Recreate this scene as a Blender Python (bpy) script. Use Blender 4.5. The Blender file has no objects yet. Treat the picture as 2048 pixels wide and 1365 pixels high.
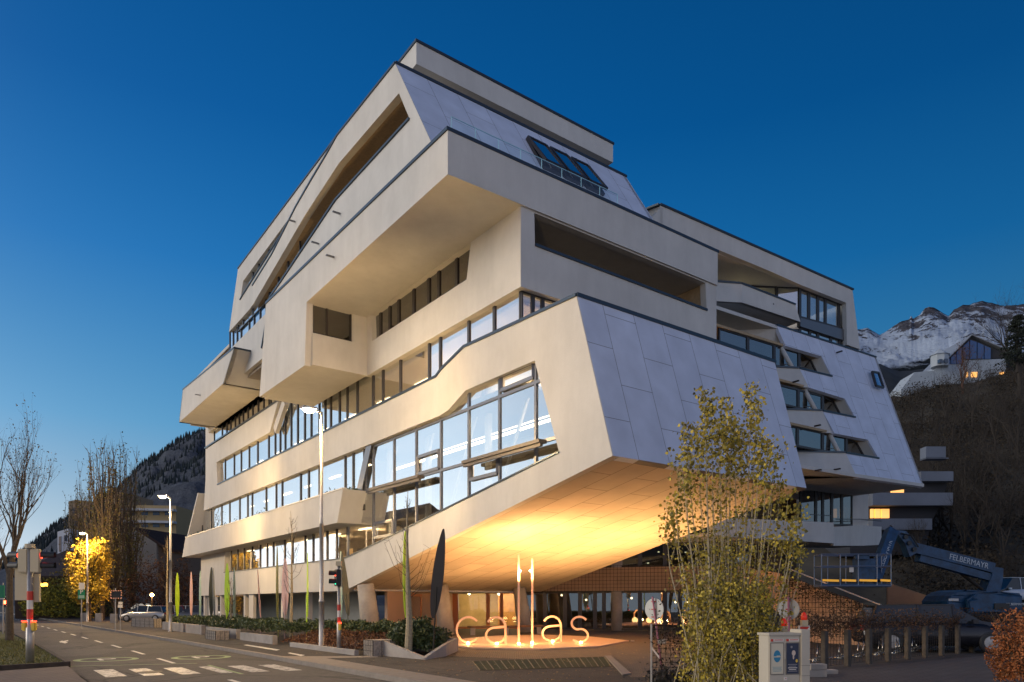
import bpy, bmesh, math, random
from mathutils import Vector, Matrix, geometry, noise
R = math.radians
scene = bpy.context.scene
C = scene.collection
# ------------------------------------------------------------ camera
F = 1452.0; HZ = 1208.0; CH = 1.65
cam_d = bpy.data.cameras.new('camera'); cam = bpy.data.objects.new('camera', cam_d); C.objects.link(cam)
cam.location = (0, 0, CH); cam.rotation_euler = (R(90), 0, 0)
cam_d.sensor_width = 36; cam_d.lens = F/2048*36; cam_d.shift_y = (HZ-682.5)/2048
cam_d.clip_start = .1; cam_d.clip_end = 30000
scene.camera = cam
# ------------------------------------------------------------ world: dusk sky, afterglow low on the left
w = bpy.data.worlds.new('World'); scene.world = w; w.use_nodes = True
nt = w.node_tree; nt.nodes.clear()
def N(t, **k):
    n = nt.nodes.new(t)
    for a_, b_ in k.items(): setattr(n, a_, b_)
    return n
def L(a_, b_): nt.links.new(a_, b_)
def M(op, x, y=None, z=None):
    n = N('ShaderNodeMath', operation=op)
    for i, q in enumerate((x, y, z)):
        if q is None: continue
        if isinstance(q, (int, float)): n.inputs[i].default_value = q
        else: L(q, n.inputs[i])
    return n.outputs[0]
tc = N('ShaderNodeTexCoord'); sep = N('ShaderNodeSeparateXYZ'); L(tc.outputs['Generated'], sep.inputs[0])
X, Y_, Z = sep.outputs
ramp = N('ShaderNodeValToRGB'); L(M('MAXIMUM', Z, 0.0), ramp.inputs[0])
SKY = [(0.0, (.26, .38, .46)), (.10, (.15, .31, .44)), (.22, (.05, .26, .49)), (.40, (.006, .15, .42)), (.54, (.0, .092, .31)), (.72, (.0, .06, .21)), (1.0, (.0, .04, .15))]
cr = ramp.color_ramp
while len(cr.elements) < len(SKY): cr.elements.new(.5)
for e, (p, c) in zip(cr.elements, SKY): e.position = p; e.color = (*c, 1)
# azimuth toward the afterglow
ga = (-.93, .36)
az = M('ADD', M('MULTIPLY', X, ga[0]), M('MULTIPLY', Y_, ga[1]))
azn = M('DIVIDE', az, M('SQRT', M('MAXIMUM', M('SUBTRACT', 1.0, M('MULTIPLY', Z, Z)), .001)))
dim = M('MULTIPLY_ADD', M('MAXIMUM', azn, -.35), .30, .74)
dimc = N('ShaderNodeMix', data_type='RGBA', blend_type='MULTIPLY'); dimc.inputs[0].default_value = 1
L(ramp.outputs[0], dimc.inputs[6])
cmb = N('ShaderNodeCombineXYZ'); L(dim, cmb.inputs[0]); L(dim, cmb.inputs[1]); L(dim, cmb.inputs[2]); L(cmb.outputs[0], dimc.inputs[7])
Zp = M('MAXIMUM', Z, 0.0)
bz = M('ADD', M('MULTIPLY', X, .45), M('MULTIPLY', Y_, -.89))  # unseen glow behind the camera, added to lift the shaded facades
acc = dimc.outputs[2]
for a_in, pw, fall, colr in ((azn, 4.0, -9.0, (1.2, 1.05, .98)), (azn, 26.0, -2.0, (1.25, 1.4, 1.5)), (bz, 2.0, -1.5, (.66, .58, .66))):
    g_ = M('MULTIPLY', M('POWER', M('MAXIMUM', a_in, 0.0), pw), M('POWER', 2.718, M('MULTIPLY', Zp, fall)))
    gl = N('ShaderNodeMix', data_type='RGBA'); L(g_, gl.inputs[0]); gl.clamp_result = False; gl.inputs[6].default_value = (0, 0, 0, 1); gl.inputs[7].default_value = (*colr, 1)
    gc = N('ShaderNodeMix', data_type='RGBA', blend_type='ADD'); gc.inputs[0].default_value = 1
    L(acc, gc.inputs[6]); L(gl.outputs[2], gc.inputs[7]); acc = gc.outputs[2]
bg = N('ShaderNodeBackground'); L(acc, bg.inputs[0]); bg.inputs[1].default_value = 1.0
sky = N('ShaderNodeTexSky', sky_type='NISHITA'); sky.sun_disc = False; sky.sun_elevation = R(-3); sky.sun_rotation = R(-69)
bg2 = N('ShaderNodeBackground'); L(sky.outputs[0], bg2.inputs[0]); bg2.inputs[1].default_value = .05
ad = N('ShaderNodeAddShader'); L(bg.outputs[0], ad.inputs[0]); L(bg2.outputs[0], ad.inputs[1])
wo = N('ShaderNodeOutputWorld'); L(ad.outputs[0], wo.inputs[0])
# afterglow as a broad warm low sun
sd = bpy.data.lights.new('sun', 'SUN'); so = bpy.data.objects.new('sun', sd); C.objects.link(so)
sd.energy = 1.6; sd.angle = R(35); sd.color = (1.0, .86, .70)
so.rotation_euler = Vector((-.90, -.25, .30)).to_track_quat('Z', 'Y').to_euler()
vs = scene.view_settings
vs.view_transform = 'Standard'; vs.look = 'None'; vs.exposure = 0.2; vs.gamma = 1
# ------------------------------------------------------------ materials
def hexl(h):
    return tuple(((int(h[i:i+2], 16)/255)**2.2) for i in (0, 2, 4))
MATS = {}
def mat(name, col, rough=.7, metal=0.0, var=0.0, scale=3.0, bump=0.0, bscale=40.0, col2=None, emit=None, estr=0.0, island=0.0, trans=0.0, spec=None, detail=6.0, streak=0, sscale=(2.2, 2.2, .25)):
    if name in MATS: return MATS[name]
    m = bpy.data.materials.new(name); m.use_nodes = True
    t = m.node_tree; p = t.nodes['Principled BSDF']
    p.inputs['Base Color'].default_value = (*col, 1); p.inputs['Roughness'].default_value = rough; p.inputs['Metallic'].default_value = metal
    if spec is not None: p.inputs['Specular IOR Level'].default_value = spec
    c = t.nodes.new('ShaderNodeTexCoord')
    if var or col2:
        n = t.nodes.new('ShaderNodeTexNoise'); n.inputs['Scale'].default_value = scale; n.inputs['Detail'].default_value = detail; n.inputs['Roughness'].default_value = .65
        t.links.new(c.outputs['Object'], n.inputs[0])
        rr = t.nodes.new('ShaderNodeValToRGB'); t.links.new(n.outputs[0], rr.inputs[0])
        a_ = col2 if col2 else tuple(x*(1-var) for x in col)
        b_ = col if col2 else tuple(min(1, x*(1+var)) for x in col)
        rr.color_ramp.elements[0].position = .3; rr.color_ramp.elements[1].position = .7
        rr.color_ramp.elements[0].color = (*a_, 1); rr.color_ramp.elements[1].color = (*b_, 1)
        t.links.new(rr.outputs[0], p.inputs['Base Color'])
    if island:
        g = t.nodes.new('ShaderNodeNewGeometry'); rr = t.nodes.new('ShaderNodeValToRGB'); t.links.new(g.outputs['Random Per Island'], rr.inputs[0])
        a_ = col2 if col2 else tuple(x*(1-island) for x in col); b_ = col
        rr.color_ramp.elements[0].color = (*a_, 1); rr.color_ramp.elements[1].color = (*b_, 1)
        t.links.new(rr.outputs[0], p.inputs['Base Color'])
    if bump:
        n = t.nodes.new('ShaderNodeTexNoise'); n.inputs['Scale'].default_value = bscale; n.inputs['Detail'].default_value = 4
        t.links.new(c.outputs['Object'], n.inputs[0])
        b_ = t.nodes.new('ShaderNodeBump'); b_.inputs['Strength'].default_value = bump; b_.inputs['Distance'].default_value = .02
        t.links.new(n.outputs[0], b_.inputs['Height']); t.links.new(b_.outputs[0], p.inputs['Normal'])
    if emit is not None:
        p.inputs['Emission Color'].default_value = (*emit, 1); p.inputs['Emission Strength'].default_value = estr
    if streak:
        mp = t.nodes.new('ShaderNodeMapping'); mp.inputs['Scale'].default_value = sscale; t.links.new(c.outputs['Object'], mp.inputs[0])
        n = t.nodes.new('ShaderNodeTexNoise'); n.inputs['Scale'].default_value = 1; n.inputs['Detail'].default_value = 7; n.inputs['Roughness'].default_value = .7; t.links.new(mp.outputs[0], n.inputs[0])
        rr = t.nodes.new('ShaderNodeValToRGB'); rr.color_ramp.elements[0].position = .33; rr.color_ramp.elements[1].position = .6; rr.color_ramp.elements[0].color = (1-streak,)*3+(1,); t.links.new(n.outputs[0], rr.inputs[0])
        mx = t.nodes.new('ShaderNodeMix'); mx.data_type = 'RGBA'; mx.blend_type = 'MULTIPLY'; mx.inputs[0].default_value = 1
        src = p.inputs['Base Color'].links[0].from_socket if p.inputs['Base Color'].links else None
        if src: t.links.new(src, mx.inputs[6])
        else: mx.inputs[6].default_value = (*col, 1)
        t.links.new(rr.outputs[0], mx.inputs[7]); t.links.new(mx.outputs[2], p.inputs['Base Color'])
    if trans: p.inputs['Transmission Weight'].default_value = trans
    MATS[name] = m
    return m
def glass(name, refl, tint, rough=.0, blend=.5):
    m = bpy.data.materials.new(name); m.use_nodes = True; t = m.node_tree; t.nodes.clear()
    o = t.nodes.new('ShaderNodeOutputMaterial'); mx = t.nodes.new('ShaderNodeMixShader')
    gl_ = t.nodes.new('ShaderNodeBsdfGlossy'); gl_.inputs['Roughness'].default_value = rough; gl_.inputs['Color'].default_value = (1, 1, 1, 1)
    tr = t.nodes.new('ShaderNodeBsdfTransparent'); tr.inputs['Color'].default_value = (*tint, 1)
    fr = t.nodes.new('ShaderNodeFresnel'); fr.inputs['IOR'].default_value = 1.5
    ma = t.nodes.new('ShaderNodeMath'); ma.operation = 'MULTIPLY_ADD'; t.links.new(fr.outputs[0], ma.inputs[0]); ma.inputs[1].default_value = 1.4; ma.inputs[2].default_value = refl; ma.use_clamp = True; gm = t.nodes.new('ShaderNodeNewGeometry'); mb = t.nodes.new('ShaderNodeMath'); mb.operation = 'SUBTRACT'; mb.inputs[0].default_value = 1; t.links.new(gm.outputs['Backfacing'], mb.inputs[1]); mc = t.nodes.new('ShaderNodeMath'); mc.operation = 'MULTIPLY'; t.links.new(ma.outputs[0], mc.inputs[0]); t.links.new(mb.outputs[0], mc.inputs[1])
    # slight waviness of real panes
    c = t.nodes.new('ShaderNodeTexCoord'); n = t.nodes.new('ShaderNodeTexNoise'); n.inputs['Scale'].default_value = .5; t.links.new(c.outputs['Object'], n.inputs[0])
    b_ = t.nodes.new('ShaderNodeBump'); b_.inputs['Strength'].default_value = .15; b_.inputs['Distance'].default_value = .02; t.links.new(n.outputs[0], b_.inputs['Height']); t.links.new(b_.outputs[0], gl_.inputs['Normal'])
    t.links.new(mc.outputs[0], mx.inputs[0]); t.links.new(tr.outputs[0], mx.inputs[1]); t.links.new(gl_.outputs[0], mx.inputs[2]); t.links.new(mx.outputs[0], o.inputs[0])
    return m
def brickmat(name, c1, c2, mortar, bw, bh, ms, rough=.6, uv=False, offset=.5, swap=False, bump=.4, bias=0.0):
    m = bpy.data.materials.new(name); m.use_nodes = True; t = m.node_tree; p = t.nodes['Principled BSDF']; p.inputs['Roughness'].default_value = rough
    c = t.nodes.new('ShaderNodeTexCoord'); mp = t.nodes.new('ShaderNodeMapping')
    t.links.new(c.outputs['UV' if uv else 'Object'], mp.inputs[0])
    if swap: mp.inputs['Rotation'].default_value = (0, 0, R(90))
    b = t.nodes.new('ShaderNodeTexBrick'); t.links.new(mp.outputs[0], b.inputs[0])
    b.inputs['Color1'].default_value = (*c1, 1); b.inputs['Color2'].default_value = (*c2, 1); b.inputs['Mortar'].default_value = (*mortar, 1)
    b.inputs['Scale'].default_value = 1; b.inputs['Brick Width'].default_value = bw; b.inputs['Row Height'].default_value = bh; b.inputs['Mortar Size'].default_value = ms; b.inputs['Mortar Smooth'].default_value = .1; b.inputs['Bias'].default_value = bias
    b.offset = offset
    n = t.nodes.new('ShaderNodeTexNoise'); n.inputs['Scale'].default_value = 1.1; n.inputs['Detail'].default_value = 8; t.links.new(c.outputs['Object'], n.inputs[0])
    mx = t.nodes.new('ShaderNodeMix'); mx.data_type = 'RGBA'; mx.blend_type = 'MULTIPLY'; mx.inputs[0].default_value = .35
    t.links.new(b.outputs[0], mx.inputs[6]); t.links.new(n.outputs[0], mx.inputs[7]); 
    t.links.new(mx.outputs[2], p.inputs['Base Color'])
    if bump:
        bb = t.nodes.new('ShaderNodeBump'); bb.invert = True; bb.inputs['Strength'].default_value = bump; bb.inputs['Distance'].default_value = .02
        t.links.new(b.outputs['Fac'], bb.inputs['Height']); t.links.new(bb.outputs[0], p.inputs['Normal'])
    return m
STUCCO = mat('stucco', (.60, .575, .53), .9, var=.10, scale=.35, bump=.4, bscale=50, streak=.07, sscale=(1.6, 1.6, .3), detail=12)
PANEL = brickmat('cladding_panels', (.74, .77, .88), (.80, .83, .94), (.16, .14, .14), 2.6, 1.42, .009, .55, uv=True, swap=True, bump=.2)
CAP = mat('coping_metal', (.05, .065, .08), .35, .8)
FRAME = mat('window_frame', (.045, .04, .04), .4, .3)
FRAMEG = mat('mullion_grey', (.16, .16, .17), .35, .6)
GLASS = glass('window_glass', .38, (.80, .84, .86))
GLASSD = glass('dark_glass', .16, (.35, .38, .40))
GLASSC = glass('clear_glass', .02, (.95, 1, 1))
CONC = mat('concrete', (.36, .32, .28), .85, var=.2, scale=1.5, bump=.3, bscale=20)
INWALL = mat('inner_wall', (.62, .55, .46), .9)
INCEIL = mat('inner_ceiling', (.78, .70, .60), .9)
INFLOOR = mat('inner_floor', (.2, .17, .14), .7)
DARKIN = mat('dark_interior', (.05, .045, .04), .9)
LIT = mat('light_strip', (1, .9, .7), .5, emit=(1, .72, .42), estr=9)
CURTAIN = mat('white_blind', (.75, .72, .66), .9)
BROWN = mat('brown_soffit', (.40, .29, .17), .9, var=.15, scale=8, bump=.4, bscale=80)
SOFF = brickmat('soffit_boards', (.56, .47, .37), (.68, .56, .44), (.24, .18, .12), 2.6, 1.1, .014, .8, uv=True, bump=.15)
# ------------------------------------------------------------ geometry helpers
A_ = Vector((-.5954, .8034, 0)); B_ = Vector((.8034, .5954, 0)); UP = Vector((0, 0, 1))
CAM = Vector((0, 0, CH))
def W(u, v, z): return A_*u + B_*v + UP*z
def ray(px, py): return Vector(((px-1024)/F, 1, (HZ-py)/F))
def hit(px, py, p0, n):
    d = ray(px, py); return CAM + d*((Vector(p0)-CAM).dot(n)/d.dot(n))
def HA(px, py, v): return hit(px, py, B_*v, B_)
def HB(px, py, u): return hit(px, py, A_*u, A_)
def HD(px, py, Y): return CAM + ray(px, py)*Y
def G(px, py, z=0): 
    d = ray(px, py); return CAM + d*((z-CH)/d.z)
def UV(p): return p.dot(A_), p.dot(B_)
def new_obj(name, bm, m, parent=None, smooth=False):
    me = bpy.data.meshes.new(name); bm.to_mesh(me); bm.free()
    if isinstance(m, (list, tuple)):
        for q in m: me.materials.append(q)
    else: me.materials.append(m)
    if smooth:
        for p in me.polygons: p.use_smooth = True
    o = bpy.data.objects.new(name, me); C.objects.link(o)
    if parent is not None: o.parent = parent
    return o
def B0(): return bmesh.new()
def tag(o, label, cat, group=None, kind=None):
    if label: o['label'] = label
    if cat: o['category'] = cat
    if group: o['group'] = group
    if kind: o['kind'] = kind
    return o
def empty(name, label, cat, loc=(0, 0, 0), group=None):
    o = bpy.data.objects.new(name, None); C.objects.link(o); o.location = loc; o.empty_display_size = .3
    return tag(o, label, cat, group)
def struct(name, bm, m, **k):
    o = new_obj(name, bm, m, **k); o['kind'] = 'structure'; return o
def box(bm, c, ax, ay, az):
    c = Vector(c); vs_ = [bm.verts.new(c + ax*i + ay*j + az*k) for i in (-1, 1) for j in (-1, 1) for k in (-1, 1)]
    for f in ((0, 1, 3, 2), (4, 6, 7, 5), (0, 4, 5, 1), (2, 3, 7, 6), (0, 2, 6, 4), (1, 5, 7, 3)):
        bm.faces.new([vs_[i] for i in f])
def abox(bm, x0, x1, y0, y1, z0, z1):
    box(bm, ((x0+x1)/2, (y0+y1)/2, (z0+z1)/2), Vector(((x1-x0)/2, 0, 0)), Vector((0, (y1-y0)/2, 0)), Vector((0, 0, (z1-z0)/2)))
def ubox(bm, u0, u1, v0, v1, z0, z1):
    box(bm, W((u0+u1)/2, (v0+v1)/2, (z0+z1)/2), A_*((u1-u0)/2), B_*((v1-v0)/2), UP*((z1-z0)/2))
def beam(bm, p, q, w, h, up=UP, off=None):
    p = Vector(p); q = Vector(q); d = (q-p); l = d.length
    if l < 1e-4: return
    d.normalize(); s = d.cross(up)
    if s.length < 1e-3: s = d.cross(Vector((1, 0, 0)))
    s.normalize(); t = s.cross(d).normalized()
    c = (p+q)/2
    if off is not None: c = c+off
    box(bm, c, d*(l/2), s*(w/2), t*(h/2))
def tube(bm, pts, rads, n=8, cap=True, aspect=None):
    pts = [Vector(p) for p in pts]; rings = []
    if not isinstance(rads, (list, tuple)): rads = [rads]*len(pts)
    prev = None
    for i, p in enumerate(pts):
        d = (pts[min(i+1, len(pts)-1)] - pts[max(i-1, 0)]).normalized()
        if prev is None:
            s = d.cross(UP); s = s if s.length > .05 else d.cross(Vector((1, 0, 0)))
        else: s = prev - d*prev.dot(d)
        s.normalize(); prev = s; t = d.cross(s)
        rings.append([bm.verts.new(p + (s*math.cos(2*math.pi*k/n)+t*math.sin(2*math.pi*k/n))*rads[i]) for k in range(n)])
    for a, b in zip(rings, rings[1:]):
        for k in range(n): bm.faces.new((a[k], a[(k+1) % n], b[(k+1) % n], b[k]))
    if cap and n > 2:
        bm.faces.new(rings[0][::-1]); bm.faces.new(rings[-1])
def lathe(bm, base, prof, n=16, axis=UP):
    axis = Vector(axis).normalized(); s = axis.cross(Vector((0, 1, 0)));
    if s.length < .05: s = axis.cross(Vector((1, 0, 0)))
    s.normalize(); t = axis.cross(s); base = Vector(base); rings = []
    for r, z in prof: rings.append([bm.verts.new(base + axis*z + (s*math.cos(2*math.pi*k/n)+t*math.sin(2*math.pi*k/n))*max(r, .001)) for k in range(n)])
    for a, b in zip(rings, rings[1:]):
        for k in range(n): bm.faces.new((a[k], a[(k+1) % n], b[(k+1) % n], b[k]))
    bm.faces.new(rings[0][::-1]); bm.faces.new(rings[-1])
def prism(bm, loop, ext, holes=()):
    """planar polygon (3D) with holes extruded by vector ext"""
    loops = [[Vector(p) for p in loop]] + [[Vector(p) for p in h] for h in holes]
    tris = geometry.tessellate_polygon(loops); flat = [p for l in loops for p in l]
    ext = Vector(ext)
    f = [bm.verts.new(p) for p in flat]; k = [bm.verts.new(p+ext) for p in flat]
    for t in tris:
        try: bm.faces.new([f[i] for i in t]); bm.faces.new([k[i] for i in reversed(t)])
        except ValueError: pass
    o = 0
    for l in loops:
        n = len(l)
        for i in range(n):
            j = (i+1) % n
            bm.faces.new((f[o+i], f[o+j], k[o+j], k[o+i]))
        o += n
def fix(bm): bmesh.ops.recalc_face_normals(bm, faces=bm.faces[:]); return bm
def uvmap(o, du, dv, org):
    me = o.data; lay = me.uv_layers.new(name='UVMap'); du = Vector(du); dv = Vector(dv); org = Vector(org)
    for lp in me.loops:
        p = me.vertices[lp.vertex_index].co - org; lay.data[lp.index].uv = (p.dot(du), p.dot(dv))
def edgeslab(bm, pts, inward, depth, thick):
    for p, q in zip(pts, pts[1:]):
        prism(bm, [p, q, q+inward*depth, p+inward*depth], UP*thick)
def text_obj(s, size, m, mtx, parent=None, name='lettering', extrude=.004, align='CENTER', label=None, cat=None):
    cu = bpy.data.curves.new('t', 'FONT'); cu.body = s; cu.size = size; cu.extrude = extrude; cu.align_x = align; cu.align_y = 'CENTER'
    ob = bpy.data.objects.new('t', cu); C.objects.link(ob)
    dg = bpy.context.evaluated_depsgraph_get(); me = bpy.data.meshes.new_from_object(ob.evaluated_get(dg))
    bpy.data.objects.remove(ob); me.materials.clear(); me.materials.append(m); me.transform(mtx)
    o = bpy.data.objects.new(name, me); C.objects.link(o)
    if parent is not None: o.parent = parent
    return o
def frame_m(org, dx, dy):
    dx = Vector(dx).normalized(); dy = Vector(dy); dy = (dy-dx*dy.dot(dx)).normalized(); dz = dx.cross(dy)
    m = Matrix((dx, dy, dz)).transposed().to_4x4(); m.translation = Vector(org); return m
# polygons clipped in z
def clipz(poly, z, keep_above):
    out = []
    for i in range(len(poly)):
        a, b = poly[i], poly[(i+1) % len(poly)]
        ia = (a.z >= z) == keep_above; ib = (b.z >= z) == keep_above
        if ia: out.append(a)
        if ia != ib and abs(b.z-a.z) > 1e-9: out.append(a + (b-a)*((z-a.z)/(b.z-a.z)))
    return out
# ============================================================ OFFICE BUILDING
bld = empty('office_building', 'large cream office block with jutting cantilevers, slanted panel cladding and ribbon windows', 'building', W(30, 15.3, 0))
_bl = bld.location.copy()
def part(name, bm, m, parent=None, smooth=False):
    fix(bm); 
    me_o = new_obj(name, bm, m, None, smooth)
    par = parent if parent is not None else bld
    me_o.parent = par
    if par is bld: me_o.matrix_parent_inverse = Matrix.Translation(-_bl)
    return me_o
V0 = 15.3
def pl(lst, f): return [f(x, y) for x, y in lst]
def fA(v): return lambda x, y: HA(x, y, v)
def s_y(x, s): return HZ - s*(x+52)
# --- main street facade
loop = [(402, 1192), (694, 1182), (697, 1178), (1225, 912), (1153, 593), (941.5, 690), (928, 696), (881.7, 742), (872, 755.6), (435, 971), (433, 925), (539.6, 865), (556, 803),
        (415, 897), (409.6, 984), (407, 1022), (746, 886), (881.5, 830.8), (897, 820), (930.8, 781.5), (1069, 721.5), (1118.5, 906), (727.7, 1100), (688.8, 1117.6), (448, 1146), (451, 1099), (402, 1108)]
bm = B0(); prism(bm, pl(loop, fA(V0)), B_*.28); part('facade_wall', bm, STUCCO)
# copings and sills
bm = B0()
def caps(bm, pts, f, w=.34, h=.10, inward=B_, off=.05):
    P = pl(pts, f)
    for p, q in zip(P, P[1:]): beam(bm, p, q, w, h, off=inward*(w/2-off)+UP*(h/2))
caps(bm, [(1153, 593), (941.5, 690), (928, 696), (881.7, 742), (872, 755.6), (435, 971)], fA(V0))
caps(bm, [(409.6, 894+4), (556, 803)], fA(V0))
caps(bm, [(1118.5, 906), (727.7, 1100), (688.8, 1117.6), (448, 1146)], fA(V0), h=.05)
part('coping', bm, CAP)
# --- upper block (third floor), street side, with recessed-window opening
bm = B0()
ZB, ZS, ZT = 12.70, 15.51, 16.93           # underside of block, soffit of cantilever, top of cantilever
u1 = 20.14
blk = [W(u1, V0, ZB), W(32.6, V0, ZB), W(32.6, V0, ZS), W(u1, V0, ZS)]
hole = pl([(742, 626), (941.5, 483), (933, 559.7), (744, 682.5)], fA(V0))
for p in hole: p.z = min(p.z, ZS-.03)
prism(bm, blk, B_*.28, [hole])
# facade towards the square with loggia opening
vr = UV(HB(1433, 600, u1))[1]
outer = [W(u1, V0+.28, ZB), W(u1, V0+.28, ZS), W(u1, vr, ZS), W(u1, vr, ZB-3.6), W(u1, V0+3.2, ZB-3.6), W(u1, V0+3.2, ZB)]
hol = pl([(1068.5, 413.6), (1411, 556.8), (1413.5, 622), (1069.8, 492)], lambda x, y: HB(x, y, u1))
for p in hol: p.z = min(p.z, ZS-.05)
prism(bm, outer, A_*.3, [hol]); part('facade_wall', bm, STUCCO)
bm = B0()
for p, q in ((hol[3], hol[2]),): beam(bm, p, q, .36, .09, off=A_*.12+UP*.03)
part('coping', bm, CAP)
bm = B0(); v_a, v_b = UV(hol[0])[1], UV(hol[2])[1]
ubox(bm, u1+2.6, u1+2.8, v_a-.5, v_b+.5, 12.9, ZS-.02)      # back wall
ubox(bm, u1+.3, u1+2.6, v_a-.3, v_a-.02, 12.9, ZS-.02); ubox(bm, u1+.3, u1+2.6, v_b+.02, v_b+.3, 12.9, ZS-.02)
ubox(bm, u1+.3, u1+2.6, v_a-.3, v_b+.3, 12.75, 12.9)
part('loggia', bm, BROWN)
# underside of the block (reveal above the ribbon)
bm = B0(); ubox(bm, u1+.3, 62, V0+.285, 26, ZB-.001, ZB+.2); part('floor_slab', bm, STUCCO)
# --- cantilever
VC = 12.28; uc = 20.05
bm = B0()
fl = pl([(895, 246), (895.5, 338), (613, 596), (609.5, 731), (519, 794), (532, 609)], fA(VC))
fl[0] = W(uc, VC, ZT); fl[1] = W(uc, VC, ZS)
uD = UV(fl[2])[0]; fl[2].z = ZS
prism(bm, fl, B_*.3)
ubox(bm, uc, uc+.3, VC+.3, 26, ZS, ZT)
ubox(bm, uc+.3, 40, 25.7, 26, ZS, ZT)
ubox(bm, uc+.3, uD, VC+.3, 26, ZS+.002, ZS+.4)
ue = UV(fl[4])[0]
# drop box
sw = [W(uD, VC+.3, ZB), W(uD, V0, ZB), W(uD, V0, ZS), W(uD, VC+.3, ZS)]
hw = pl([(625, 602), (705, 620), (705, 683), (625, 667)], lambda x, y: HB(x, y, uD))
hv0, hv1 = UV(hw[0])[1], UV(hw[1])[1]; hz0, hz1 = (hw[2].z+hw[3].z)/2, (hw[0].z+hw[1].z)/2
ubox(bm, uD, uD+.25, VC+.3, hv0, ZB, ZS); ubox(bm, uD, uD+.25, hv1, V0+.001, ZB, ZS); ubox(bm, uD, uD+.25, hv0, hv1, ZB, hz0); ubox(bm, uD, uD+.25, hv0, hv1, hz1, ZS)
hw = [W(uD, hv0, hz1), W(uD, hv1, hz1), W(uD, hv1, hz0), W(uD, hv0, hz0)]
print('BX', [tuple(round(c, 2) for c in (*UV(p), p.z)) for p in pl([(365.6, 780.7), (468, 697.6), (447, 767), (358, 845.5)], fA(12.6))]); print('HW', hv0, hv1, hz0, hz1, 'uD', uD, 'ue', ue, 'fl', [tuple(round(c, 2) for c in (*UV(p), p.z)) for p in fl])
ubox(bm, uD+.25, ue+.1, VC+.3, V0, ZB+.002, ZB+.3)
prism(bm, [W(ue-1.1, VC+.3, ZT-.4), W(ue-.2, VC+.3, ZB+.3), W(ue-.2, V0+6, ZB+.3), W(ue-1.1, V0+6, ZT-.4)], A_*.25)
part('cantilever', bm, STUCCO)
bm = B0()
beam(bm, fl[0]-A_*.03, fl[5], .36, .11, off=B_*.13+UP*.055); beam(bm, W(uc+.15, VC, ZT), W(uc+.15, 26.05, ZT), .36, .11, off=UP*.056)
part('coping', bm, CAP)
# wet-paint-thin drain spouts
for x, y, v in ((668, 515, VC), (590, 444+0, 13.2), (680, 428, 13.2), (637, 488, 13.2), (401, 791, 12.6)):
    bm = B0(); p = HA(x, y, v); beam(bm, p-B_*.35, p, .1, .05); part('drain_spout', bm, FRAMEG)
# --- balcony box on the left
VB = 12.6
bx = pl([(365.6, 780.7), (468, 697.6), (447, 767), (358, 845.5)], fA(VB)); bx[2].z = bx[3].z = ZS
side = hit(523, 706, bx[1], (B_*1.0+Vector()).cross(UP)); 
bm = B0(); prism(bm, bx, B_*.25)
prism(bm, [bx[1], bx[2], bx[2]+B_*4.2, bx[1]+B_*4.2], A_*.25)
prism(bm, [bx[0], bx[3], bx[3]+B_*2.7, bx[0]+B_*2.7], -A_*.25)
prism(bm, [bx[2]+A_*.01+B_*.25, bx[3]-A_*.01+B_*.25, bx[3]-A_*.01+B_*4.2, bx[2]+A_*.01+B_*4.2], UP*.3)
part('balcony', bm, STUCCO)
bm = B0(); beam(bm, bx[0], bx[1], .3, .1, off=B_*.12+UP*.05); beam(bm, bx[1], bx[1]+B_*4.2, .3, .1, off=A_*.12+UP*.055); part('coping', bm, CAP)
# --- upper street volume with long tapering loggia
VU = 13.2
c_out = [(790.6, 127.7), (674.5, 272.8), (652.8, 311.5), (623.8, 360), (592, 415), (544, 510), (505, 572.6), (505, 611), (609.3, 432), (677, 328), (797.8, 186.7), (819.6, 239), (672, 401), (558.5, 570), (541.5, 594), (524, 625)]
P = pl(c_out, fA(VU)); zb = 16.2
top = P[0]; low = HA(855.9, 270.3, VU)
k = (low-top); lowb = top + k*((zb-top.z)/k.z)
P[-1].z = zb; P += [lowb]
bm = B0(); prism(bm, P, B_*.3); part('facade_wall', bm, STUCCO)
bm = B0()
for i in (7, 8, 9):
    p, q = P[i], P[i+1]; prism(bm, [p, q, q+UP*.35, p+UP*.35], B_*3.6) if False else prism(bm, [p+B_*.3, q+B_*.3, q+B_*3.9, p+B_*3.9], UP*.3)
for i in (11, 12, 13):
    p, q = P[i], P[i+1]; prism(bm, [p+B_*.3-UP*.3, q+B_*.3-UP*.3, q+B_*3.9-UP*.3, p+B_*3.9-UP*.3], UP*.2)
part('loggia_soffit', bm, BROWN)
bm = B0(); 
for p, q in zip(P[0:7], P[1:7]): beam(bm, p, q, .34, .08, off=B_*.12+UP*.04)
for p, q in zip(P[11:15], P[12:16]): beam(bm, p, q, .34, .08, off=B_*.1+UP*.02)
part('coping', bm, CAP)
# glazed back wall of loggia
bm = B0(); ubox(bm, 26.6, 52, VU+3.95, VU+4.1, 15.8, 22.5); part('loggia_back_wall', bm, BROWN)
# rear-left volume
VL = 13.5
lo = [(700, 245), (674.5, 273.5), (476, 538.7), (458, 664.5), (500, 618), (560, 520), (660, 350)]
ho = [(486, 563), (589, 422), (560, 474), (480.5, 600)]
PL_ = pl(lo, fA(VL)); bm = B0(); prism(bm, PL_, B_*.3, [pl(ho, fA(VL))]); part('facade_wall', bm, STUCCO)
bm = B0(); beam(bm, PL_[1], PL_[2], .34, .08, off=B_*.12+UP*.04); part('coping', bm, CAP)
bm = B0(); h2 = pl(ho, fA(VL)); beam(bm, h2[3], h2[2], .34, .05, off=B_*.1); part('coping', bm, CAP)
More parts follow.
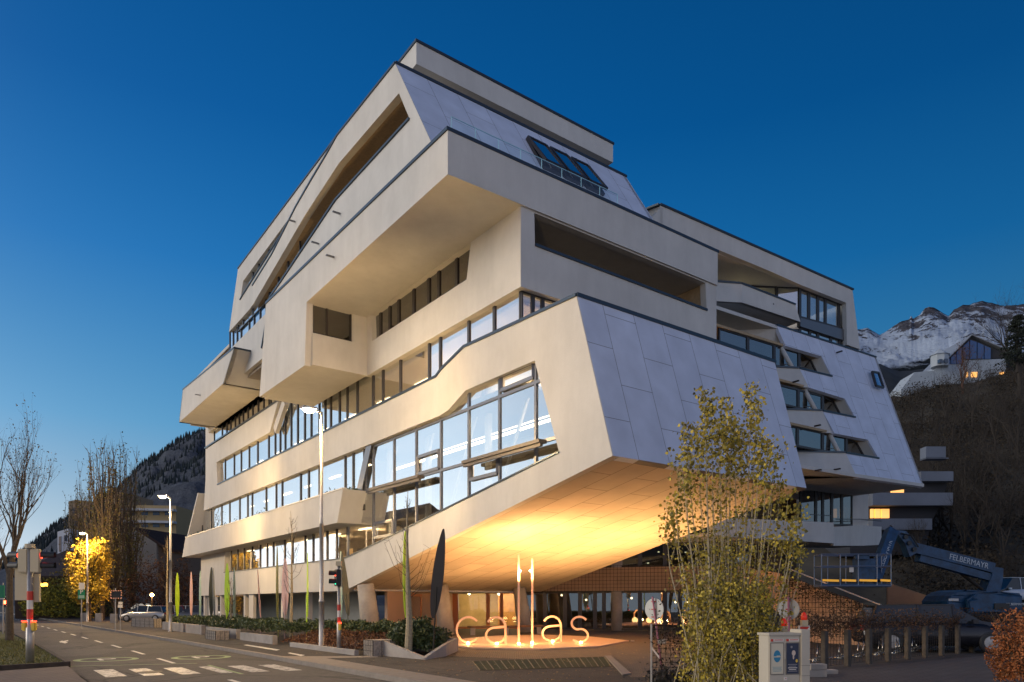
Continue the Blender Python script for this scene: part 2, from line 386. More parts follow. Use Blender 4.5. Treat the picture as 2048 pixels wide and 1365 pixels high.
# wall band between lower left ribbon and balcony box
bw_ = pl([(461, 698), (545, 614), (545, 700), (461, 770)], fA(VL+.1)); bm = B0(); prism(bm, bw_, B_*.25); part('facade_wall', bm, STUCCO)
# --- inclined panel roof facing the square
topu, topz = UV(top)[0], top.z; lu, lz = UV(lowb)[0], lowb.z
vend = UV(HB(1253, 352, topu))[1]
bm = B0(); e = .002
pp = [W(topu, VU+e, topz), W(lu, VU+e, lz), W(lu, vend, lz), W(topu, vend, topz)]
nrm = (pp[1]-pp[0]).cross(B_).normalized(); 
if nrm.dot(A_) < 0: nrm = -nrm
sky_holes = []
def HP(x, y): return hit(x, y, pp[0], nrm)
for q in ([(1045, 276), (1085, 300), (1118, 350), (1064, 325)], [(1090, 299), (1133, 322), (1160, 370), (1112, 349)], [(1137, 322), (1174, 343), (1197, 388), (1165, 373)]):
    pq = [HP(*c) for c in q]
    us = sorted(UV(c)[1] for c in pq); va, vb = us[0]*.5+us[1]*.5, us[2]*.5+us[3]*.5
    zs = sorted(c.z for c in pq); sky_holes.append((va, vb))
zh1 = HP(1045, 276).z; zh0 = zh1-1.75
def onP(v, z): t = (z-topz)/(lz-topz); return W(topu+(lu-topu)*t, v, z)
va0 = UV(HP(1050, 280))[1]; vb0 = UV(HP(1190, 362))[1]; ww = (vb0-va0)/3
hl = [[onP(va0+i*ww+.12, zh0), onP(va0+(i+1)*ww-.12, zh0), onP(va0+(i+1)*ww-.12, zh1), onP(va0+i*ww+.12, zh1)] for i in range(3)]
prism(bm, pp, nrm*.2, hl)
o = part('panel_cladding', bm, PANEL); uvmap(o, B_, (pp[0]-pp[1]).normalized(), pp[0])
# skylights tilted open
for h in hl:
    bm = B0(); dn = -nrm
    hinge0, hinge1 = h[3], h[2]; sl = (h[0]-h[3]); L_ = sl.length
    tip = (sl.normalized()*math.cos(R(6)) + dn*math.sin(R(6)))*L_
    q = [hinge0+dn*.12, hinge1+dn*.12, hinge1+dn*.12+tip, hinge0+dn*.12+tip]
    for a1, b1 in zip(q, q[1:]+q[:1]): beam(bm, a1, b1, .1, .12, up=dn)
    for a1, b1 in zip(h, h[1:]+h[:1]): beam(bm, a1, b1, .12, .25, up=dn)
    fo = part('skylight', bm, FRAME)
    bm = B0(); prism(bm, q, dn*.02); part('pane', bm, GLASS, fo)
bm = B0(); beam(bm, pp[0], pp[3], .4, .1, off=A_*.15+UP*.05); part('coping', bm, CAP)
bm = B0(); ubox(bm, topu+.1, 46, VU+.31, vend, topz-.4, topz-.05); ubox(bm, topu+.4, 26.5, VU+.4, vend-.2, topz-3.2, topz-3.0)
prism(bm, [pp[2]+B_*(-.25), pp[3]-B_*.25, W(46, vend-.25, topz), W(46, vend-.25, lz)], B_*.2)
ubox(bm, 26.5, 26.8, VU+4.2, vend-.3, 16, topz-.5)
part('roof_slab', bm, STUCCO)
# penthouse
pc = HD(832.7, 128, 29.6); pu, pv = UV(pc); pz = pc.z
pvr = UV(HB(1226, 300, pu))[1]; ptz = HB(1226, 290, pu).z; ptz = (ptz+HD(832, 84, 29.6).z)/2
bm = B0(); ubox(bm, pu, pu+14, pv, pvr, pz, ptz); ubox(bm, pu+1.6, pu+12, pv+1.6, pvr-1.6, topz-.1, pz-.002); part('penthouse', bm, STUCCO)
bm = B0(); ubox(bm, pu-.05, pu+14.05, pv-.05, pvr+.05, ptz+.001, ptz+.1); part('coping', bm, CAP)
# glass balustrade
bm = B0(); vbal = UV(HB(1235, 385, uc+.35))[1]; hb = 1.0
n_ = 8
for i in range(n_):
    a1 = VC+.35+(vbal-VC-.35)*i/n_; b1 = VC+.35+(vbal-VC-.35)*(i+1)/n_
    ubox(bm, uc+.34, uc+.355, a1+.02, b1-.02, ZT+.1, ZT+.75)
for i in range(10):
    ubox(bm, uc+.36+i*1.8, uc+2.12+i*1.8, VC+.34, VC+.355, ZT+.1, ZT+.45)
gbo = part('glass_balustrade', bm, GLASSC)
bm = B0(); beam(bm, W(uc+.35, VC+.35, ZT+.76), W(uc+.35, vbal, ZT+.76), .02, .02)
for i in range(n_+1): v_ = VC+.35+(vbal-VC-.35)*i/n_; beam(bm, W(uc+.35, v_, ZT+.1), W(uc+.35, v_, ZT+.76), .025, .025)  # pale bars stand in for highlights along the glass edges
part('rail', bm, mat('glass_edge_highlight', (.35, .62, .70), .3), gbo)
# terrace deck under the upper volume
bm = B0(); ubox(bm, uc+.3, ue-1.3, VC+.3, 25.7, ZS+.41, ZS+.6); ubox(bm, ue-1.29, 62, VL+.4, 25.7, ZS+.41, ZS+.6); part('terrace_deck', bm, CONC)
bm = B0(); ubox(bm, ue-.9, 62, V0-.05, 26, ZS, ZS+.4); part('floor_slab', bm, STUCCO)
# --- big wedge (lower block) panel face
T1 = HA(1153, 593, V0); T2 = HA(1225, 912, V0)
nw = (T2-T1).cross(B_).normalized()
if nw.dot(A_) < 0: nw = -nw
def HW(x, y): return hit(x, y, T1, nw)
T3 = T2 + B_*((HW(1612, 975)-T2).dot(B_)); T4 = T1 + B_*((HW(1548, 722)-T1).dot(B_))
bm = B0(); o_t = -nw*.012; prism(bm, [T1+B_*.03+o_t, T2+B_*.03+o_t, T3+o_t, T4+o_t], nw*.01); prism(bm, [T1+B_*.282, T2+B_*.282, T3, T4], nw*.25)
o = part('panel_cladding', bm, PANEL); uvmap(o, B_, (T1-T2).normalized(), T2-B_*.3)
bm = B0(); beam(bm, T1, T4+B_*.05, .5, .12, off=A_*.2+UP*.06); part('coping', bm, CAP)
# soffit of the wedge
O1, O2 = T2.copy(), T3.copy(); O4 = HA(697, 1178, V0)
ns = (O4-O1).cross(B_).normalized()
O3 = HD(1082, 1184, 43.9); C2 = HD(1080, 1160, 40.0); 
bm = B0()
def tri(*p): bm.faces.new([bm.verts.new(q) for q in p])
e3 = B_*.29
tri(O1+e3, O2, C2, O4+e3); tri(O4+e3, C2, O3); tri(C2, O2, O3)
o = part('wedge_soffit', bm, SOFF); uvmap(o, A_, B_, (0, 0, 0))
# roof of the wedge, terrace
bm = B0(); ubox(bm, 17.6, 36, V0+.29, 25, T1.z-.35, T1.z-.1); part('roof_slab', bm, CONC)
# fascia above the ground floor, behind
bm = B0(); zl = 2.31
ubox(bm, 34.6, 64.4, V0+.29, 26, zl+.001, zl+.3); part('floor_slab', bm, STUCCO)
# --- planter balcony along first floor
VPp = 14.3
zt_, zb_ = HA(500, s_y(500, .312), V0-1).z, HA(500, s_y(500, .2235), V0-1).z
ztp = .312*1.244*VPp+CH; zbp = .2235*1.244*VPp+CH
uL = UV(HA(371, 1078, VPp))[0]; uLb = UV(HA(364, 1114, VPp))[0]; uR = UV(HA(686, 978, VPp))[0]; uRb = UV(HA(674.5, 1045, VPp))[0]
f_ = [W(uL, VPp, ztp), W(uR, VPp, ztp), W(uRb, VPp, zbp), W(uLb, VPp, zbp)]
bm = B0(); prism(bm, f_, B_*.2)
uRi, uRib = uR-.25, uRb-.1
prism(bm, [f_[1]+B_*.2, f_[2]+B_*.2, f_[2]+B_*1.25, f_[1]+B_*1.25], A_*.2)
prism(bm, [W(uLb, VPp+.2, zbp+.001), W(uRb, VPp+.2, zbp+.001), W(uRb, V0+.27, zbp+.001), W(uLb, V0+.27, zbp+.001)], UP*.2)
# left end wall rising
el = [HA(364, 1114, VPp), HA(373, 1077, VPp), HA(380.5, 992, VPp), HA(381, 984, VPp)]
ue_ = uLb
ztop = HA(381, 985, VPp).z
prism(bm, [W(uLb, VPp+.2, zbp), W(uL, VPp+.2, ztp), W(uL-1.2, VPp+.2, ztop), W(uL-1.2, V0+2, ztop), W(uL, V0+2, ztp), W(uLb, V0+2, zbp)][:4]+[W(uLb, V0+2, zbp)], -A_*.25) if False else None
prism(bm, [W(uLb, VPp, zbp), W(uLb, V0+1.5, zbp), W(uL-1.5, V0+1.5, ztop), W(uL-1.5, VPp+.6, ztop)], -A_*.3)
part('planter_balcony', bm, STUCCO)
bm = B0(); beam(bm, f_[0], f_[1], .26, .06, off=B_*.09+UP*.03); part('coping', bm, mat('pale_coping', (.5, .5, .5), .4))
# greenery in the planter
LEAF = mat('hedge_leaf', (.075, .10, .025), .55, island=.6, col2=(.02, .04, .012))
def leafcloud(bm, rnd, fpos, n, size, squash=.8):
    for _ in range(n):
        p = fpos(rnd)
        if p is None: continue
        s = size*rnd.uniform(.6, 1.3); d = Vector((rnd.gauss(0, 1), rnd.gauss(0, 1), rnd.gauss(0, 1))).normalized(); e_ = d.orthogonal().normalized(); e_ = (Matrix.Rotation(rnd.uniform(0, 6.28), 3, d) @ e_); g_ = d.cross(e_)*squash
        bm.faces.new([bm.verts.new(p+e_*s*.6), bm.verts.new(p+g_*s*.35), bm.verts.new(p-e_*s*.6), bm.verts.new(p-g_*s*.35)])
rn = random.Random(5)
def gp(r):
    u = r.uniform(uR, uLb); h = (.10+.45*max(0, noise.noise(Vector((u*.8, 3, 0)))+.25)); 
    return W(u, r.uniform(VPp+.25, V0-.05), ztp-.05+abs(r.gauss(0, .5))*h)
bm = B0(); leafcloud(bm, rn, gp, 5200, .12); new = new_obj('planter_greenery', bm, LEAF, None); new.parent = bld; new.matrix_parent_inverse = Matrix.Translation(-_bl)
# ------------------------------------------------------------ windows
def window(poly, inward, m_frame=FRAME, m_glass=GLASS, w=.07, dep=.09, extras=(), inset=0):
    """one window: frame bars along a planar polygon, pane inside it"""
    bm = B0()
    n = len(poly); nr = inward
    for i in range(n): 
        p, q = poly[i], poly[(i+1) % n]
        if (q-p).length < .02: continue
        d = (q-p).normalized(); side_ = d.cross(nr)
        cen = sum(poly, Vector())/n
        if side_.dot(cen-p) < 0: side_ = -side_
        beam(bm, p, q, dep, w, up=side_, off=side_*(w/2)+nr*(dep/2-.02-.0007*i))
    for p, q in extras: beam(bm, p, q, dep*.9, w*.9, up=(q-p).cross(nr), off=nr*(dep/2-.02))
    fo = part('window', bm, m_frame)
    bm = B0(); prism(bm, [p+nr*.03 for p in poly], nr*.012); part('pane', bm, m_glass, fo)
    return fo
brnd = random.Random(17)
def ribbon(xs, stop, sbot, v, vp=None, mg=GLASS, mf=FRAME, w=.07):
    """windows on street-parallel plane v+inset; x positions on the photo's facade plane"""
    for x0, x1 in zip(xs, xs[1:]):
        us_ = []
        z0f = lambda x: (sbot(x) if callable(sbot) else sbot); z1f = lambda x: (stop(x) if callable(stop) else stop)
        P4 = []
        for x, f in ((x0, z0f), (x1, z0f), (x1, z1f), (x0, z1f)):
            p = HA(x, s_y(x, f(x)), v); P4.append(p + B_*.0)
        wo_ = window(P4, B_, mf, mg, w)
        if brnd.random() < .28 and mg is GLASS:
            k_ = brnd.uniform(.35, .95); bm = B0(); q_ = [P4[3]+(P4[0]-P4[3])*k_, P4[2]+(P4[1]-P4[2])*k_, P4[2], P4[3]]; prism(bm, [p+B_*.16 for p in q_], B_*.02); part('blind', bm, CURTAIN, wo_)
VG = V0+.22
ribbon([448, 462, 475, 488, 504, 520, 534, 546.5, 569, 584.5, 610, 626, 654, 673, 695], .214, .118, VG)
ribbon([404, 422, 443, 459, 479, 495, 504, 532, 552, 564, 601, 617, 638, 690, 706, 728], .408, .24, VG)
ribbon([433, 450, 468, 482, 498, 515, 537], .585, .480, VG)
ribbon([537, 550, 560, 570, 582, 595, 609, 622, 638], .735, .480, VG)
ribbon([638, 650, 661, 678.5, 694, 714, 745.6, 765.5, 800.5, 858, 880, 937, 988, 1041], .588, .478, VG)
ribbon([428, 444, 453, 461, 470, 478, 486, 495.6, 505, 516, 527, 541, 558], .738, .655, VG)
ribbon([742, 760.5, 779, 797, 827, 857, 877, 913, 945], .735, .655, VG, mg=GLASSD, w=.09)
ribbon([459, 466, 474, 482, 498, 508, 520, 532, 545], 1.075, .985, VL+.2)
ribbon([476, 486, 505, 517, 538, 556, 575, 600], 1.25, 1.03, VL+.15)
window([p for p in [h+A_*.12 for h in hw]], A_, FRAME, GLASSD, .08, extras=[((hw[0]*.62+hw[1]*.38)+A_*.12, (hw[3]*.62+hw[2]*.38)+A_*.12)])
# corner ribbon towards the square
xs_ = [W(u1+.25, V0+.22, 0)]
for v0_, v1_ in ((V0+.22, V0+.75), (V0+.75, V0+1.2), (V0+1.2, V0+3.0)):
    window([W(u1+.25, v0_, 10.6), W(u1+.25, v1_, 10.6), W(u1+.25, v1_, ZB), W(u1+.25, v0_, ZB)], A_)
# curtain wall
def topy(x):
    K = [(690, s_y(690, .41)), (881.5, 829.5), (897, 818), (930.8, 779), (1069, 719), (1071, 719), (1125, 906)]
    for (a1, y1), (b1, y2) in zip(K, K[1:]):
        if x <= b1: return y1+(y2-y1)*(x-a1)/(b1-a1)
    return 906
def boty(x):
    K = [(688, 1119.5), (727.7, 1102), (1125, 905)]
    for (a1, y1), (b1, y2) in zip(K, K[1:]):
        if x <= b1: return y1+(y2-y1)*(x-a1)/(b1-a1)
    return 905
cx = [695, 746, 787.7, 832, 881.5, 937, 998.5, 1071, 1124]
zt1, zt2 = .29*19.03+CH, .40*19.03+CH
for x0, x1 in zip(cx, cx[1:]):
    mids = [q for q in (897, 930.8, 1069) if x0 < q < x1]
    if x0 == 695: tp = [(746, s_y(746, .41)), (735, s_y(735, .41)), (728, 1000), (714, 1043), (695, s_y(695, .214))]
    else: tp = [(x1, topy(x1))] + [(q, topy(q)) for q in reversed(mids)] + [(x0, topy(x0))]
    poly = [HA(x0, boty(x0), VG), HA(x1, boty(x1), VG)] + [HA(x, y, VG) for x, y in tp]
    pieces = []
    for lo_, hi_ in ((-9, zt1), (zt1, zt2), (zt2, 99)):
        q = clipz(clipz(poly, lo_, True), hi_, False)
        if len(q) > 2 and max(p.z for p in q)-min(p.z for p in q) > .15: pieces.append(q)
    # merge the middle and top where the photo has one tall pane
    for q in pieces:
        ex = []
        window(q, B_, FRAMEG, GLASS, .055, .12, ex)
def vent(x0, x1, s0, s1):
    bm = B0(); c = [HA(x0, s_y(x0, s0), VG-.03), HA(x1, s_y(x1, s0), VG-.03), HA(x1, s_y(x1, s1), VG-.03), HA(x0, s_y(x0, s1), VG-.03)]
    for a1, b1 in zip(c, c[1:]+c[:1]): beam(bm, a1, b1, .08, .13)
    part('vent_window_frame', bm, FRAMEG)
vent(836, 878, .292, .33); vent(940, 995, .25, .287); vent(1002, 1067, .405, .432); vent(749, 785, .165, .20)
for (xa, ya), (xb, yb) in (((737, 981), (840, 953)), ((928, 926), (1083, 882))):
    bm = B0(); pa, pb = HA(xa, ya, V0-.25), HA(xb, yb, V0-.25); beam(bm, pa, pb, .34, .12, off=B_*.05); beam(bm, pa, pb, .1, .16, off=-UP*.1)
    part('blind_box', bm, mat('blind_box', (.12, .10, .08), .5, .4))
# slanted fins
bm = B0(); p, q = HA(739, 888, V0+.1), HA(718, 985, V0+.1); beam(bm, p, q, .55, .05, up=B_); part('fin', bm, FRAMEG)
bm = B0(); p, q = HA(565, 803, V0-.2), HA(546, 861, V0-.2); beam(bm, p, q, .55, .25, up=B_, off=B_*.2); part('fin', bm, STUCCO)
# ------------------------------------------------------------ interior shells with ceiling lights
bm = B0(); bf = B0(); bl_ = B0(); bk = B0()
for z0, z1, ua, ub, va in ((2.7, 6.0, 36, 62, V0+.6), (6.2, 9.5, 36, 62, V0+.6), (9.6, 12.66, 21, 62, V0+.6), (12.95, 15.45, 23, 62, V0+.6)):
    ubox(bf, ua, ub, va, 21, z0, z0+.12)
    ubox(bm, ua, ub, va, 21, z1-.1, z1-.02)
    ubox(bk, ua, ub, 21, 21.2, z0, z1)
    step = 4.2; u = ua+1
    while u < ub-1:
        ubox(bl_, u, u+1.5, 17.6, 17.75, z1-.16, z1-.11); u += step
# tall hall behind the curtain wall
prism(bk, [W(18.6, 21.5, 11), W(36, 21.5, 11), W(36, 21.5, 2.9), W(34.8, 21.5, O4.z+1.8), W(18.6, 21.5, O1.z+.5-3*.192)], B_*.2); ubox(bm, 18.2, 36, V0+.5, 21.5, 10.75, 10.9)
prism(bf, [W(16.4, V0+.5, O1.z+.7), W(16.4, 21.5, O1.z+.7), W(34.8, 21.5, O4.z+.5), W(34.8, V0+.5, O4.z+.5)], UP*.12)
ubox(bf, 28, 36, V0+2.2, 21.5, 6.0, 6.3)
beam(bl_, W(17.5, 17.5, 8.6), W(34, 17.5, 8.6), .1, .08)
beam(bl_, W(22, 19.5, 9.6), W(34, 19.5, 9.6), .08, .05)
part('interior_ceiling', bm, INCEIL); part('interior_floor', bf, INFLOOR); part('interior_wall', bk, mat('hall_wall', (.40, .33, .25), .9, var=.3, scale=.35)); part('ceiling_light', bl_, LIT)
bm = B0()
for u, v in ((20, 17.3), (25, 17.3), (30, 17.3), (34, 17.3)): lathe(bm, W(u, v, O1.z+.6+(O4.z-O1.z)*(u-15.6)/19), [(.16, 0), (.16, 10.7-(O1.z+.6+(O4.z-O1.z)*(u-15.6)/19))], 12)
for i in range(5): beam(bm, W(18+i*3.6, 17.2, 10.6), W(20.5+i*3.6, 17.2, 6.2), .1, .1)
part('interior_column', bm, INWALL, smooth=False)
# upper volume interior
bm = B0(); ubox(bm, 26, 62, 17, 17.2, 15.9, 22.2); ubox(bm, 30, 62, VL+.5, 17, 19.2, 19.4); part('interior_wall', bm, INWALL)
# ------------------------------------------------------------ ground floor
GW = mat('ground_wall_grey', (.33, .33, .30), .8, var=.1, scale=1)
OR = mat('entrance_wall', (.66, .42, .28), .85, var=.05, scale=1)
bm = B0(); ubox(bm, 36.5, 58, 17.6, 17.8, 0, zl); part('ground_floor_wall', bm, GW)
for ua_, ub_, va_, vb_ in [(u-.35, u, .1, .5) for u in (64.0, 59, 52.8)]+[(50.6, 51.6, .1, .3)]+[(u-.15, u+.15, .5, .8) for u in (46, 41.7)]:
    bm = B0(); ubox(bm, ua_, ub_, V0+va_, V0+vb_, 0, zl); part('pier', bm, STUCCO)
for ua, ub in ((53, 56), (56, 58.8), (59.2, 63.4)):
    window([W(ua, V0+.3, .15), W(ub, V0+.3, .15), W(ub, V0+.3, zl), W(ua, V0+.3, zl)], B_, FRAME, GLASS, .1)
# tapered concrete columns
def column(px, Y, rt, rb, lean=0, zt=3.0):
    p = HD(px, HZ, Y); p.z = 0; bm = B0()
    tube(bm, [p, p+Vector((lean*.5, 0, zt*.5)), p+Vector((lean, 0, zt))], [rb, (rt+rb)/2, rt], 20)
    return part('column', bm, CONC, smooth=True)
column(744, 35.5, .40, .50, -.32, 2.6); column(893, 38, .36, .46, -.28, 2.6); column(1052, 42, .36, .44, -.4, 2.6); column(1235, 44.5, .40, .40, 0, 4.6)
# entrance wall: depth plane facing the square
def HE(x, y, Y=45): return HD(x, y, Y)
E0 = HD(775, HZ, 38.5); E1 = HD(905, HZ, 46); E0.z = E1.z = 0
bm = B0(); prism(bm, [E0, E1, E1+UP*3, E0+UP*3], Vector((-.2, .3, 0))); part('entrance_wall', bm, OR)
d_ = (E1-E0).normalized(); nn = Vector((d_.y, -d_.x, 0))
def onE(x, z): 
    n = Vector((d_.y, -d_.x, 0)); r_ = ray(x, HZ); t = (E0-CAM).dot(n)/r_.dot(n); p = CAM+r_*t; p.z = z; return p-n*(-.03)
fo = window([onE(812, .05), onE(843, .05), onE(843, 2.2), onE(812, 2.2)], -nn, mat('orange_frame', (.62, .20, .06), .5), GLASSD, .14)
# lobby glass towards the square
LW = [(905, 46.5), (1045, 46.5), (1500, 41.5)]
def onL(x, z, off=0):
    for (a1, ya), (b1, yb) in zip(LW, LW[1:]):
        if x <= b1 or b1 == 1500:
            p, q = HD(a1, HZ, ya), HD(b1, HZ, yb); d = (q-p); n = Vector((d.y, -d.x, 0)).normalized()
            r_ = ray(x, HZ); t = (p-CAM).dot(n)/r_.dot(n); c = CAM+r_*t; c.z = z; return c-n*off
orf = MATS['orange_frame']
lx = [905, 912, 976, 1003, 1045, 1090, 1130, 1160, 1190, 1208, 1240, 1280, 1330, 1360, 1400, 1450, 1500]
for i, (x0, x1) in enumerate(zip(lx, lx[1:])):
    window([onL(x0, .05), onL(x1, .05), onL(x1, 2.42), onL(x0, 2.42)], Vector((0, 1, 0)), orf if i < 4 else FRAME, GLASSC if i < 4 else GLASSD, .12)
bm = B0()   # lobby back wall, ceiling
prism(bm, [onL(905, 0, 5), onL(1045, 0, 5), onL(1045, 3, 5), onL(905, 3, 5)], Vector((0, .2, 0)))
prism(bm, [onL(905, 2.45), onL(1045, 2.45), onL(1045, 2.45, 5), onL(905, 2.45, 5)], UP*.1)
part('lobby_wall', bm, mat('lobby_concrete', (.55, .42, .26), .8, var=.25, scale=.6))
bm = B0(); p, q = onL(994, 0, 3), onL(1030, 0, 3); prism(bm, [p, q, q+UP*2.4, p+UP*2.4], Vector((0, .15, 0))); part('lobby_door_panel', bm, mat('warm_wood', (.55, .30, .10), .5, var=.2, scale=2))
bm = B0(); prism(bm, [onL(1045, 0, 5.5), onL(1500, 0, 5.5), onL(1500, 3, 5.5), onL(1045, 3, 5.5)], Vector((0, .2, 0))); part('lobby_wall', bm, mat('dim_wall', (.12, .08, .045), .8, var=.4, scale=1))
bm = B0()
for x, z in ((936, 2.3), (997, 2.3), (1112, 2.2), (1178, 2.2), (1162, 1.9), (1255, 2.0), (1345, 1.75), (1371, 1.75)):
    p = onL(x, z, 1.2); bmesh.ops.create_uvsphere(bm, u_segments=8, v_segments=6, radius=.07, matrix=Matrix.Translation(p))
part('lobby_lamp', bm, mat('lobby_lamp', (1, .9, .7), .5, emit=(1, .68, .34), estr=22))
def plight(name, loc, power, col, size=.1, parent=None, spot=None, aim=None, blend=.6):
    l = bpy.data.lights.new(name, 'SPOT' if spot else 'POINT'); l.energy = power; l.color = col; l.shadow_soft_size = size
    o = bpy.data.objects.new(name, l); C.objects.link(o); o.location = loc
    if spot: l.spot_size = R(spot); l.spot_blend = blend; o.rotation_euler = (-(Vector(aim)-Vector(loc))).to_track_quat('Z', 'Y').to_euler()
    if parent is not None: o.parent = parent; o.matrix_parent_inverse = parent.matrix_world.inverted() if False else Matrix.Translation(-parent.location)
    return o
plight('lobby_light', onL(960, 2.1, 2.5), 160, (1, .66, .25), .2, bld); plight('lobby_light', onL(1020, 2.1, 1.5), 90, (1, .66, .3), .2, bld)
plight('lobby_light', onL(1180, 2.1, 2.5), 30, (1, .66, .3), .2, bld); plight('lobby_light', onL(1300, 2.1, 2.5), 30, (1, .66, .3), .2, bld)
for u, v, z, pw in ((19.5, 18.0, 9.8, 330), (24, 18.6, 10.0, 200), (29, 18.6, 10.0, 80), (33, 17.5, 5.0, 120)): plight('hall_light', W(u, v, z), pw, (1, .70, .38), .3, bld)
for u, z, pw in ((21.7, 12.1, 150), (24, 12.1, 90), (27.5, 12.1, 300), (31, 12.1, 30), (38, 5.5, 150), (43, 5.5, 150), (48, 5.5, 150), (53, 5.5, 150)): plight('room_light', W(u, 18.4, z), pw, (1, .62, .28), .3, bld)
# dim glazing and mesh-covered band above the lobby
Q0, Q1 = onL(1075, 0, -.6), onL(1500, 0, -.6)
bm = B0(); prism(bm, [onL(1060, 2.45, -.3), onL(1500, 2.45, -.3), onL(1500, 3.85, -.3), onL(1060, 3.85, -.3)], Vector((.05, .25, 0)))
BANDM = mat('ramp_wall', (.42, .27, .17), .85, var=.12, scale=1.2); part('parapet_band', bm, BANDM)
gx = [1100, 1170, 1204, 1240, 1280, 1330, 1380, 1430, 1500]
for x0, x1 in zip(gx, gx[1:]): window([onL(x0, 3.87), onL(x1, 3.87), onL(x1, 7.0), onL(x0, 7.0)], Vector((0, 1, 0)), FRAME, GLASSD, .12)
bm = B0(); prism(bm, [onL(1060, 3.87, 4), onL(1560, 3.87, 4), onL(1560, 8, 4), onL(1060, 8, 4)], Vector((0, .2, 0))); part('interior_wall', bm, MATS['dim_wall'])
bm = B0(); r5 = random.Random(8)
for i in range(26):
    p = onL(r5.uniform(1170, 1470), r5.uniform(4.0, 5.8), 2.0); abox(bm, p.x-.06, p.x+.06, p.y, p.y+.05, p.z-.03, p.z+.03)
part('lobby_lamp', bm, mat('small_lights', (1, .9, .7), .5, emit=(.9, .75, .4), estr=6))
# mesh of wires in front of the band
bm = B0()
def wiremesh(bm, a, b, z0a, z1a, z0b, z1b, st, r, n=3):
    L2 = (b-a).length; k_ = int(L2/st)
    for i in range(k_+1):
        t = i/k_; p = a.lerp(b, t); lo_, hi_ = z0a+(z0b-z0a)*t, z1a+(z1b-z1a)*t
        if hi_-lo_ > .05: beam(bm, (p.x, p.y, lo_), (p.x, p.y, hi_), r, r)
    z = min(z0a, z0b)
    while z < max(z1a, z1b):
        ts = [i/40 for i in range(41) if (z0a+(z0b-z0a)*i/40) <= z <= (z1a+(z1b-z1a)*i/40)]
        if len(ts) > 1: p, q = a.lerp(b, ts[0]), a.lerp(b, ts[-1]); beam(bm, (p.x, p.y, z), (q.x, q.y, z), r, r)
        z += st
WIRE = mat('wire', (.03, .025, .02), .5, .6)
a1, b1 = onL(1080, 0, -.5), onL(1490, 0, -.5); wiremesh(bm, a1, b1, 2.4, 4.0, 2.4, 4.0, .22, .018); part('climbing_mesh', bm, WIRE)
# core so nothing shows through
bm = B0(); ubox(bm, 27, 60, 21.9, 22.1, 6.6, 22); part('core_wall', bm, INWALL)
bm = B0(); ubox(bm, 60.5, 64.2, V0+.3, 26, 0, 17); part('end_wall', bm, STUCCO)
# ============================================================ right-hand wing of the office building
cN = Vector((.8375, .5463, 0)).normalized(); nW = Vector((.5463, -.8375, 0)).normalized()   # along the wing, outward
P1 = HD(1552, 651, 44.0)
def HWg(x, y, off=0): return hit(x, y, P1+nW*off, nW)
PT = HWg(1752, 716); PBt = PT + nW*3.23 - UP*9.3
nS = cN.cross(PBt-PT).normalized()
if nS.dot(nW) < 0: nS = -nS
def HS(x, y, off=0): return hit(x, y, P1+nS*off, nS)
IN = -nW
# inclined cladding with three stepped openings
ol = [(1553.6, 652), (1752, 716), (1848, 974), (1714, 955), (1691, 906), (1757, 917), (1736, 880), (1669, 867), (1645, 822), (1710, 835), (1690, 798), (1617.8, 775.6), (1598.5, 737), (1663.5, 753), (1643, 713), (1571, 692)]
bm = B0(); prism(bm, pl(ol, HS), -nS*.22); o = part('panel_cladding', bm, PANEL); uvmap(o, cN, (P1-(P1+(PBt-PT))).normalized(), P1)
# side wall of the wedge (right), roof terrace, underside
bm = B0()
a1, b1 = HS(1752, 716), HS(1848, 974); prism(bm, [a1, b1, b1+IN*9, a1+IN*7], -cN*.2)
prism(bm, [HS(1714, 955)-cN*8, HS(1714, 955), b1, b1+IN*8, HS(1714, 955)-cN*8+IN*8], UP*.2)
prism(bm, [HWg(1553, 651)-cN*8, a1, a1+IN*7, HWg(1553, 651)-cN*8+IN*7], -UP*.2)
part('floor_slab', bm, STUCCO)
bm = B0(); beam(bm, HS(1553.6, 652), a1, .3, .1, off=IN*.1+UP*.05); part('coping', bm, CAP)
for (xa, ya), (xb, yb) in (((1598.5, 737), (1663.5, 753)), ((1645, 822), (1710, 835)), ((1691, 906), (1757, 917))): bm = B0(); beam(bm, HS(xa, ya), HS(xb, yb), .3, .1, off=IN*.08); part('coping', bm, CAP)
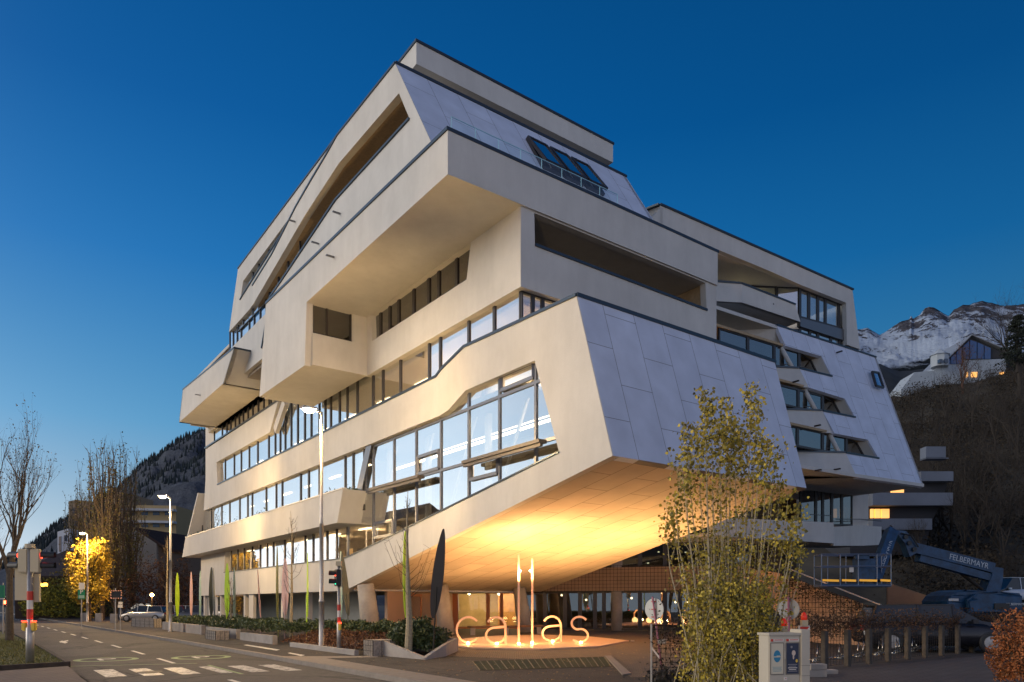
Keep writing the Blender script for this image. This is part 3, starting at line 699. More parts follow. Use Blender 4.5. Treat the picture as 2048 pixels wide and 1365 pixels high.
# balcony parapets (left facets), slabs, glazing and reveals of the three openings
rows = [((1548, 737), (1598.5, 737), (1617.8, 775.6), (1559, 775.6), (1571, 692), (1643, 713), (1663.5, 753)),
        ((1560, 822), (1645, 822), (1664, 866.5), (1572, 866.5), (1617.8, 775.6), (1690, 798), (1710, 835)),
        ((1580, 908), (1691, 906), (1714, 955), (1590, 955), (1669, 867), (1736, 880), (1757, 917))]
for i, (a1, b1, c1, d1, tl, tr, br) in enumerate(rows):
    pb, pc_ = HS(*b1), HS(*c1)
    dirx = Vector((1, .12, 0)); nl = (pc_-pb).cross(dirx).normalized()
    la, ld = hit(a1[0], a1[1], pb, nl)-dirx*4, hit(d1[0], d1[1], pb, nl)-dirx*4
    la.z = pb.z; ld.z = pc_.z
    bm = B0(); prism(bm, [la, pb, pc_, ld], IN*.22); part('balcony_parapet', bm, STUCCO)
    bm = B0(); beam(bm, la, pb, .3, .1, off=IN*.08+UP*.03); part('coping', bm, CAP)
    bm = B0(); prism(bm, [ld+IN*.1, pc_+IN*.1, HS(*br)+IN*.25+UP*(pc_.z-HS(*br).z), HS(*br)+IN*3.5+UP*(pc_.z-HS(*br).z), ld+IN*6+UP*0], UP*.16); part('balcony_floor', bm, STUCCO)
    # ceiling of the opening
    zt3 = HS(*tl).z
    q = [HS(*tl)-cN*7, HS(*tl), HS(*tr), HS(*tr)+IN*3.4, HS(*tl)-cN*7+IN*6]
    for p in q: p.z = zt3
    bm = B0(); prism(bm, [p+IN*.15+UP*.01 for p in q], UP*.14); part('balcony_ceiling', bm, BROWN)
    # light reveal on the right
    tr3, br3 = HS(*tr), HS(*br); bm = B0(); dd = IN*.7-cN*.1
    prism(bm, [tr3+IN*.02, br3+IN*.02, br3+dd, tr3+dd], cN*.15); part('reveal', bm, STUCCO)
    # glazing
    g1, g0 = br3+dd, br3+dd-cN*3.2; g2 = tr3+dd
    base = br3.z
    pts = [(g1+UP*0, g2), ]
    bm = None
    xs3 = [g1 - cN*k for k in (0, 2.2, 4.6, 7.0, 9.5)]
    for k, (p, q) in enumerate(zip(xs3, xs3[1:])):
        off = (g2-g1) if k == 0 else Vector((0, 0, (g2-g1).z))
        window([q, p, p+off, q+Vector((0, 0, off.z))], IN, FRAME, GLASSD, .11)
    bm = B0(); c3 = pb + IN*.3; c4 = HS(*tl)+IN*.32; tube(bm, [pb-UP*.2+IN*.3, Vector((c4.x, c4.y, zt3))], .13, 12); part('column', bm, STUCCO, smooth=True)
    # rail
    bm = B0(); hz_ = pb.z+.32
    beam(bm, Vector((la.x, la.y, hz_))+IN*.4, Vector((pb.x, pb.y, hz_))+IN*.4, .035, .035)
    for t in (.3, .5, .7, .9): p = la.lerp(pb, t)+IN*.4; beam(bm, (p.x, p.y, pb.z-.1), (p.x, p.y, hz_), .03, .03)
    part('railing', bm, FRAME)
# dark backing so the openings read as rooms
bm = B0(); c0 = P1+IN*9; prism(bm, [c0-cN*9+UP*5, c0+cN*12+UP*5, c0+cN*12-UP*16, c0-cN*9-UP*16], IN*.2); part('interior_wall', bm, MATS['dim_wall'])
# roof storey
bm = B0()
fas = [(1325, 413), (1705, 581), (1720, 699), (1694, 690), (1692.6, 606), (1601, 570), (1536, 541), (1340, 460), (1300, 440)]
prism(bm, pl(fas, HWg), IN*.3)
rs, re_ = HWg(1340, 461), HWg(1692.6, 606)
prism(bm, [rs+IN*.3, re_+IN*.3, re_+IN*5, rs+IN*7], UP*.2)
rr_, rt_ = HWg(1705, 581), HWg(1720, 699); prism(bm, [rr_+IN*.3, rt_+IN*.3, rt_+IN*8, rr_+IN*8], -cN*.2)
part('roof_fascia', bm, STUCCO)
bm = B0(); beam(bm, HWg(1320, 411), HWg(1706, 581), .4, .1, off=IN*.12+UP*.05)
tl_ = HWg(1320, 411); beam(bm, tl_, tl_+IN*5+cN*(-1.5), .4, .1); part('coping', bm, CAP)
bm = B0(); prism(bm, [tl_, tl_-UP*1.3, tl_-UP*1.3+IN*5-cN*1.5, tl_+IN*5-cN*1.5], cN*.2); part('facade_wall', bm, STUCCO)
# curved balcony 1 and balcony 2 (facetted)
def facets(top_, bot_, offs, name='balcony_parapet'):
    ref = HWg(*bot_[-1]); Bq = [HD(x, y, (ref.z-CH)*F/(HZ-y)) for x, y in bot_]; T = []
    refT = HWg(*top_[-1])
    for (x, y), b_ in zip(top_, Bq): t_ = HD(x, y, b_.y); T.append(t_)
    T[-1] = refT
    bm = B0()
    for i in range(len(T)-1): prism(bm, [T[i], T[i+1], Bq[i+1], Bq[i]], IN*.2)
    part(name, bm, STUCCO)
    bm = B0()
    for p, q in zip(T, T[1:]): beam(bm, p, q, .28, .09, off=IN*.08+UP*.03)
    part('coping', bm, CAP)
    zb2 = min(p.z for p in Bq); bm = B0()
    for i in range(len(T)-1): prism(bm, [Bq[i]+IN*.1, Bq[i+1]+IN*.1, Bq[i+1]+IN*4.5, Bq[i]+IN*5.5], UP*.15)
    part('balcony_floor', bm, STUCCO)
    bm = B0()
    for p, q in zip(T[1:], T[2:]):
        beam(bm, p+IN*.5+UP*.3, q+IN*.5+UP*.3, .035, .035)
        for k in range(5): c_ = p.lerp(q, k/4)+IN*.5; beam(bm, c_, c_+UP*.3, .03, .03)
    part('railing', bm, FRAME)
facets([(1405, 562), (1483, 568), (1590.6, 610.3)], [(1405, 601), (1485, 605.5), (1601, 644)], [0, 0, 0])
facets([(1405, 630), (1466.6, 651), (1553.6, 652)], [(1405, 674), (1468, 689.5), (1571, 692)], [0, 0, 0])
# glazing of the roof storey: corner bay and recessed facet
def rowwin(xs, yt, yb, off, mg=GLASS, h=HWg):
    for x0, x1 in zip(xs, xs[1:]):
        window([h(x0, yb(x0), off), h(x1, yb(x1), off), h(x1, yt(x1), off), h(x0, yt(x0), off)], IN, FRAME, mg, .12)
lin = lambda xa, ya, xb, yb: (lambda x: ya+(yb-ya)*(x-xa)/(xb-xa))
rowwin([1600, 1618, 1636, 1651, 1678, 1694], lin(1600, 576, 1694, 611), lin(1600, 636, 1694, 662), -.35)
rowwin([1600, 1620, 1636, 1662, 1680, 1694], lin(1600, 654, 1694, 682), lin(1600, 676, 1694, 704), -.35)
bm = B0(); q = pl([(1601, 636), (1694, 661), (1694, 683), (1601, 653)], lambda x, y: HWg(x, y, -.2)); prism(bm, q, IN*.25); part('spandrel', bm, FRAMEG)
gA = HWg(1600, 640, -.35); dirl = (-cN + IN*.55).normalized(); nl2 = Vector((dirl.y, -dirl.x, 0))
zT, zB3, zM = HWg(1600, 574, -.35).z, HWg(1600, 640, -.35).z, HWg(1600, 676, -.35).z
for i in range(7):
    p, q = gA+dirl*i*1.5, gA+dirl*(i+1)*1.5
    window([Vector((q.x, q.y, zB3)), Vector((p.x, p.y, zB3)), Vector((p.x, p.y, zT)), Vector((q.x, q.y, zT))], IN, FRAME, GLASS if i < 4 else GLASSD, .12)
    window([Vector((q.x, q.y, zM)), Vector((p.x, p.y, zM)), Vector((p.x, p.y, zB3-.6)), Vector((q.x, q.y, zB3-.6))], IN, FRAME, GLASS if i < 1 else GLASSD, .12)
bm = B0()
for x, y, s in ((1467, 645, .12), (1480, 646, .3)): 
    p = HWg(x, y, -3.5); abox(bm, p.x-s, p.x+s, p.y, p.y+.05, p.z-.25, p.z+.25)
part('lamp', bm, mat('warm_lamp', (1, .9, .6), .5, emit=(1, .85, .4), estr=4))
for x, y, off, pw in ((1507, 705, -1.6, 40), (1470, 640, -2.5, 22)):
    p = HWg(x, y, off); plight('balcony_light', p, pw, (1, .75, .35), .08, bld)
for x, y in ((1536, 613), (1586, 765), (1629, 853), (1630, 942), (1668, 940), (1673, 706)): p = HS(x, y); bm = B0(); beam(bm, p+nW*.4, p, .1, .08); part('drain_spout', bm, FRAME)
# window flap on the cladding
bm = B0(); q = pl([(1744, 744), (1757, 746), (1767, 776), (1752, 772)], lambda x, y: HS(x, y, .25))
for p, r_ in zip(q, q[1:]+q[:1]): beam(bm, p, r_, .12, .12)
fo = part('skylight', bm, FRAME); bm = B0(); prism(bm, q, -nS*.03); part('pane', bm, GLASS, fo)
# lower storey under the wing
def HL(x, y, off=0): return hit(x, y, P1+nW*off, nW)
bm = B0(); q = pl([(1425, 1035), (1667.6, 1045.5), (1667.6, 1087), (1425.6, 1072)], lambda x, y: HL(x, y, 1.5)); prism(bm, q, IN*.25)
q2 = [HL(1667.6, 1054, 1.4), HL(1667.6, 1092, 1.4), HL(1722, 1092, -.5), HL(1722, 1051, -.5)]; prism(bm, q2, IN*.2)
q3 = [HL(1722, 1051, -.5), HL(1722, 1092, -.5), HL(1763, 1090, -2.8), HL(1763, 1054, -2.8)]; prism(bm, q3, IN*.2)
prism(bm, [q[3]+IN*.1, q[2]+IN*.1, q2[1]+IN*.1, q2[2]+IN*.1, q3[2]+IN*.1, q3[2]+IN*4, q[3]+IN*6], UP*.2)
part('balcony_parapet', bm, STUCCO)
bm = B0(); q = pl([(1705, 950), (1737, 955), (1737, 1052), (1705, 1052)], lambda x, y: HL(x, y, -1.6)); prism(bm, q, IN*2); part('pier', bm, STUCCO)
rowwin([1600, 1632, 1646, 1664, 1684, 1705], lambda x: 955, lambda x: 1052, -1.5, GLASSD)
bm = B0(); 
for x0, x1 in ((1667, 1674), (1681, 1685)): q = pl([(x0, 1018), (x1, 1018), (x1, 1036), (x0, 1036)], lambda x, y: HL(x, y, -2.4)); prism(bm, q, IN*.05)
part('lit_room', bm, mat('lit_window', (1, .7, .3), .5, emit=(1, .42, .08), estr=1.1))
bm = B0(); p, q = HL(1620, 1046, 1.2), HL(1665, 1048, 1.2); beam(bm, p+UP*.5, q+UP*.5, .04, .04); p2, q_ = HL(1672, 1050, 1.2), HL(1722, 1049, -.6); beam(bm, p2+UP*.35, q_+UP*.35, .05, .05); beam(bm, q_+UP*.35, HL(1763, 1052, -2.9)+UP*.35, .05, .05)
part('railing', bm, FRAME)
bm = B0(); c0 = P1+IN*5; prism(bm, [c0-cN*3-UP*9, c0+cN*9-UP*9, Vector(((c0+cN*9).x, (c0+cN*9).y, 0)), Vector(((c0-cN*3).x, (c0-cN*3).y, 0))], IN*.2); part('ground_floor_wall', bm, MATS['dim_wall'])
# ============================================================ GROUND
ASPH = mat('asphalt', (.10, .088, .076), .8, var=.22, scale=6, bump=.5, bscale=90, streak=.35, sscale=(.35, .22, 1), detail=12)
ASPH2 = mat('pavement_asphalt', (.075, .062, .052), .85, var=.25, scale=7, bump=.5, bscale=90, streak=.4, sscale=(.6, .3, 1), detail=12)
EARTH = mat('ground', (.055, .05, .04), .95, var=.3, scale=.3)
def cracks(m, sc, k_):
    t = m.node_tree; p = t.nodes['Principled BSDF']; c = t.nodes.new('ShaderNodeTexCoord'); n = t.nodes.new('ShaderNodeTexNoise'); n.inputs['Scale'].default_value = 1.3; n.inputs['Detail'].default_value = 6; t.links.new(c.outputs['Object'], n.inputs[0])
    ad_ = t.nodes.new('ShaderNodeMix'); ad_.data_type = 'VECTOR'; ad_.inputs[0].default_value = .35; t.links.new(c.outputs['Object'], ad_.inputs[4]); t.links.new(n.outputs[1], ad_.inputs[5])
    v = t.nodes.new('ShaderNodeTexVoronoi'); v.feature = 'DISTANCE_TO_EDGE'; v.inputs['Scale'].default_value = sc; t.links.new(ad_.outputs[1], v.inputs['Vector'])
    r = t.nodes.new('ShaderNodeValToRGB'); r.color_ramp.elements[0].position = .004; r.color_ramp.elements[1].position = .012; r.color_ramp.elements[0].color = (k_, k_, k_, 1); t.links.new(v.outputs[0], r.inputs[0])
    n2 = t.nodes.new('ShaderNodeTexVoronoi'); n2.inputs['Scale'].default_value = sc*.35; t.links.new(c.outputs['Object'], n2.inputs['Vector']); s_ = t.nodes.new('ShaderNodeSeparateColor'); t.links.new(n2.outputs['Color'], s_.inputs[0]); mr = t.nodes.new('ShaderNodeMapRange'); mr.inputs[3].default_value = .78; mr.inputs[4].default_value = 1.12; t.links.new(s_.outputs[0], mr.inputs[0])
    src = p.inputs['Base Color'].links[0].from_socket; m1 = t.nodes.new('ShaderNodeMix'); m1.data_type = 'RGBA'; m1.blend_type = 'MULTIPLY'; m1.inputs[0].default_value = 1; t.links.new(src, m1.inputs[6]); t.links.new(r.outputs[0], m1.inputs[7])
    m2 = t.nodes.new('ShaderNodeMix'); m2.data_type = 'RGBA'; m2.blend_type = 'MULTIPLY'; m2.inputs[0].default_value = 1; t.links.new(m1.outputs[2], m2.inputs[6]); t.links.new(mr.outputs[0], m2.inputs[7]); t.links.new(m2.outputs[2], p.inputs['Base Color'])
cracks(ASPH, .32, .45); cracks(ASPH2, .4, .5)
KERB = mat('kerb_stone', (.26, .22, .18), .8, var=.15, scale=4, bump=.3)
PAINT = mat('road_paint', (.62, .60, .54), .6, var=.12, scale=8)
GREENP = mat('green_paint', (.25, .34, .16), .7, var=.15, scale=5)
bm = B0(); s = 9000
bm.faces.new([bm.verts.new((x, y, -.16)) for x, y in ((-s, -60), (s, -60), (s, s), (-s, s))]); struct('ground', bm, EARTH)
def sheet(name, pts, z, m, thick=0):
    bm = B0(); P = [Vector((p.x, p.y, z)) for p in pts]
    if thick: prism(bm, P, -UP*thick)
    else:
        for t in geometry.tessellate_polygon([P]): bm.faces.new([bm.verts.new(P[i]) for i in t])
        bmesh.ops.remove_doubles(bm, verts=bm.verts[:], dist=1e-5); bmesh.ops.recalc_face_normals(bm, faces=bm.faces[:])
        if bm.faces[0].normal.z < 0: bmesh.ops.reverse_faces(bm, faces=bm.faces[:])
    return struct(name, bm, m)
road = [W(-40, 2.1, 0), W(20.2, 2.1, 0), W(45, 1.6, 0), W(160, -6, 0), W(400, -40, 0), W(400, -10, 0), W(160, 5, 0), W(60, 6.9, 0), W(34, 7.45, 0), W(24, 7.6, 0), W(-40, 7.8, 0)]
sheet('road', road, -.12, ASPH)
# right-hand pavement and square (top at z = 0) as sheets 4 mm apart
sheet('pavement', [W(-40, 7.95, 0), W(24, 7.75, 0), W(34, 7.6, 0), W(60, 7.05, 0), W(160, 5.2, 0), W(400, -9.5, 0), W(400, 60, 0), W(-40, 60, 0)], 0, ASPH2, .12)
bm = B0(); 
ks = [W(-40, 7.8, 0), W(24, 7.6, 0), W(34, 7.45, 0), W(60, 6.9, 0), W(160, 5, 0), W(400, -10, 0)]
for p, q in zip(ks, ks[1:]): beam(bm, p+B_*.075, q+B_*.075, .16, .14, off=-UP*.06)
struct('kerb', bm, KERB)
# near-left paving and verge
BRK = brickmat('brick_paving', (.17, .125, .10), (.21, .16, .125), (.07, .055, .045), .21, .105, .008, .85)
GRS = mat('verge_soil', (.085, .09, .03), .95, var=.4, scale=2.5, bump=.8, bscale=30)
sheet('brick_paving', [W(-40, 2.0, 0), W(19.2, 1.95, 0), G(136, 1331), G(-60, 1345), G(-400, 1345), W(-40, -30, 0)], -.02, BRK, .12)
vg = [G(136, 1327), G(72, 1290), G(24, 1267), W(60, .6, 0), W(60, -12, 0), G(-500, 1336), G(0, 1335)]
sheet('verge', vg, 0.0, GRS, .14)
bm = B0()
for p, q in ((vg[0], vg[1]), (vg[1], vg[2]), (vg[2], vg[3]), (vg[-1], vg[0]), (G(-200, 1340), vg[-1])):
    p = p.copy(); q = q.copy(); p.z = q.z = -.03; beam(bm, p, q, .12, .16)
struct('verge_kerb', bm, mat('dark_kerb', (.06, .045, .035), .9, var=.3, scale=3))
rn = random.Random(3)
bm = B0()
def inpoly(p, P):
    c = False
    for i in range(len(P)):
        a1, b1 = P[i], P[i-1]
        if (a1.y > p.y) != (b1.y > p.y) and p.x < (b1.x-a1.x)*(p.y-a1.y)/(b1.y-a1.y)+a1.x: c = not c
    return c
cnt = 0
while cnt < 16000:
    p = Vector((rn.uniform(-24, -11), rn.uniform(19, 45), 0))
    if not inpoly(p, vg): continue
    if p.y > 32 and rn.random() < .5: continue
    cnt += 1; h = rn.uniform(.03, .09); a = rn.uniform(0, 6.28); w_ = Vector((math.cos(a), math.sin(a), 0))*.012
    bm.faces.new([bm.verts.new(p-w_), bm.verts.new(p+w_), bm.verts.new(p+UP*h+Vector((rn.gauss(0, .03), rn.gauss(0, .03), 0)))])
tag(new_obj('grass', bm, mat('grass_blade', (.16, .17, .04), .8, island=.5, col2=(.09, .07, .02))), 'short autumn grass on the verge beside the road', 'grass', kind='stuff')
# square: cobbles, warm letter platform, grass grid
COB = brickmat('cobbles', (.17, .13, .10), (.23, .17, .12), (.06, .045, .035), .14, .12, .012, .8, bump=.8)
sheet('cobbles', [G(860, 1305), G(905, 1313), G(1050, 1319), G(1205, 1314), G(1262, 1355), G(1330, 1355), G(1560, 1300), G(1500, 1262), G(1080, 1254), G(905, 1254), G(840, 1262)], .004, COB)
GRID = mat('grass_grid', (.07, .075, .02), .95, var=.5, scale=6, bump=.9, bscale=25)
gq = [G(945, 1324), G(1208, 1315), G(1222, 1334), G(960, 1342)]
sheet('grass_grid', gq, .008, GRID)
bm = B0()
for i in range(21):
    p, q = gq[0].lerp(gq[1], i/20), gq[3].lerp(gq[2], i/20); p.z = q.z = .014; beam(bm, p, q, .015 if i % 2 else .03, .01)
for i in range(13):
    p, q = gq[0].lerp(gq[3], i/12), gq[1].lerp(gq[2], i/12); p.z = q.z = .013; beam(bm, p, q, .012, .01)
struct('grid_bars', bm, mat('grid_metal', (.16, .13, .08), .7))
bm = B0(); gk = [G(1210, 1314), G(1222, 1314), G(1262, 1350), G(1245, 1352)]
for p in gk: p.z = .008
prism(bm, gk, UP*.03); struct('kerb_strip', bm, KERB)
# paving strip along the kerb + light edge
bm = B0(); p0, p1_ = W(15.2, 8.15, .004), W(22.3, 8.05, .004)
prism(bm, [W(-10, 7.96, .002), W(22.6, 7.78, .002), W(21.9, 8.55, .002), W(-10, 8.4, .002)], UP*.004); struct('kerb_apron', bm, KERB)
bm = B0(); prism(bm, [W(21.0, 8.5, .002), W(22.3, 8.1, .002), W(20.9, 10.2, .002), W(20.4, 10.0, .002)], UP*.005); struct('paving_strip', bm, KERB)
# ---- markings
def mark(name, pts, m=PAINT, z=-.116):
    bm = B0(); P = [Vector((p.x, p.y, z)) for p in pts]
    f = bm.faces.new([bm.verts.new(p) for p in P]); bm.normal_update()
    if f.normal.z < 0: bmesh.ops.reverse_faces(bm, faces=[f])
    return new_obj(name, bm, m)
PW = bpy.data.materials.new('worn_paint'); PW.use_nodes = True
t = PW.node_tree; p_ = t.nodes['Principled BSDF']; n_1 = t.nodes.new('ShaderNodeTexNoise'); n_1.inputs['Scale'].default_value = 5; n_1.inputs['Detail'].default_value = 9; n_1.inputs['Roughness'].default_value = .8
c_1 = t.nodes.new('ShaderNodeTexCoord'); t.links.new(c_1.outputs['Object'], n_1.inputs[0]); r_1 = t.nodes.new('ShaderNodeValToRGB'); t.links.new(n_1.outputs[0], r_1.inputs[0])
r_1.color_ramp.elements[0].position = .44; r_1.color_ramp.elements[0].color = (.10, .09, .08, 1); r_1.color_ramp.elements[1].position = .50; r_1.color_ramp.elements[1].color = (.58, .55, .5, 1); t.links.new(r_1.outputs[0], p_.inputs[0])
def stripe(u0, u1, v, w_, m=PAINT, sl=0): return [W(u0, v-w_/2, 0), W(u1, v-w_/2+sl, 0), W(u1, v+w_/2+sl, 0), W(u0, v+w_/2, 0)]
mk = B0()
def addm(bm, pts, z=-.116):
    P = [Vector((p.x, p.y, z)) for p in pts]; f = bm.faces.new([bm.verts.new(p) for p in P]); f.normal_update()
    if f.normal.z < 0: f.normal_flip()
u = 23.3
for i in range(30):
    sl = -.0045*max(0, u-30)
    addm(mk, stripe(u, u+2.4, 4.78+sl*3, .12)); u += 4.75
addm(mk, stripe(10, 17.5, 4.78, .12))
# thin line just before the crossing
addm(mk, [G(136+4, 1329.5), G(400, 1319), G(400, 1320.2), G(136+4, 1331)], -.117) if False else None
struct('lane_marking', mk, PAINT)
mk = B0(); 
for i, v in enumerate((2.78, 3.58, 4.4, 5.2, 6.0, 6.8)):
    uc_ = 21.0-.2*i
    addm(mk, stripe(uc_-1.15, uc_+1.15, v, .46 if i != 3 else .3))
struct('crosswalk', mk, PW)
mk = B0(); addm(mk, stripe(18.7, 22.0, 5.42, .1)); p, q = G(140, 1325), G(395, 1319.5)
addm(mk, [p, q, q+A_*.12, p+A_*.12], -.1165)
struct('lane_edge_marking', mk, GREENP)
for (x, y) in ((213, 1312), (403, 1308)):
    c = G(x, y); mk = B0(); n_ = 48; r0, r1 = .72, .92
    for i in range(n_):
        a, b = 2*math.pi*i/n_, 2*math.pi*(i+1)/n_
        addm(mk, [c+Vector((math.cos(a)*r0, math.sin(a)*r0, 0)), c+Vector((math.cos(b)*r0, math.sin(b)*r0, 0)), c+Vector((math.cos(b)*r1, math.sin(b)*r1, 0)), c+Vector((math.cos(a)*r1, math.sin(a)*r1, 0))], -.1155)
    struct('parking_zone_marking', mk, GREENP)
    o = text_obj('P', 1.25, PAINT, frame_m((c.x, c.y, -.115), -B_*-1, A_) , extrude=0); o.name = 'parking_zone_letter'; o['kind'] = 'structure'
mk = B0()
for pts in ([G(118, 1279), G(124, 1277), G(136, 1280), G(130, 1282)],): addm(mk, pts)
addm(mk, [G(118, 1279), G(136, 1276), G(137, 1277.5), G(121, 1280.5)], -.1155)
struct('arrow_marking', mk, PAINT)
mk = B0()
for pts in ([G(487, 1291), G(494, 1290), G(560, 1300), G(553, 1302)], [G(575, 1307), G(580, 1306), G(610, 1311), G(602, 1313)]): addm(mk, pts, .006)
struct('cycle_marking', mk, PAINT)
# far-right paving behind the cabinets
BR2 = brickmat('concrete_pavers', (.11, .085, .07), (.14, .11, .09), (.045, .035, .03), .4, .2, .015, .85)
sheet('parking_paving', [G(1540, 1420), G(1560, 1340), G(1640, 1345), G(1800, 1328), G(2060, 1303), G(2600, 1290), G(2600, 1500), G(1540, 1500)], .004, BR2)
# ============================================================ TERRAIN behind
def terrain(name, sil, Yr, Yf, m, rows_=40, amp=.05, nsc=1.0, zfoot=0, power=1.3, seed=0, ridge=.012, nx=160):
    """real hillside: ridge heights from silhouette directions at distance Yr(x), falling to Yf"""
    xs = [s_[0] for s_ in sil]
    def yat(x):
        for (a1, y1), (b1, y2) in zip(sil, sil[1:]):
            if x <= b1: return y1+(y2-y1)*(x-a1)/(b1-a1)
        return sil[-1][1]
    bm = B0(); grid = []
    for i in range(nx+1):
        x = xs[0]+(xs[-1]-xs[0])*i/nx; y = yat(x); H0 = (HZ-y)/F*Yr; Hs = sum((HZ-yat(x+k_*9))/F*Yr for k_ in range(-6, 7))/13; col = []
        for j in range(-6, rows_+1):
            t = j/rows_; 
            H = H0+(Hs-H0)*min(1, max(0, t)*6) if name == 'snowy_mountain' else H0
            D = Yr+(Yf-Yr)*t; h = H*(1-max(0, t))**power + (0 if j >= 0 else j*H*.04)
            X_ = (x-1024)/F*D
            nz = noise.fractal(Vector((X_/Yr*6*nsc+seed, D/Yr*6*nsc, h/Yr*4)), 1.0, 2.1, 7)
            nz2 = abs(noise.fractal(Vector((X_/Yr*9*nsc+seed, D/Yr*9*nsc+h/Yr*9*nsc, 7)), .95, 2.0, 8))
            e_ = min(1, max(0, t)*6+.15)
            z = h + H*(amp*nz*e_ + ridge*nz*1.0 - amp*1.3*nz2*e_)*(1-max(0, t))**.5
            col.append(bm.verts.new((X_, D, max(z, zfoot-1)+CH*0)))
        grid.append(col)
    for a, b in zip(grid, grid[1:]):
        for k in range(len(a)-1): bm.faces.new((a[k], b[k], b[k+1], a[k+1]))
    bmesh.ops.recalc_face_normals(bm, faces=bm.faces[:])
    if sum(f.normal.z for f in bm.faces) < 0: bmesh.ops.reverse_faces(bm, faces=bm.faces[:])
    return struct(name, bm, m, smooth=True)
def mountmat(name, low, rock, snow, zlo, zhi, k=.5, nscale=.004):
    m = bpy.data.materials.new(name); m.use_nodes = True; t = m.node_tree; p = t.nodes['Principled BSDF']; p.inputs['Roughness'].default_value = .95; p.inputs['Specular IOR Level'].default_value = .1
    c = t.nodes.new('ShaderNodeTexCoord'); n = t.nodes.new('ShaderNodeTexNoise'); n.inputs['Scale'].default_value = nscale; n.inputs['Detail'].default_value = 12; n.inputs['Roughness'].default_value = .7
    t.links.new(c.outputs['Object'], n.inputs[0])
    s_ = t.nodes.new('ShaderNodeSeparateXYZ'); t.links.new(c.outputs['Object'], s_.inputs[0])
    mr = t.nodes.new('ShaderNodeMapRange'); t.links.new(s_.outputs[2], mr.inputs[0]); mr.inputs[1].default_value = zlo; mr.inputs[2].default_value = zhi
    g = t.nodes.new('ShaderNodeNewGeometry'); sg = t.nodes.new('ShaderNodeSeparateXYZ'); t.links.new(g.outputs['Normal'], sg.inputs[0])
    # snow where high, noise and not too steep
    a = t.nodes.new('ShaderNodeMath'); a.operation = 'MULTIPLY_ADD'; t.links.new(n.outputs[0], a.inputs[0]); a.inputs[1].default_value = 2.2; a.inputs[2].default_value = -1.1
    b = t.nodes.new('ShaderNodeMath'); b.operation = 'ADD'; t.links.new(a.outputs[0], b.inputs[0]); t.links.new(mr.outputs[0], b.inputs[1])
    d = t.nodes.new('ShaderNodeMath'); d.operation = 'MULTIPLY_ADD'; t.links.new(sg.outputs[2], d.inputs[0]); d.inputs[1].default_value = k; t.links.new(b.outputs[0], d.inputs[2])
    r = t.nodes.new('ShaderNodeValToRGB'); t.links.new(d.outputs[0], r.inputs[0]); r.color_ramp.elements[0].position = .62; r.color_ramp.elements[0].color = (0, 0, 0, 1); r.color_ramp.elements[1].position = .76; r.color_ramp.elements[1].color = (1, 1, 1, 1)
    lr = t.nodes.new('ShaderNodeMix'); lr.data_type = 'RGBA'; t.links.new(n.outputs[0], lr.inputs[0]); lr.inputs[6].default_value = (*low, 1); lr.inputs[7].default_value = (*rock, 1)
    mx = t.nodes.new('ShaderNodeMix'); mx.data_type = 'RGBA'; t.links.new(r.outputs[0], mx.inputs[0]); t.links.new(lr.outputs[2], mx.inputs[6]); mx.inputs[7].default_value = (*snow, 1)
    t.links.new(mx.outputs[2], p.inputs['Base Color'])
    bp = t.nodes.new('ShaderNodeBump'); bp.inputs['Strength'].default_value = 1; bp.inputs['Distance'].default_value = 20; t.links.new(n.outputs[0], bp.inputs['Height']); t.links.new(bp.outputs[0], p.inputs['Normal'])
    return m
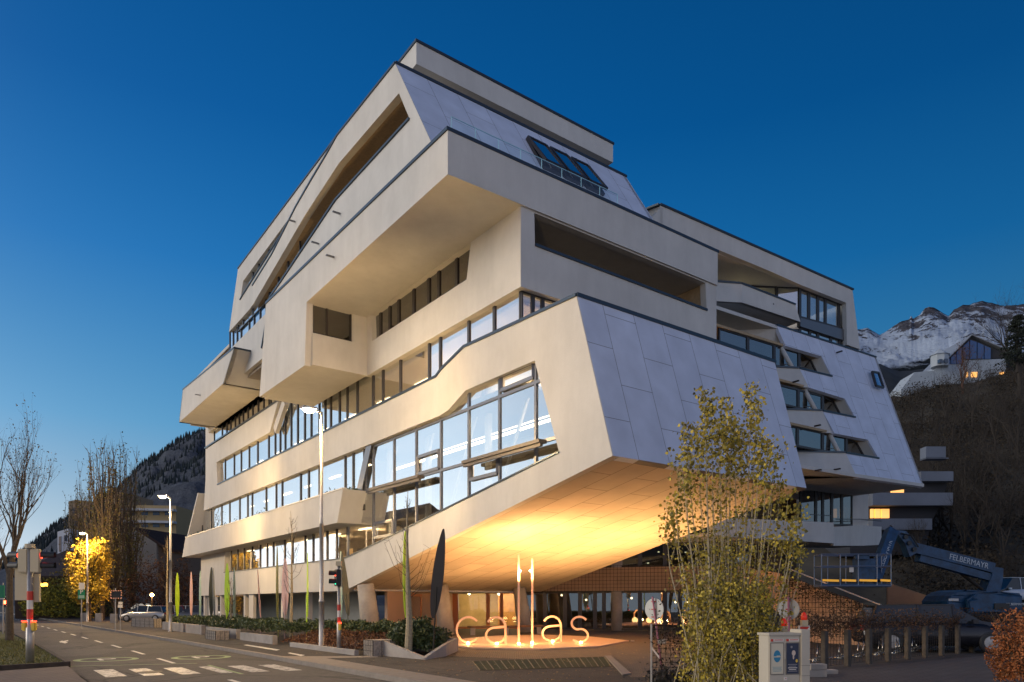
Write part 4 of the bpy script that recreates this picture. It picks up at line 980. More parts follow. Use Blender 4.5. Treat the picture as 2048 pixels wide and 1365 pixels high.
def alpine(name):
    m = bpy.data.materials.new(name); m.use_nodes = True; t = m.node_tree; p = t.nodes['Principled BSDF']; p.inputs['Roughness'].default_value = .9; p.inputs['Specular IOR Level'].default_value = .1
    def nn(ty): return t.nodes.new(ty)
    def mth(op, a, b, c=None):
        q = nn('ShaderNodeMath'); q.operation = op
        for i_, v_ in enumerate((a, b, c)):
            if v_ is None: continue
            if isinstance(v_, (int, float)): q.inputs[i_].default_value = v_
            else: t.links.new(v_, q.inputs[i_])
        return q.outputs[0]
    c = nn('ShaderNodeTexCoord'); mp = nn('ShaderNodeMapping'); mp.inputs['Scale'].default_value = (1, .8, 1.9); t.links.new(c.outputs['Object'], mp.inputs[0])
    n1 = nn('ShaderNodeTexNoise'); n1.inputs['Scale'].default_value = .0042; n1.inputs['Detail'].default_value = 15; n1.inputs['Roughness'].default_value = .72; n1.inputs['Distortion'].default_value = .6; t.links.new(mp.outputs[0], n1.inputs[0])
    n2 = nn('ShaderNodeTexNoise'); n2.inputs['Scale'].default_value = .02; n2.inputs['Detail'].default_value = 10; n2.inputs['Roughness'].default_value = .75; t.links.new(mp.outputs[0], n2.inputs[0])
    sx = nn('ShaderNodeSeparateXYZ'); t.links.new(c.outputs['Object'], sx.inputs[0]); z = sx.outputs[2]
    hi = nn('ShaderNodeMapRange'); t.links.new(z, hi.inputs[0]); hi.inputs[1].default_value = 1950; hi.inputs[2].default_value = 2380
    lo = nn('ShaderNodeMapRange'); t.links.new(mth('MULTIPLY_ADD', n1.outputs[0], 420, z), lo.inputs[0]); lo.inputs[1].default_value = 1860; lo.inputs[2].default_value = 1930
    v = mth('MULTIPLY_ADD', hi.outputs[0], -.10, mth('ADD', mth('MULTIPLY', n1.outputs[0], .65), mth('MULTIPLY', n2.outputs[0], .35)))
    r = nn('ShaderNodeValToRGB'); t.links.new(v, r.inputs[0]); r.color_ramp.elements[0].position = .43; r.color_ramp.elements[1].position = .455
    rk = nn('ShaderNodeValToRGB'); t.links.new(n2.outputs[0], rk.inputs[0]); rk.color_ramp.elements[0].position = .35; rk.color_ramp.elements[0].color = (.03, .034, .045, 1); rk.color_ramp.elements[1].position = .65; rk.color_ramp.elements[1].color = (.13, .12, .13, 1)
    m1 = nn('ShaderNodeMix'); m1.data_type = 'RGBA'; t.links.new(r.outputs[0], m1.inputs[0]); t.links.new(rk.outputs[0], m1.inputs[6]); m1.inputs[7].default_value = (.40, .47, .58, 1)
    m2 = nn('ShaderNodeMix'); m2.data_type = 'RGBA'; t.links.new(lo.outputs[0], m2.inputs[0]); m2.inputs[6].default_value = (.010, .014, .018, 1); t.links.new(m1.outputs[2], m2.inputs[7]); t.links.new(m2.outputs[2], p.inputs['Base Color'])
    bp = nn('ShaderNodeBump'); bp.inputs['Strength'].default_value = 1; bp.inputs['Distance'].default_value = 60; t.links.new(n1.outputs[0], bp.inputs['Height']); t.links.new(bp.outputs[0], p.inputs['Normal'])
    return m
MS = alpine('snow_rock')
sil = [(1500, 700), (1600, 690), (1700, 654), (1715, 653), (1735, 650), (1750, 658), (1760, 663), (1790, 647), (1805, 640), (1819, 636), (1822, 628), (1826, 636), (1840, 626), (1850, 614), (1858, 611), (1868, 612), (1880, 618), (1893, 626), (1898, 628), (1908, 614), (1920, 609), (1926, 606), (1940, 610), (1956, 606), (1965, 603), (1980, 607), (2010, 612), (2060, 606), (2200, 600), (2400, 640)]
terrain('snowy_mountain', sil, 5800, 2600, MS, rows_=110, amp=.05, nsc=1.6, power=1.1, ridge=.006, nx=460)
ML = mountmat('forest_rock', (.014, .022, .032), (.17, .18, .21), (.5, .55, .62), 1500, 2600, .1, .03)
sil2 = [(-900, 1000), (-400, 1110), (-100, 1140), (0, 1126), (40, 1108), (72, 1083), (100, 1058), (132, 1034), (190, 1000), (240, 973), (262, 948), (280, 928), (300, 917), (320, 908), (335, 892), (360, 880), (400, 866), (431, 860), (520, 830), (700, 800), (1000, 860), (1500, 1000)]
wm = terrain('wooded_mountain', sil2, 2400, 700, ML, rows_=70, amp=.06, nsc=2.4, power=1.0, seed=11, ridge=.012, nx=300)
fr = random.Random(8); bm = B0(); me_ = wm.data; nv = len(me_.vertices); per = 77
for _ in range(15000):
    i = fr.randrange(300); j = 5+int(45*fr.random()**1.5); v = me_.vertices[i*per+j].co; v2 = me_.vertices[min(nv-1, (i+1)*per+j)].co; p = v.lerp(v2, fr.random())
    if noise.noise(Vector((p.x*.004, p.y*.004, p.z*.006))) < -.12 and j > 9: continue
    if not (-.75 < p.x/p.y < -.33): continue
    h = fr.uniform(9, 20); w_ = h*.22; a = fr.uniform(0, 3.14); c_, s_ = math.cos(a)*w_, math.sin(a)*w_; b_ = [bm.verts.new(p+Vector((x, y, -2))) for x, y in ((c_, s_), (-s_, c_), (-c_, -s_), (s_, -c_))]; tp_ = bm.verts.new(p+UP*h)
    for k_ in range(4): bm.faces.new((b_[k_], b_[(k_+1) % 4], tp_))
tag(new_obj('spruce_forest', bm, mat('spruce', (.022, .034, .038), .95, island=.5)), 'dark spruce forest covering the left mountain slope', 'forest', kind='stuff')
MD = mat('dark_forest_slope', (.014, .018, .022), .95, var=.5, scale=.01)
terrain('forest_ridge', [(1500, 760), (1700, 735), (1760, 728), (1800, 742), (1850, 738), (1900, 735), (1950, 740), (2060, 748), (2300, 800)], 3000, 900, MD, rows_=30, amp=.02, nsc=3, seed=4, ridge=.01)
HILL = mat('hill_grass', (.085, .07, .045), .95, col2=(.012, .011, .009), var=.3, scale=.16, bump=1, bscale=.9, detail=12)
terrain('hillside', [(1560, 905), (1700, 830), (1790, 776), (1830, 768), (1860, 757), (1900, 756), (1950, 742), (2010, 727), (2060, 712), (2200, 680), (2500, 650)], 172, 72, HILL, rows_=60, amp=.03, nsc=1.5, power=.9, seed=20, ridge=.006, nx=140)
# ============================================================ STREET THINGS
GALV = mat('galvanised', (.42, .40, .38), .45, .7, var=.12, scale=6)
def at(bm_name, bm, m, root, smooth=False):
    """child mesh built in world coordinates under an Empty"""
    fix(bm); o = new_obj(bm_name, bm, m, root, smooth); o.matrix_parent_inverse = Matrix.Translation(-root.location); return o
BULB = mat('lamp_bulb', (1, .9, .6), .5, emit=(1, .80, .42), estr=60)
def street_lamp(p, h, arm, power, label, r=.075, col=(1, .65, .28), simple=False):
    p = Vector(p); root = empty('street_lamp', label, 'street lamp', p, 'street lamps along the road')
    bm = B0(); lathe(bm, p, [(r*1.75, 0), (r*1.75, .03), (r*1.25, .05), (r*1.25, 1.7), (r*1.45, 1.71), (r*1.4, 1.76), (r, 1.8), (r*.95, h*.52), (r*1.1, h*.52+.01), (r*.9, h*.53), (r*.62, h-.1)], 16)
    at('pole', bm, GALV, root, True)
    bm = B0(); a = Vector(arm); q = p+UP*(h-.12); tube(bm, [q, q+a*.5+UP*.06, q+a*.9+UP*.1], [r*.55, r*.5, r*.5], 10); at('arm', bm, GALV, root, True)
    hd = q+a+UP*.1; an = a.normalized(); sd_ = an.cross(UP)
    bm = B0(); box(bm, hd+UP*.04, an*.30, sd_*.13, UP*.035); bmesh.ops.bevel(bm, geom=bm.edges[:], offset=.025, segments=2, affect='EDGES'); at('lamp_head', bm, GALV, root)
    bm = B0(); bmesh.ops.create_uvsphere(bm, u_segments=14, v_segments=8, radius=1, matrix=Matrix.Translation(hd-UP*.03) @ Matrix.Rotation(math.atan2(an.y, an.x), 4, 'Z') @ Matrix.Diagonal((.20, .12, .10, 1))); at('bulb', bm, BULB, root, True)
    o = plight('lamp_light', hd-UP*.28, power, col, .12, root)
    return root
L1 = G(643, 1301); street_lamp(L1, 8.55, (-.42, -.08, 0), 1700, 'tall street lamp beside the crossing, the nearest and brightest one')
L2 = G(341, 1264); street_lamp(L2, 8.0, (-.42, -.08, 0), 2400, 'street lamp at the left end of the office building')
L3 = HD(175, HZ, 66); L3.z = 0; street_lamp(L3, 8.1, (-.42, -.1, 0), 3500, 'far street lamp standing over the glowing yellow tree')
assumed_lamp = Vector((-6.5, -3.5, 0)); street_lamp(assumed_lamp, 8.2, (.5, .2, 0), 2000, 'assumed street lamp added behind the viewpoint on the near pavement')  # unseen lamp, assumed and added to light the poplar and cabinet
# small globe lamp in the car park
gp_ = HD(304, HZ, 70); gp_.z = 0
root = empty('garden_lamp', 'low post lamp with an orange globe glowing in the car park', 'lamp', gp_)
bm = B0(); tube(bm, [gp_, gp_+UP*2.35], .05, 8); at('pole', bm, WIRE, root)
bm = B0(); bmesh.ops.create_uvsphere(bm, u_segments=12, v_segments=8, radius=.17, matrix=Matrix.Translation(gp_+UP*2.5)); at('globe', bm, mat('globe_glow', (1, .8, .5), .5, emit=(1, .5, .15), estr=40), root, True)
plight('lamp_light', gp_+Vector((0, -.4, 2.6)), 700, (1, .5, .18), .15, root)
# ---- leaf-blade sculptures
def blade(px, ytop, Y, wapp, col, label, ybot=1234, lean=0, tint=None, wid=.36, pole=True):
    p = HD(px, HZ, Y); p.z = 0; zt = CH+(HZ-ytop)/F*Y; zb_ = CH+(HZ-ybot)/F*Y
    root = empty('blade_sculpture', label, 'sculpture', p, 'leaf-shaped blades standing in the planting')
    wm = wapp*Y/F; c = min(1, wm/wid); yaw = math.acos(c)*(1 if int(px) % 2 else -1)
    yaw -= math.atan2(p.x, p.y); dx = Vector((math.cos(yaw), math.sin(yaw), 0)); L_ = zt-zb_; top_off = lean*Y/F
    ax = (Vector((top_off, 0, L_))).normalized(); n_ = 22; bm = B0(); lf, rt = [], []
    base = p+UP*zb_
    for i in range(n_+1):
        t = i/n_; hw_ = wid/2*(math.sin(math.pi*(t*.97+.015)**.85))**.62
        c_ = base+Vector((top_off*t, 0, L_*t)); lf.append(c_-dx*hw_); rt.append(c_+dx*hw_)
    nn_ = Vector((-dx.y, dx.x, 0)); prism(bm, lf+rt[::-1], nn_*.025)
    at('blade', bm, mat('blade_'+col, COLS[col], .45, var=.06, scale=2), root)
    bm = B0(); tube(bm, [p-nn_*.03, base+Vector((top_off*.35, 0, L_*.35))-nn_*.03], [.03, .022], 8); at('support_pole', bm, WIRE if col == 'black' else MATS['blade_'+col], root)
    return root
COLS = dict(lime=(.52, .74, .03), pink=(.72, .46, .40), dark=(.09, .10, .08), teal=(.30, .42, .36), black=(.03, .022, .018), olive=(.30, .30, .10), steel=(.30, .33, .34))
blade(355, 1146, 50, 7.5, 'lime', 'lime green blade at the left end of the row, beyond the second lamp')
blade(382, 1144, 49, 5, 'pink', 'narrow pale pink blade left of the first stucco pier')
blade(400, 1142, 47, 3.5, 'teal', 'thin grey green blade in front of the corner pier')
blade(423, 1135, 43.5, 9, 'dark', 'dark grey blade beside a thin steel one', )
blade(429.5, 1136, 43, 4, 'steel', 'thin steel grey blade touching the dark one', lean=-3)
blade(454, 1127, 41, 10, 'lime', 'broad lime green blade in front of the leftmost shop windows')
blade(469, 1134, 40, 4.5, 'teal', 'slim sea green blade behind a bare sapling')
blade(521, 1138, 37.5, 2, 'pink', 'edge-on leaning pink blade like a thin rod', lean=-5)
blade(555, 1094, 36, 4, 'olive', 'tall olive blade seen nearly edge-on', lean=0)
blade(570, 1117, 34.5, 13, 'pink', 'broad pale pink blade beside the bare sapling', lean=0, ybot=1231)
blade(614.5, 1106, 33, 2.4, 'lime', 'edge-on lime blade like a thin green rod')
blade(682, 1103, 29.5, 5, 'teal', 'pale sea green blade right behind the signal post', lean=-1)
blade(697, 1106, 29, 12, 'dark', 'dark brown grey blade leaning behind the pedestrian signal', lean=-13, ybot=1232)
blade(813, 1063, 25, 11, 'lime', 'tall lime green blade behind the bare tree near the entrance', lean=-2, ybot=1236)
blade(866, 1058, 22.6, 24, 'black', 'big black blade leaning in the corner bush', lean=21, ybot=1237)
# ---- planters, hedge, bushes
bm = B0()
for ua, ub, h in ((29.5, 34, .35), (34.6, 40, .45), (41, 44.6, .5), (45.2, 51, .5)): ubox(bm, ua, ub, 9.75, 9.95, 0, h)
tag(new_obj('planter_wall', fix(bm), CONC), 'low grey concrete edging in front of the long hedge', 'planter')
bm = B0(); a1, t1, c1 = G(761, 1312), G(850, 1320), G(892, 1313)
def wallseg(bm, p, q, hp, hq, th=.12):
    n_ = (q-p).normalized().cross(UP)*-th; prism(bm, [p, q, q+UP*hq, p+UP*hp], n_)
wallseg(bm, a1, t1, .5, .05); wallseg(bm, t1, c1, .05, .38); bk1 = c1+Vector((.2, 2.5, 0)); wallseg(bm, c1, bk1, .38, .45); wallseg(bm, bk1, a1+Vector((.3, 2.2, 0)), .45, .5); wallseg(bm, a1+Vector((.3, 2.2, 0)), a1, .5, .5)
tag(new_obj('corner_planter', fix(bm), CONC), 'pointed concrete trough holding the bush at the corner of the square', 'planter')
def gabion(x0, y0, x1, y1, h, label, Yd=.6):
    p, q = G(x0, y0), G(x1, y1); root = empty('gabion', label, 'gabion', p, 'wire gabions along the bed'); bm = B0()
    d = (q-p); n_ = Vector((-d.y, d.x, 0)).normalized()*Yd; prism(bm, [p, q, q+n_, p+n_], UP*h); at('stone_fill', bm, mat('gabion_fill', (.33, .28, .23), .9, var=.4, scale=14, bump=1, bscale=18), root)
    bm = B0(); k_ = 5
    o_ = -n_.normalized()*.01
    for i in range(k_+1): c = p.lerp(q, i/k_)+o_; beam(bm, c, c+UP*h, .012, .012)
    for i in range(4): z = h*i/3; beam(bm, p+o_+UP*z, q+o_+UP*z, .012, .012)
    e2 = (q-p).normalized()*.01
    for i in range(4): c = q+n_*(i/3)+e2; beam(bm, c, c+UP*h, .012, .012)
    at('wire_cage', bm, WIRE, root)
gabion(727, 1311, 746, 1313.5, .50, 'square wire gabion standing left of the corner planter', .9)
gabion(683, 1290, 718, 1294, .42, 'pale gabion behind the pedestrian signal post')
bm = B0(); ubox(bm, 21.6, 27.5, 9.75, 9.9, 0, .17); tag(new_obj('bed_kerb', fix(bm), CONC), 'low concrete upstand below the red leafy bed', 'kerb')
rn = random.Random(12)
def hedgepos(r):
    u = r.uniform(29.6, 51); v = r.uniform(9.95, 12.6); hh = .78+.28*noise.noise(Vector((u*1.1, v*1.1, 0)))
    return W(u, v, .35+ (hh-.3)*r.random()**.4)
bm = B0(); leafcloud(bm, rn, hedgepos, 15000, .12); o = tag(new_obj('hedge', bm, LEAF), 'long dark green laurel hedge growing under the row of blades', 'hedge')
def h2pos(r):
    u = r.uniform(22.3, 30); v = r.uniform(11.6, 12.9); hh = .9+.3*noise.noise(Vector((u*1.3, v*1.3, 4)))
    return W(u, v, .2+ (hh-.2)*r.random()**.4)
bm = B0(); leafcloud(bm, rn, h2pos, 8000, .12); tag(new_obj('hedge', bm, LEAF), 'short green hedge behind the red bed and the signal post', 'hedge')
def h3pos(r):
    u = r.uniform(21.7, 29); v = r.uniform(9.9, 12); return W(u, v, .12+.5*(v-9.9)/2.1+r.random()*.12)
bm = B0(); leafcloud(bm, rn, h3pos, 7000, .07); tag(new_obj('ground_cover', bm, mat('red_leaf', (.20, .075, .02), .7, island=.6, col2=(.06, .02, .008))), 'rust brown creeping ground cover sloping behind the low upstand', 'ground cover', kind='stuff')
cb = (a1+c1)/2+Vector((.0, 1.0, 0))
def bushpos(cx, rx, ry, z0, z1, sd_=0):
    def f(r):
        a = r.uniform(0, 6.283); el = math.acos(r.uniform(-.3, 1)); k_ = r.random()**.28
        n_ = 1+.35*noise.noise(Vector((math.cos(a)*2+sd_, math.sin(a)*2, el*2)))
        return Vector((cx.x+math.cos(a)*math.sin(el)*rx*k_*n_, cx.y+math.sin(a)*math.sin(el)*ry*k_*n_, z0+(z1-z0)*(math.cos(el)*.8*k_*n_+.2)))
    return f
bm = B0(); leafcloud(bm, rn, bushpos(cb, .92, 1.0, .2, 1.15), 7000, .11); tag(new_obj('bush', bm, LEAF), 'round green laurel bush spilling over the corner planter', 'bush', 'laurel bushes')
# ---- pedestrian signal by the crossing
RED = mat('signal_red_paint', (.55, .04, .02), .5); WHT = mat('white_paint', (.7, .66, .6), .6); YEL = mat('button_yellow', (.75, .50, .06), .5); BLK = mat('black_plastic', (.02, .02, .02), .5)
REDL = mat('red_signal_light', (.6, .02, .01), .4, emit=(1, .05, .02), estr=5); GRNL = mat('green_signal_light', (.02, .4, .25), .4, emit=(.02, .8, .45), estr=2.2)
BEIGE = mat('signal_housing', (.50, .42, .28), .6)
def visor(bm, c, d, r, L_):
    s_ = d.cross(UP).normalized(); n_ = 14; rings = []
    for k_ in (0, L_):
        rings.append([bm.verts.new(c+d*k_+(s_*math.cos(R(-30)+R(240)*i/n_)+UP*math.sin(R(-30)+R(240)*i/n_))*r*(1-.0*k_)) for i in range(n_+1)])
    for i in range(n_): bm.faces.new((rings[0][i], rings[0][i+1], rings[1][i+1], rings[1][i]))
def signal_head(root, c, d, n_l=2, r=.10, lit=(REDL, GRNL)):
    d = Vector(d).normalized(); s_ = d.cross(UP).normalized(); H_ = .28*n_l
    bm = B0(); box(bm, c, d*.07, s_*.15, UP*H_/2); bmesh.ops.bevel(bm, geom=bm.edges[:], offset=.015, segments=2, affect='EDGES'); hd = at('signal_head', bm, BLK, root)
    bm = B0(); box(bm, c-d*.085, d*.012, s_*.17, UP*(H_/2+.02)); at('back_cover', bm, BEIGE, root)
    for i in range(n_l):
        cc = c+UP*(H_/2-.14-.28*i)+d*.071
        bm = B0(); lathe(bm, cc, [(r, 0), (r*.7, .015), (.002, .02)], 14, d); at('lens', bm, lit[i] , root, True)
        bm = B0(); visor(bm, cc, d, r+.015, .2); at('visor', bm, BLK, root)
sp = G(678, 1306); root = empty('pedestrian_signal', 'slim pedestrian signal post with red and green lights by the kerb', 'traffic light', sp)
bm = B0(); lathe(bm, sp, [(.075, 0), (.075, 1.0), (.055, 1.02), (.055, 2.95)], 14); at('pole', bm, GALV, root, True)
bm = B0()
box(bm, sp+UP*3.0, Vector((.09, 0, 0)), Vector((0, .09, 0)), UP*.08); at('cap_box', bm, BEIGE, root)
signal_head(root, sp+Vector((-.02, -.12, 2.52)), (-.85, -.5, 0), 2, .09)
for z0, z1 in ((1.42, 1.62), (1.0, 1.2)):
    bm = B0(); lathe(bm, sp+UP*z0, [(.058, 0), (.058, z1-z0)], 14); at('red_band', bm, RED, root)
bm = B0(); lathe(bm, sp+UP*1.2, [(.057, 0), (.057, .22)], 14); at('white_band', bm, WHT, root)
bm = B0(); box(bm, sp+Vector((.05, -.09, .88)), Vector((.05, 0, 0)), Vector((0, .04, 0)), UP*.12); bmesh.ops.bevel(bm, geom=bm.edges[:], offset=.02, segments=2, affect='EDGES'); bx_ = at('push_button', bm, YEL, root)
bm = B0(); box(bm, sp+Vector((.05, -.09, 1.01)), Vector((.045, 0, 0)), Vector((0, .04, 0)), UP*.02); at('button_light', bm, REDL, root)
# ---- left traffic lights
tp = G(60, 1326); root = empty('traffic_light', 'left traffic light post with heads seen from behind and two yellow push buttons', 'traffic light', tp)
bm = B0(); lathe(bm, tp, [(.105, 0), (.105, .98), (.075, 1.0), (.075, 3.2)], 16); at('pole', bm, GALV, root, True)
bm = B0(); lathe(bm, tp+UP*3.2, [(.13, 0), (.13, .12)], 16); at('cap', bm, BEIGE, root)
for sx in (-1, 1):
    c = tp+Vector((sx*.17, -.02, 2.85)); bm = B0(); box(bm, c, Vector((.135, 0, 0)), Vector((0, .06, 0)), UP*.33); bmesh.ops.bevel(bm, geom=bm.edges[:], offset=.02, segments=2, affect='EDGES'); at('signal_housing', bm, BEIGE, root)
    for k_, lm in ((.15, REDL), (-.14, BLK)):
        bm = B0(); visor(bm, c+UP*k_+Vector((sx*.13, .05, 0)), Vector((sx*1.0, .25, 0)).normalized(), .11, .34); at('visor', bm, BLK, root)
        bm = B0(); lathe(bm, c+UP*k_+Vector((sx*.14, .05, 0)), [(.09, 0), (.002, .01)], 12, Vector((sx*1.0, .25, 0))); at('lens', bm, lm, root)
bm = B0(); box(bm, tp+Vector((-.25, .14, 2.25)), Vector((.24, 0, 0)), Vector((0, .05, 0)), UP*.5); box(bm, tp+Vector((.10, .12, 2.1)), Vector((.10, 0, 0)), Vector((0, .04, 0)), UP*.4); at('back_board', bm, BEIGE, root)
for z0, z1, m_ in ((1.75, 2.0, RED), (1.5, 1.75, WHT), (1.22, 1.5, RED)):
    bm = B0(); lathe(bm, tp+UP*z0, [(.078, 0), (.078, z1-z0-.001)], 14); at('painted_band', bm, m_, root)
for sx in (-1, 1):
    bm = B0(); box(bm, tp+Vector((sx*.13, -.03, 1.02)), Vector((.07, 0, 0)), Vector((0, .06, 0)), UP*.13); bmesh.ops.bevel(bm, geom=bm.edges[:], offset=.03, segments=2, affect='EDGES'); b_ = at('push_button', bm, YEL, root)
    bm = B0(); box(bm, tp+Vector((sx*.13, -.04, 1.16)), Vector((.055, 0, 0)), Vector((0, .05, 0)), UP*.015); at('button_light', bm, REDL, root)
# ---- letters on the platform
pl_ = [G(895, 1292), G(950, 1299), G(1082, 1301), G(1198, 1296), G(1258, 1284), G(1180, 1276), G(1090, 1272), G(990, 1274), G(911, 1282)]
bm = B0(); P = [Vector((p.x, p.y, .012)) for p in pl_]; prism(bm, P, UP*.05)
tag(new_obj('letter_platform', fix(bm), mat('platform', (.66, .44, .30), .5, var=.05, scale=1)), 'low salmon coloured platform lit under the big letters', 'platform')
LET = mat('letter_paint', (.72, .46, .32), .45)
def letter(name, strokes, px0, Y, label, h=1.1):
    p0 = HD(px0, HZ, Y); p0.z = .062; root = empty('letter', label, 'letter', p0, 'free-standing letters spelling a word')
    d = (p0-CAM); d.z = 0; d.normalize(); sx = Vector((d.y, -d.x, 0)); bm = B0()
    for st in strokes:
        pts = [p0+sx*a*h+UP*b*h for a, b in st]; rings = []; r_ = .042; dp = .08
        for i, p in enumerate(pts):
            t_ = (pts[min(i+1, len(pts)-1)]-pts[max(0, i-1)]).normalized(); n_ = d.cross(t_).normalized()
            rings.append([bm.verts.new(p+n_*a*r_+d*b*dp) for a, b in ((1, 1), (1, -1), (-1, -1), (-1, 1))])
        for a, b in zip(rings, rings[1:]):
            for k_ in range(4): bm.faces.new((a[k_], a[(k_+1) % 4], b[(k_+1) % 4], b[k_]))
        bm.faces.new(rings[0]); bm.faces.new(rings[-1][::-1])
    at('letter_form', bm, LET, root)
    bm = B0(); c = p0+sx*(.4*h if len(strokes) > 0 and name != 'l' else .0)-d*.28; lathe(bm, c-UP*.0, [(.05, 0), (.06, .05), (.04, .07)], 10); at('spotlight', bm, mat('spot_glow', (1, .9, .7), .5, emit=(1, .62, .25), estr=25), root)
    plight('uplight', c+UP*.22-d*.35, 20, (1, .50, .16), .03, root); plight('flood', c+UP*.2+d*.75, 270, (1, .55, .20), .25, root, spot=165, aim=c+UP*3+d*1.6, blend=1.0)  # flood added behind each letter to spread light across the soffit
    return root
def arc(cx_, cy_, rx, ry, a0, a1_, n_=26): return [(cx_+rx*math.cos(R(a0+(a1_-a0)*i/n_)), cy_+ry*math.sin(R(a0+(a1_-a0)*i/n_))) for i in range(n_+1)]
cS = [arc(.42, .5, .42, .46, 42, 318)]
aS = [arc(.38, .60, .34, .36, 150, 0, 18)+[(.72, .5), (.72, 0)], [(.72, .62), (.45, .60)]+arc(.36, .31, .34, .28, 90, 270, 18)+[(.5, .05), (.64, .14), (.71, .26)]]
sS = [arc(.35, .72, .29, .24, 32, 250, 16)+arc(.35, .27, .31, .25, 78, -140, 16)]
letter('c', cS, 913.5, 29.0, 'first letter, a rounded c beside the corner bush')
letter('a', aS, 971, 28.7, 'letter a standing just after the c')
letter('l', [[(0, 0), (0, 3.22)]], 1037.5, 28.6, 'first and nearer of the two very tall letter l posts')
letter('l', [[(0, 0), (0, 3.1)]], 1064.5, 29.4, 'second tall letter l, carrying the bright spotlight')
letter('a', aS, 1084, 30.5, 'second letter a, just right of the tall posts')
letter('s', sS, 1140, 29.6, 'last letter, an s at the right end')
# spotlights on the tall letters lighting the soffit
for x, Y in ((1041, 28.7), (1061, 29.4)):
    p = HD(x, 1143, Y); root = empty('spotlight', 'small spotlight clamped to the %s tall letter l' % ('first' if x == 1041 else 'second'), 'spotlight', p)
    bm = B0(); tube(bm, [p+Vector((0, 0, -.05)), p+UP*.05], .04, 10); at('housing', bm, GALV, root)
    bm = B0(); bmesh.ops.create_uvsphere(bm, u_segments=10, v_segments=6, radius=.035, matrix=Matrix.Translation(p+Vector((-.02, -.06, .02)))); at('bulb', bm, BULB, root)
    plight('spot_beam', p+Vector((-.1, -.35, -.3)), 330, (1, .56, .22), .2, root, spot=170, aim=p+Vector((-.1, .6, 3.2)), blend=.9)
for i, (x, Y) in enumerate(((1195, 31), (1265, 31.5), (1125, 36), (960, 35), (1330, 33))):  # unseen uplights, added to widen the glow on the soffit
    p = HD(x, HZ, Y); p.z = .02; root = empty('added_uplight', 'uplight added in the cobbles to brighten the soffit, %s' % ['just right of the letter s', 'right of the platform', 'behind the second letter a', 'behind the letter c', 'farthest right, towards the poplar'][i], 'spotlight', p, 'uplights added in the cobbles')
    bm = B0(); lathe(bm, p, [(.09, 0), (.09, .03), (.07, .035)], 14); at('housing', bm, GALV, root)
    plight('flood', p+UP*.2, (900, 1300, 330, 300, 1100)[i], (1, .55, .20), .25, root, spot=165, aim=p+UP*3+A_*.5, blend=1.0)
# bench by the lobby
bp = G(938, 1271); bq = G(1085, 1268); root = empty('bench', 'long low wooden bench in front of the lit lobby', 'bench', bp)
bm = B0(); n_ = (bq-bp).cross(UP).normalized()*-.25; prism(bm, [bp+n_+UP*.38, bq+n_+UP*.38, bq-n_+UP*.38, bp-n_+UP*.38], UP*.1); at('seat', bm, mat('bench_wood', (.22, .11, .05), .6, var=.3, scale=4), root)
for t_ in (.05, .5, .95): bm = B0(); c = bp.lerp(bq, t_); box(bm, c+UP*.19, Vector((.12, 0, 0)), Vector((0, .2, 0)), UP*.19); at('leg', bm, CONC, root)
# fallen leaves
bm = B0(); rn = random.Random(77)
for _ in range(900):
    x = rn.uniform(440, 1300); y = rn.uniform(1300, 1364); p = G(x, y); 
    if UV(p)[1] < 8.1: continue
    s = rn.uniform(.015, .04); a = rn.uniform(0, 6.28); e_ = Vector((math.cos(a), math.sin(a), rn.uniform(-.3, .3)))*s; g_ = Vector((-math.sin(a), math.cos(a), rn.uniform(-.3, .3)))*s*.6; p.z = .03
    bm.faces.new([bm.verts.new(p+e_), bm.verts.new(p+g_), bm.verts.new(p-e_), bm.verts.new(p-g_)])
tag(new_obj('fallen_leaves', bm, mat('dry_leaf', (.45, .30, .10), .7, island=.6, col2=(.14, .07, .02))), 'dry yellow leaves scattered over the pavement and square', 'leaves', kind='stuff')
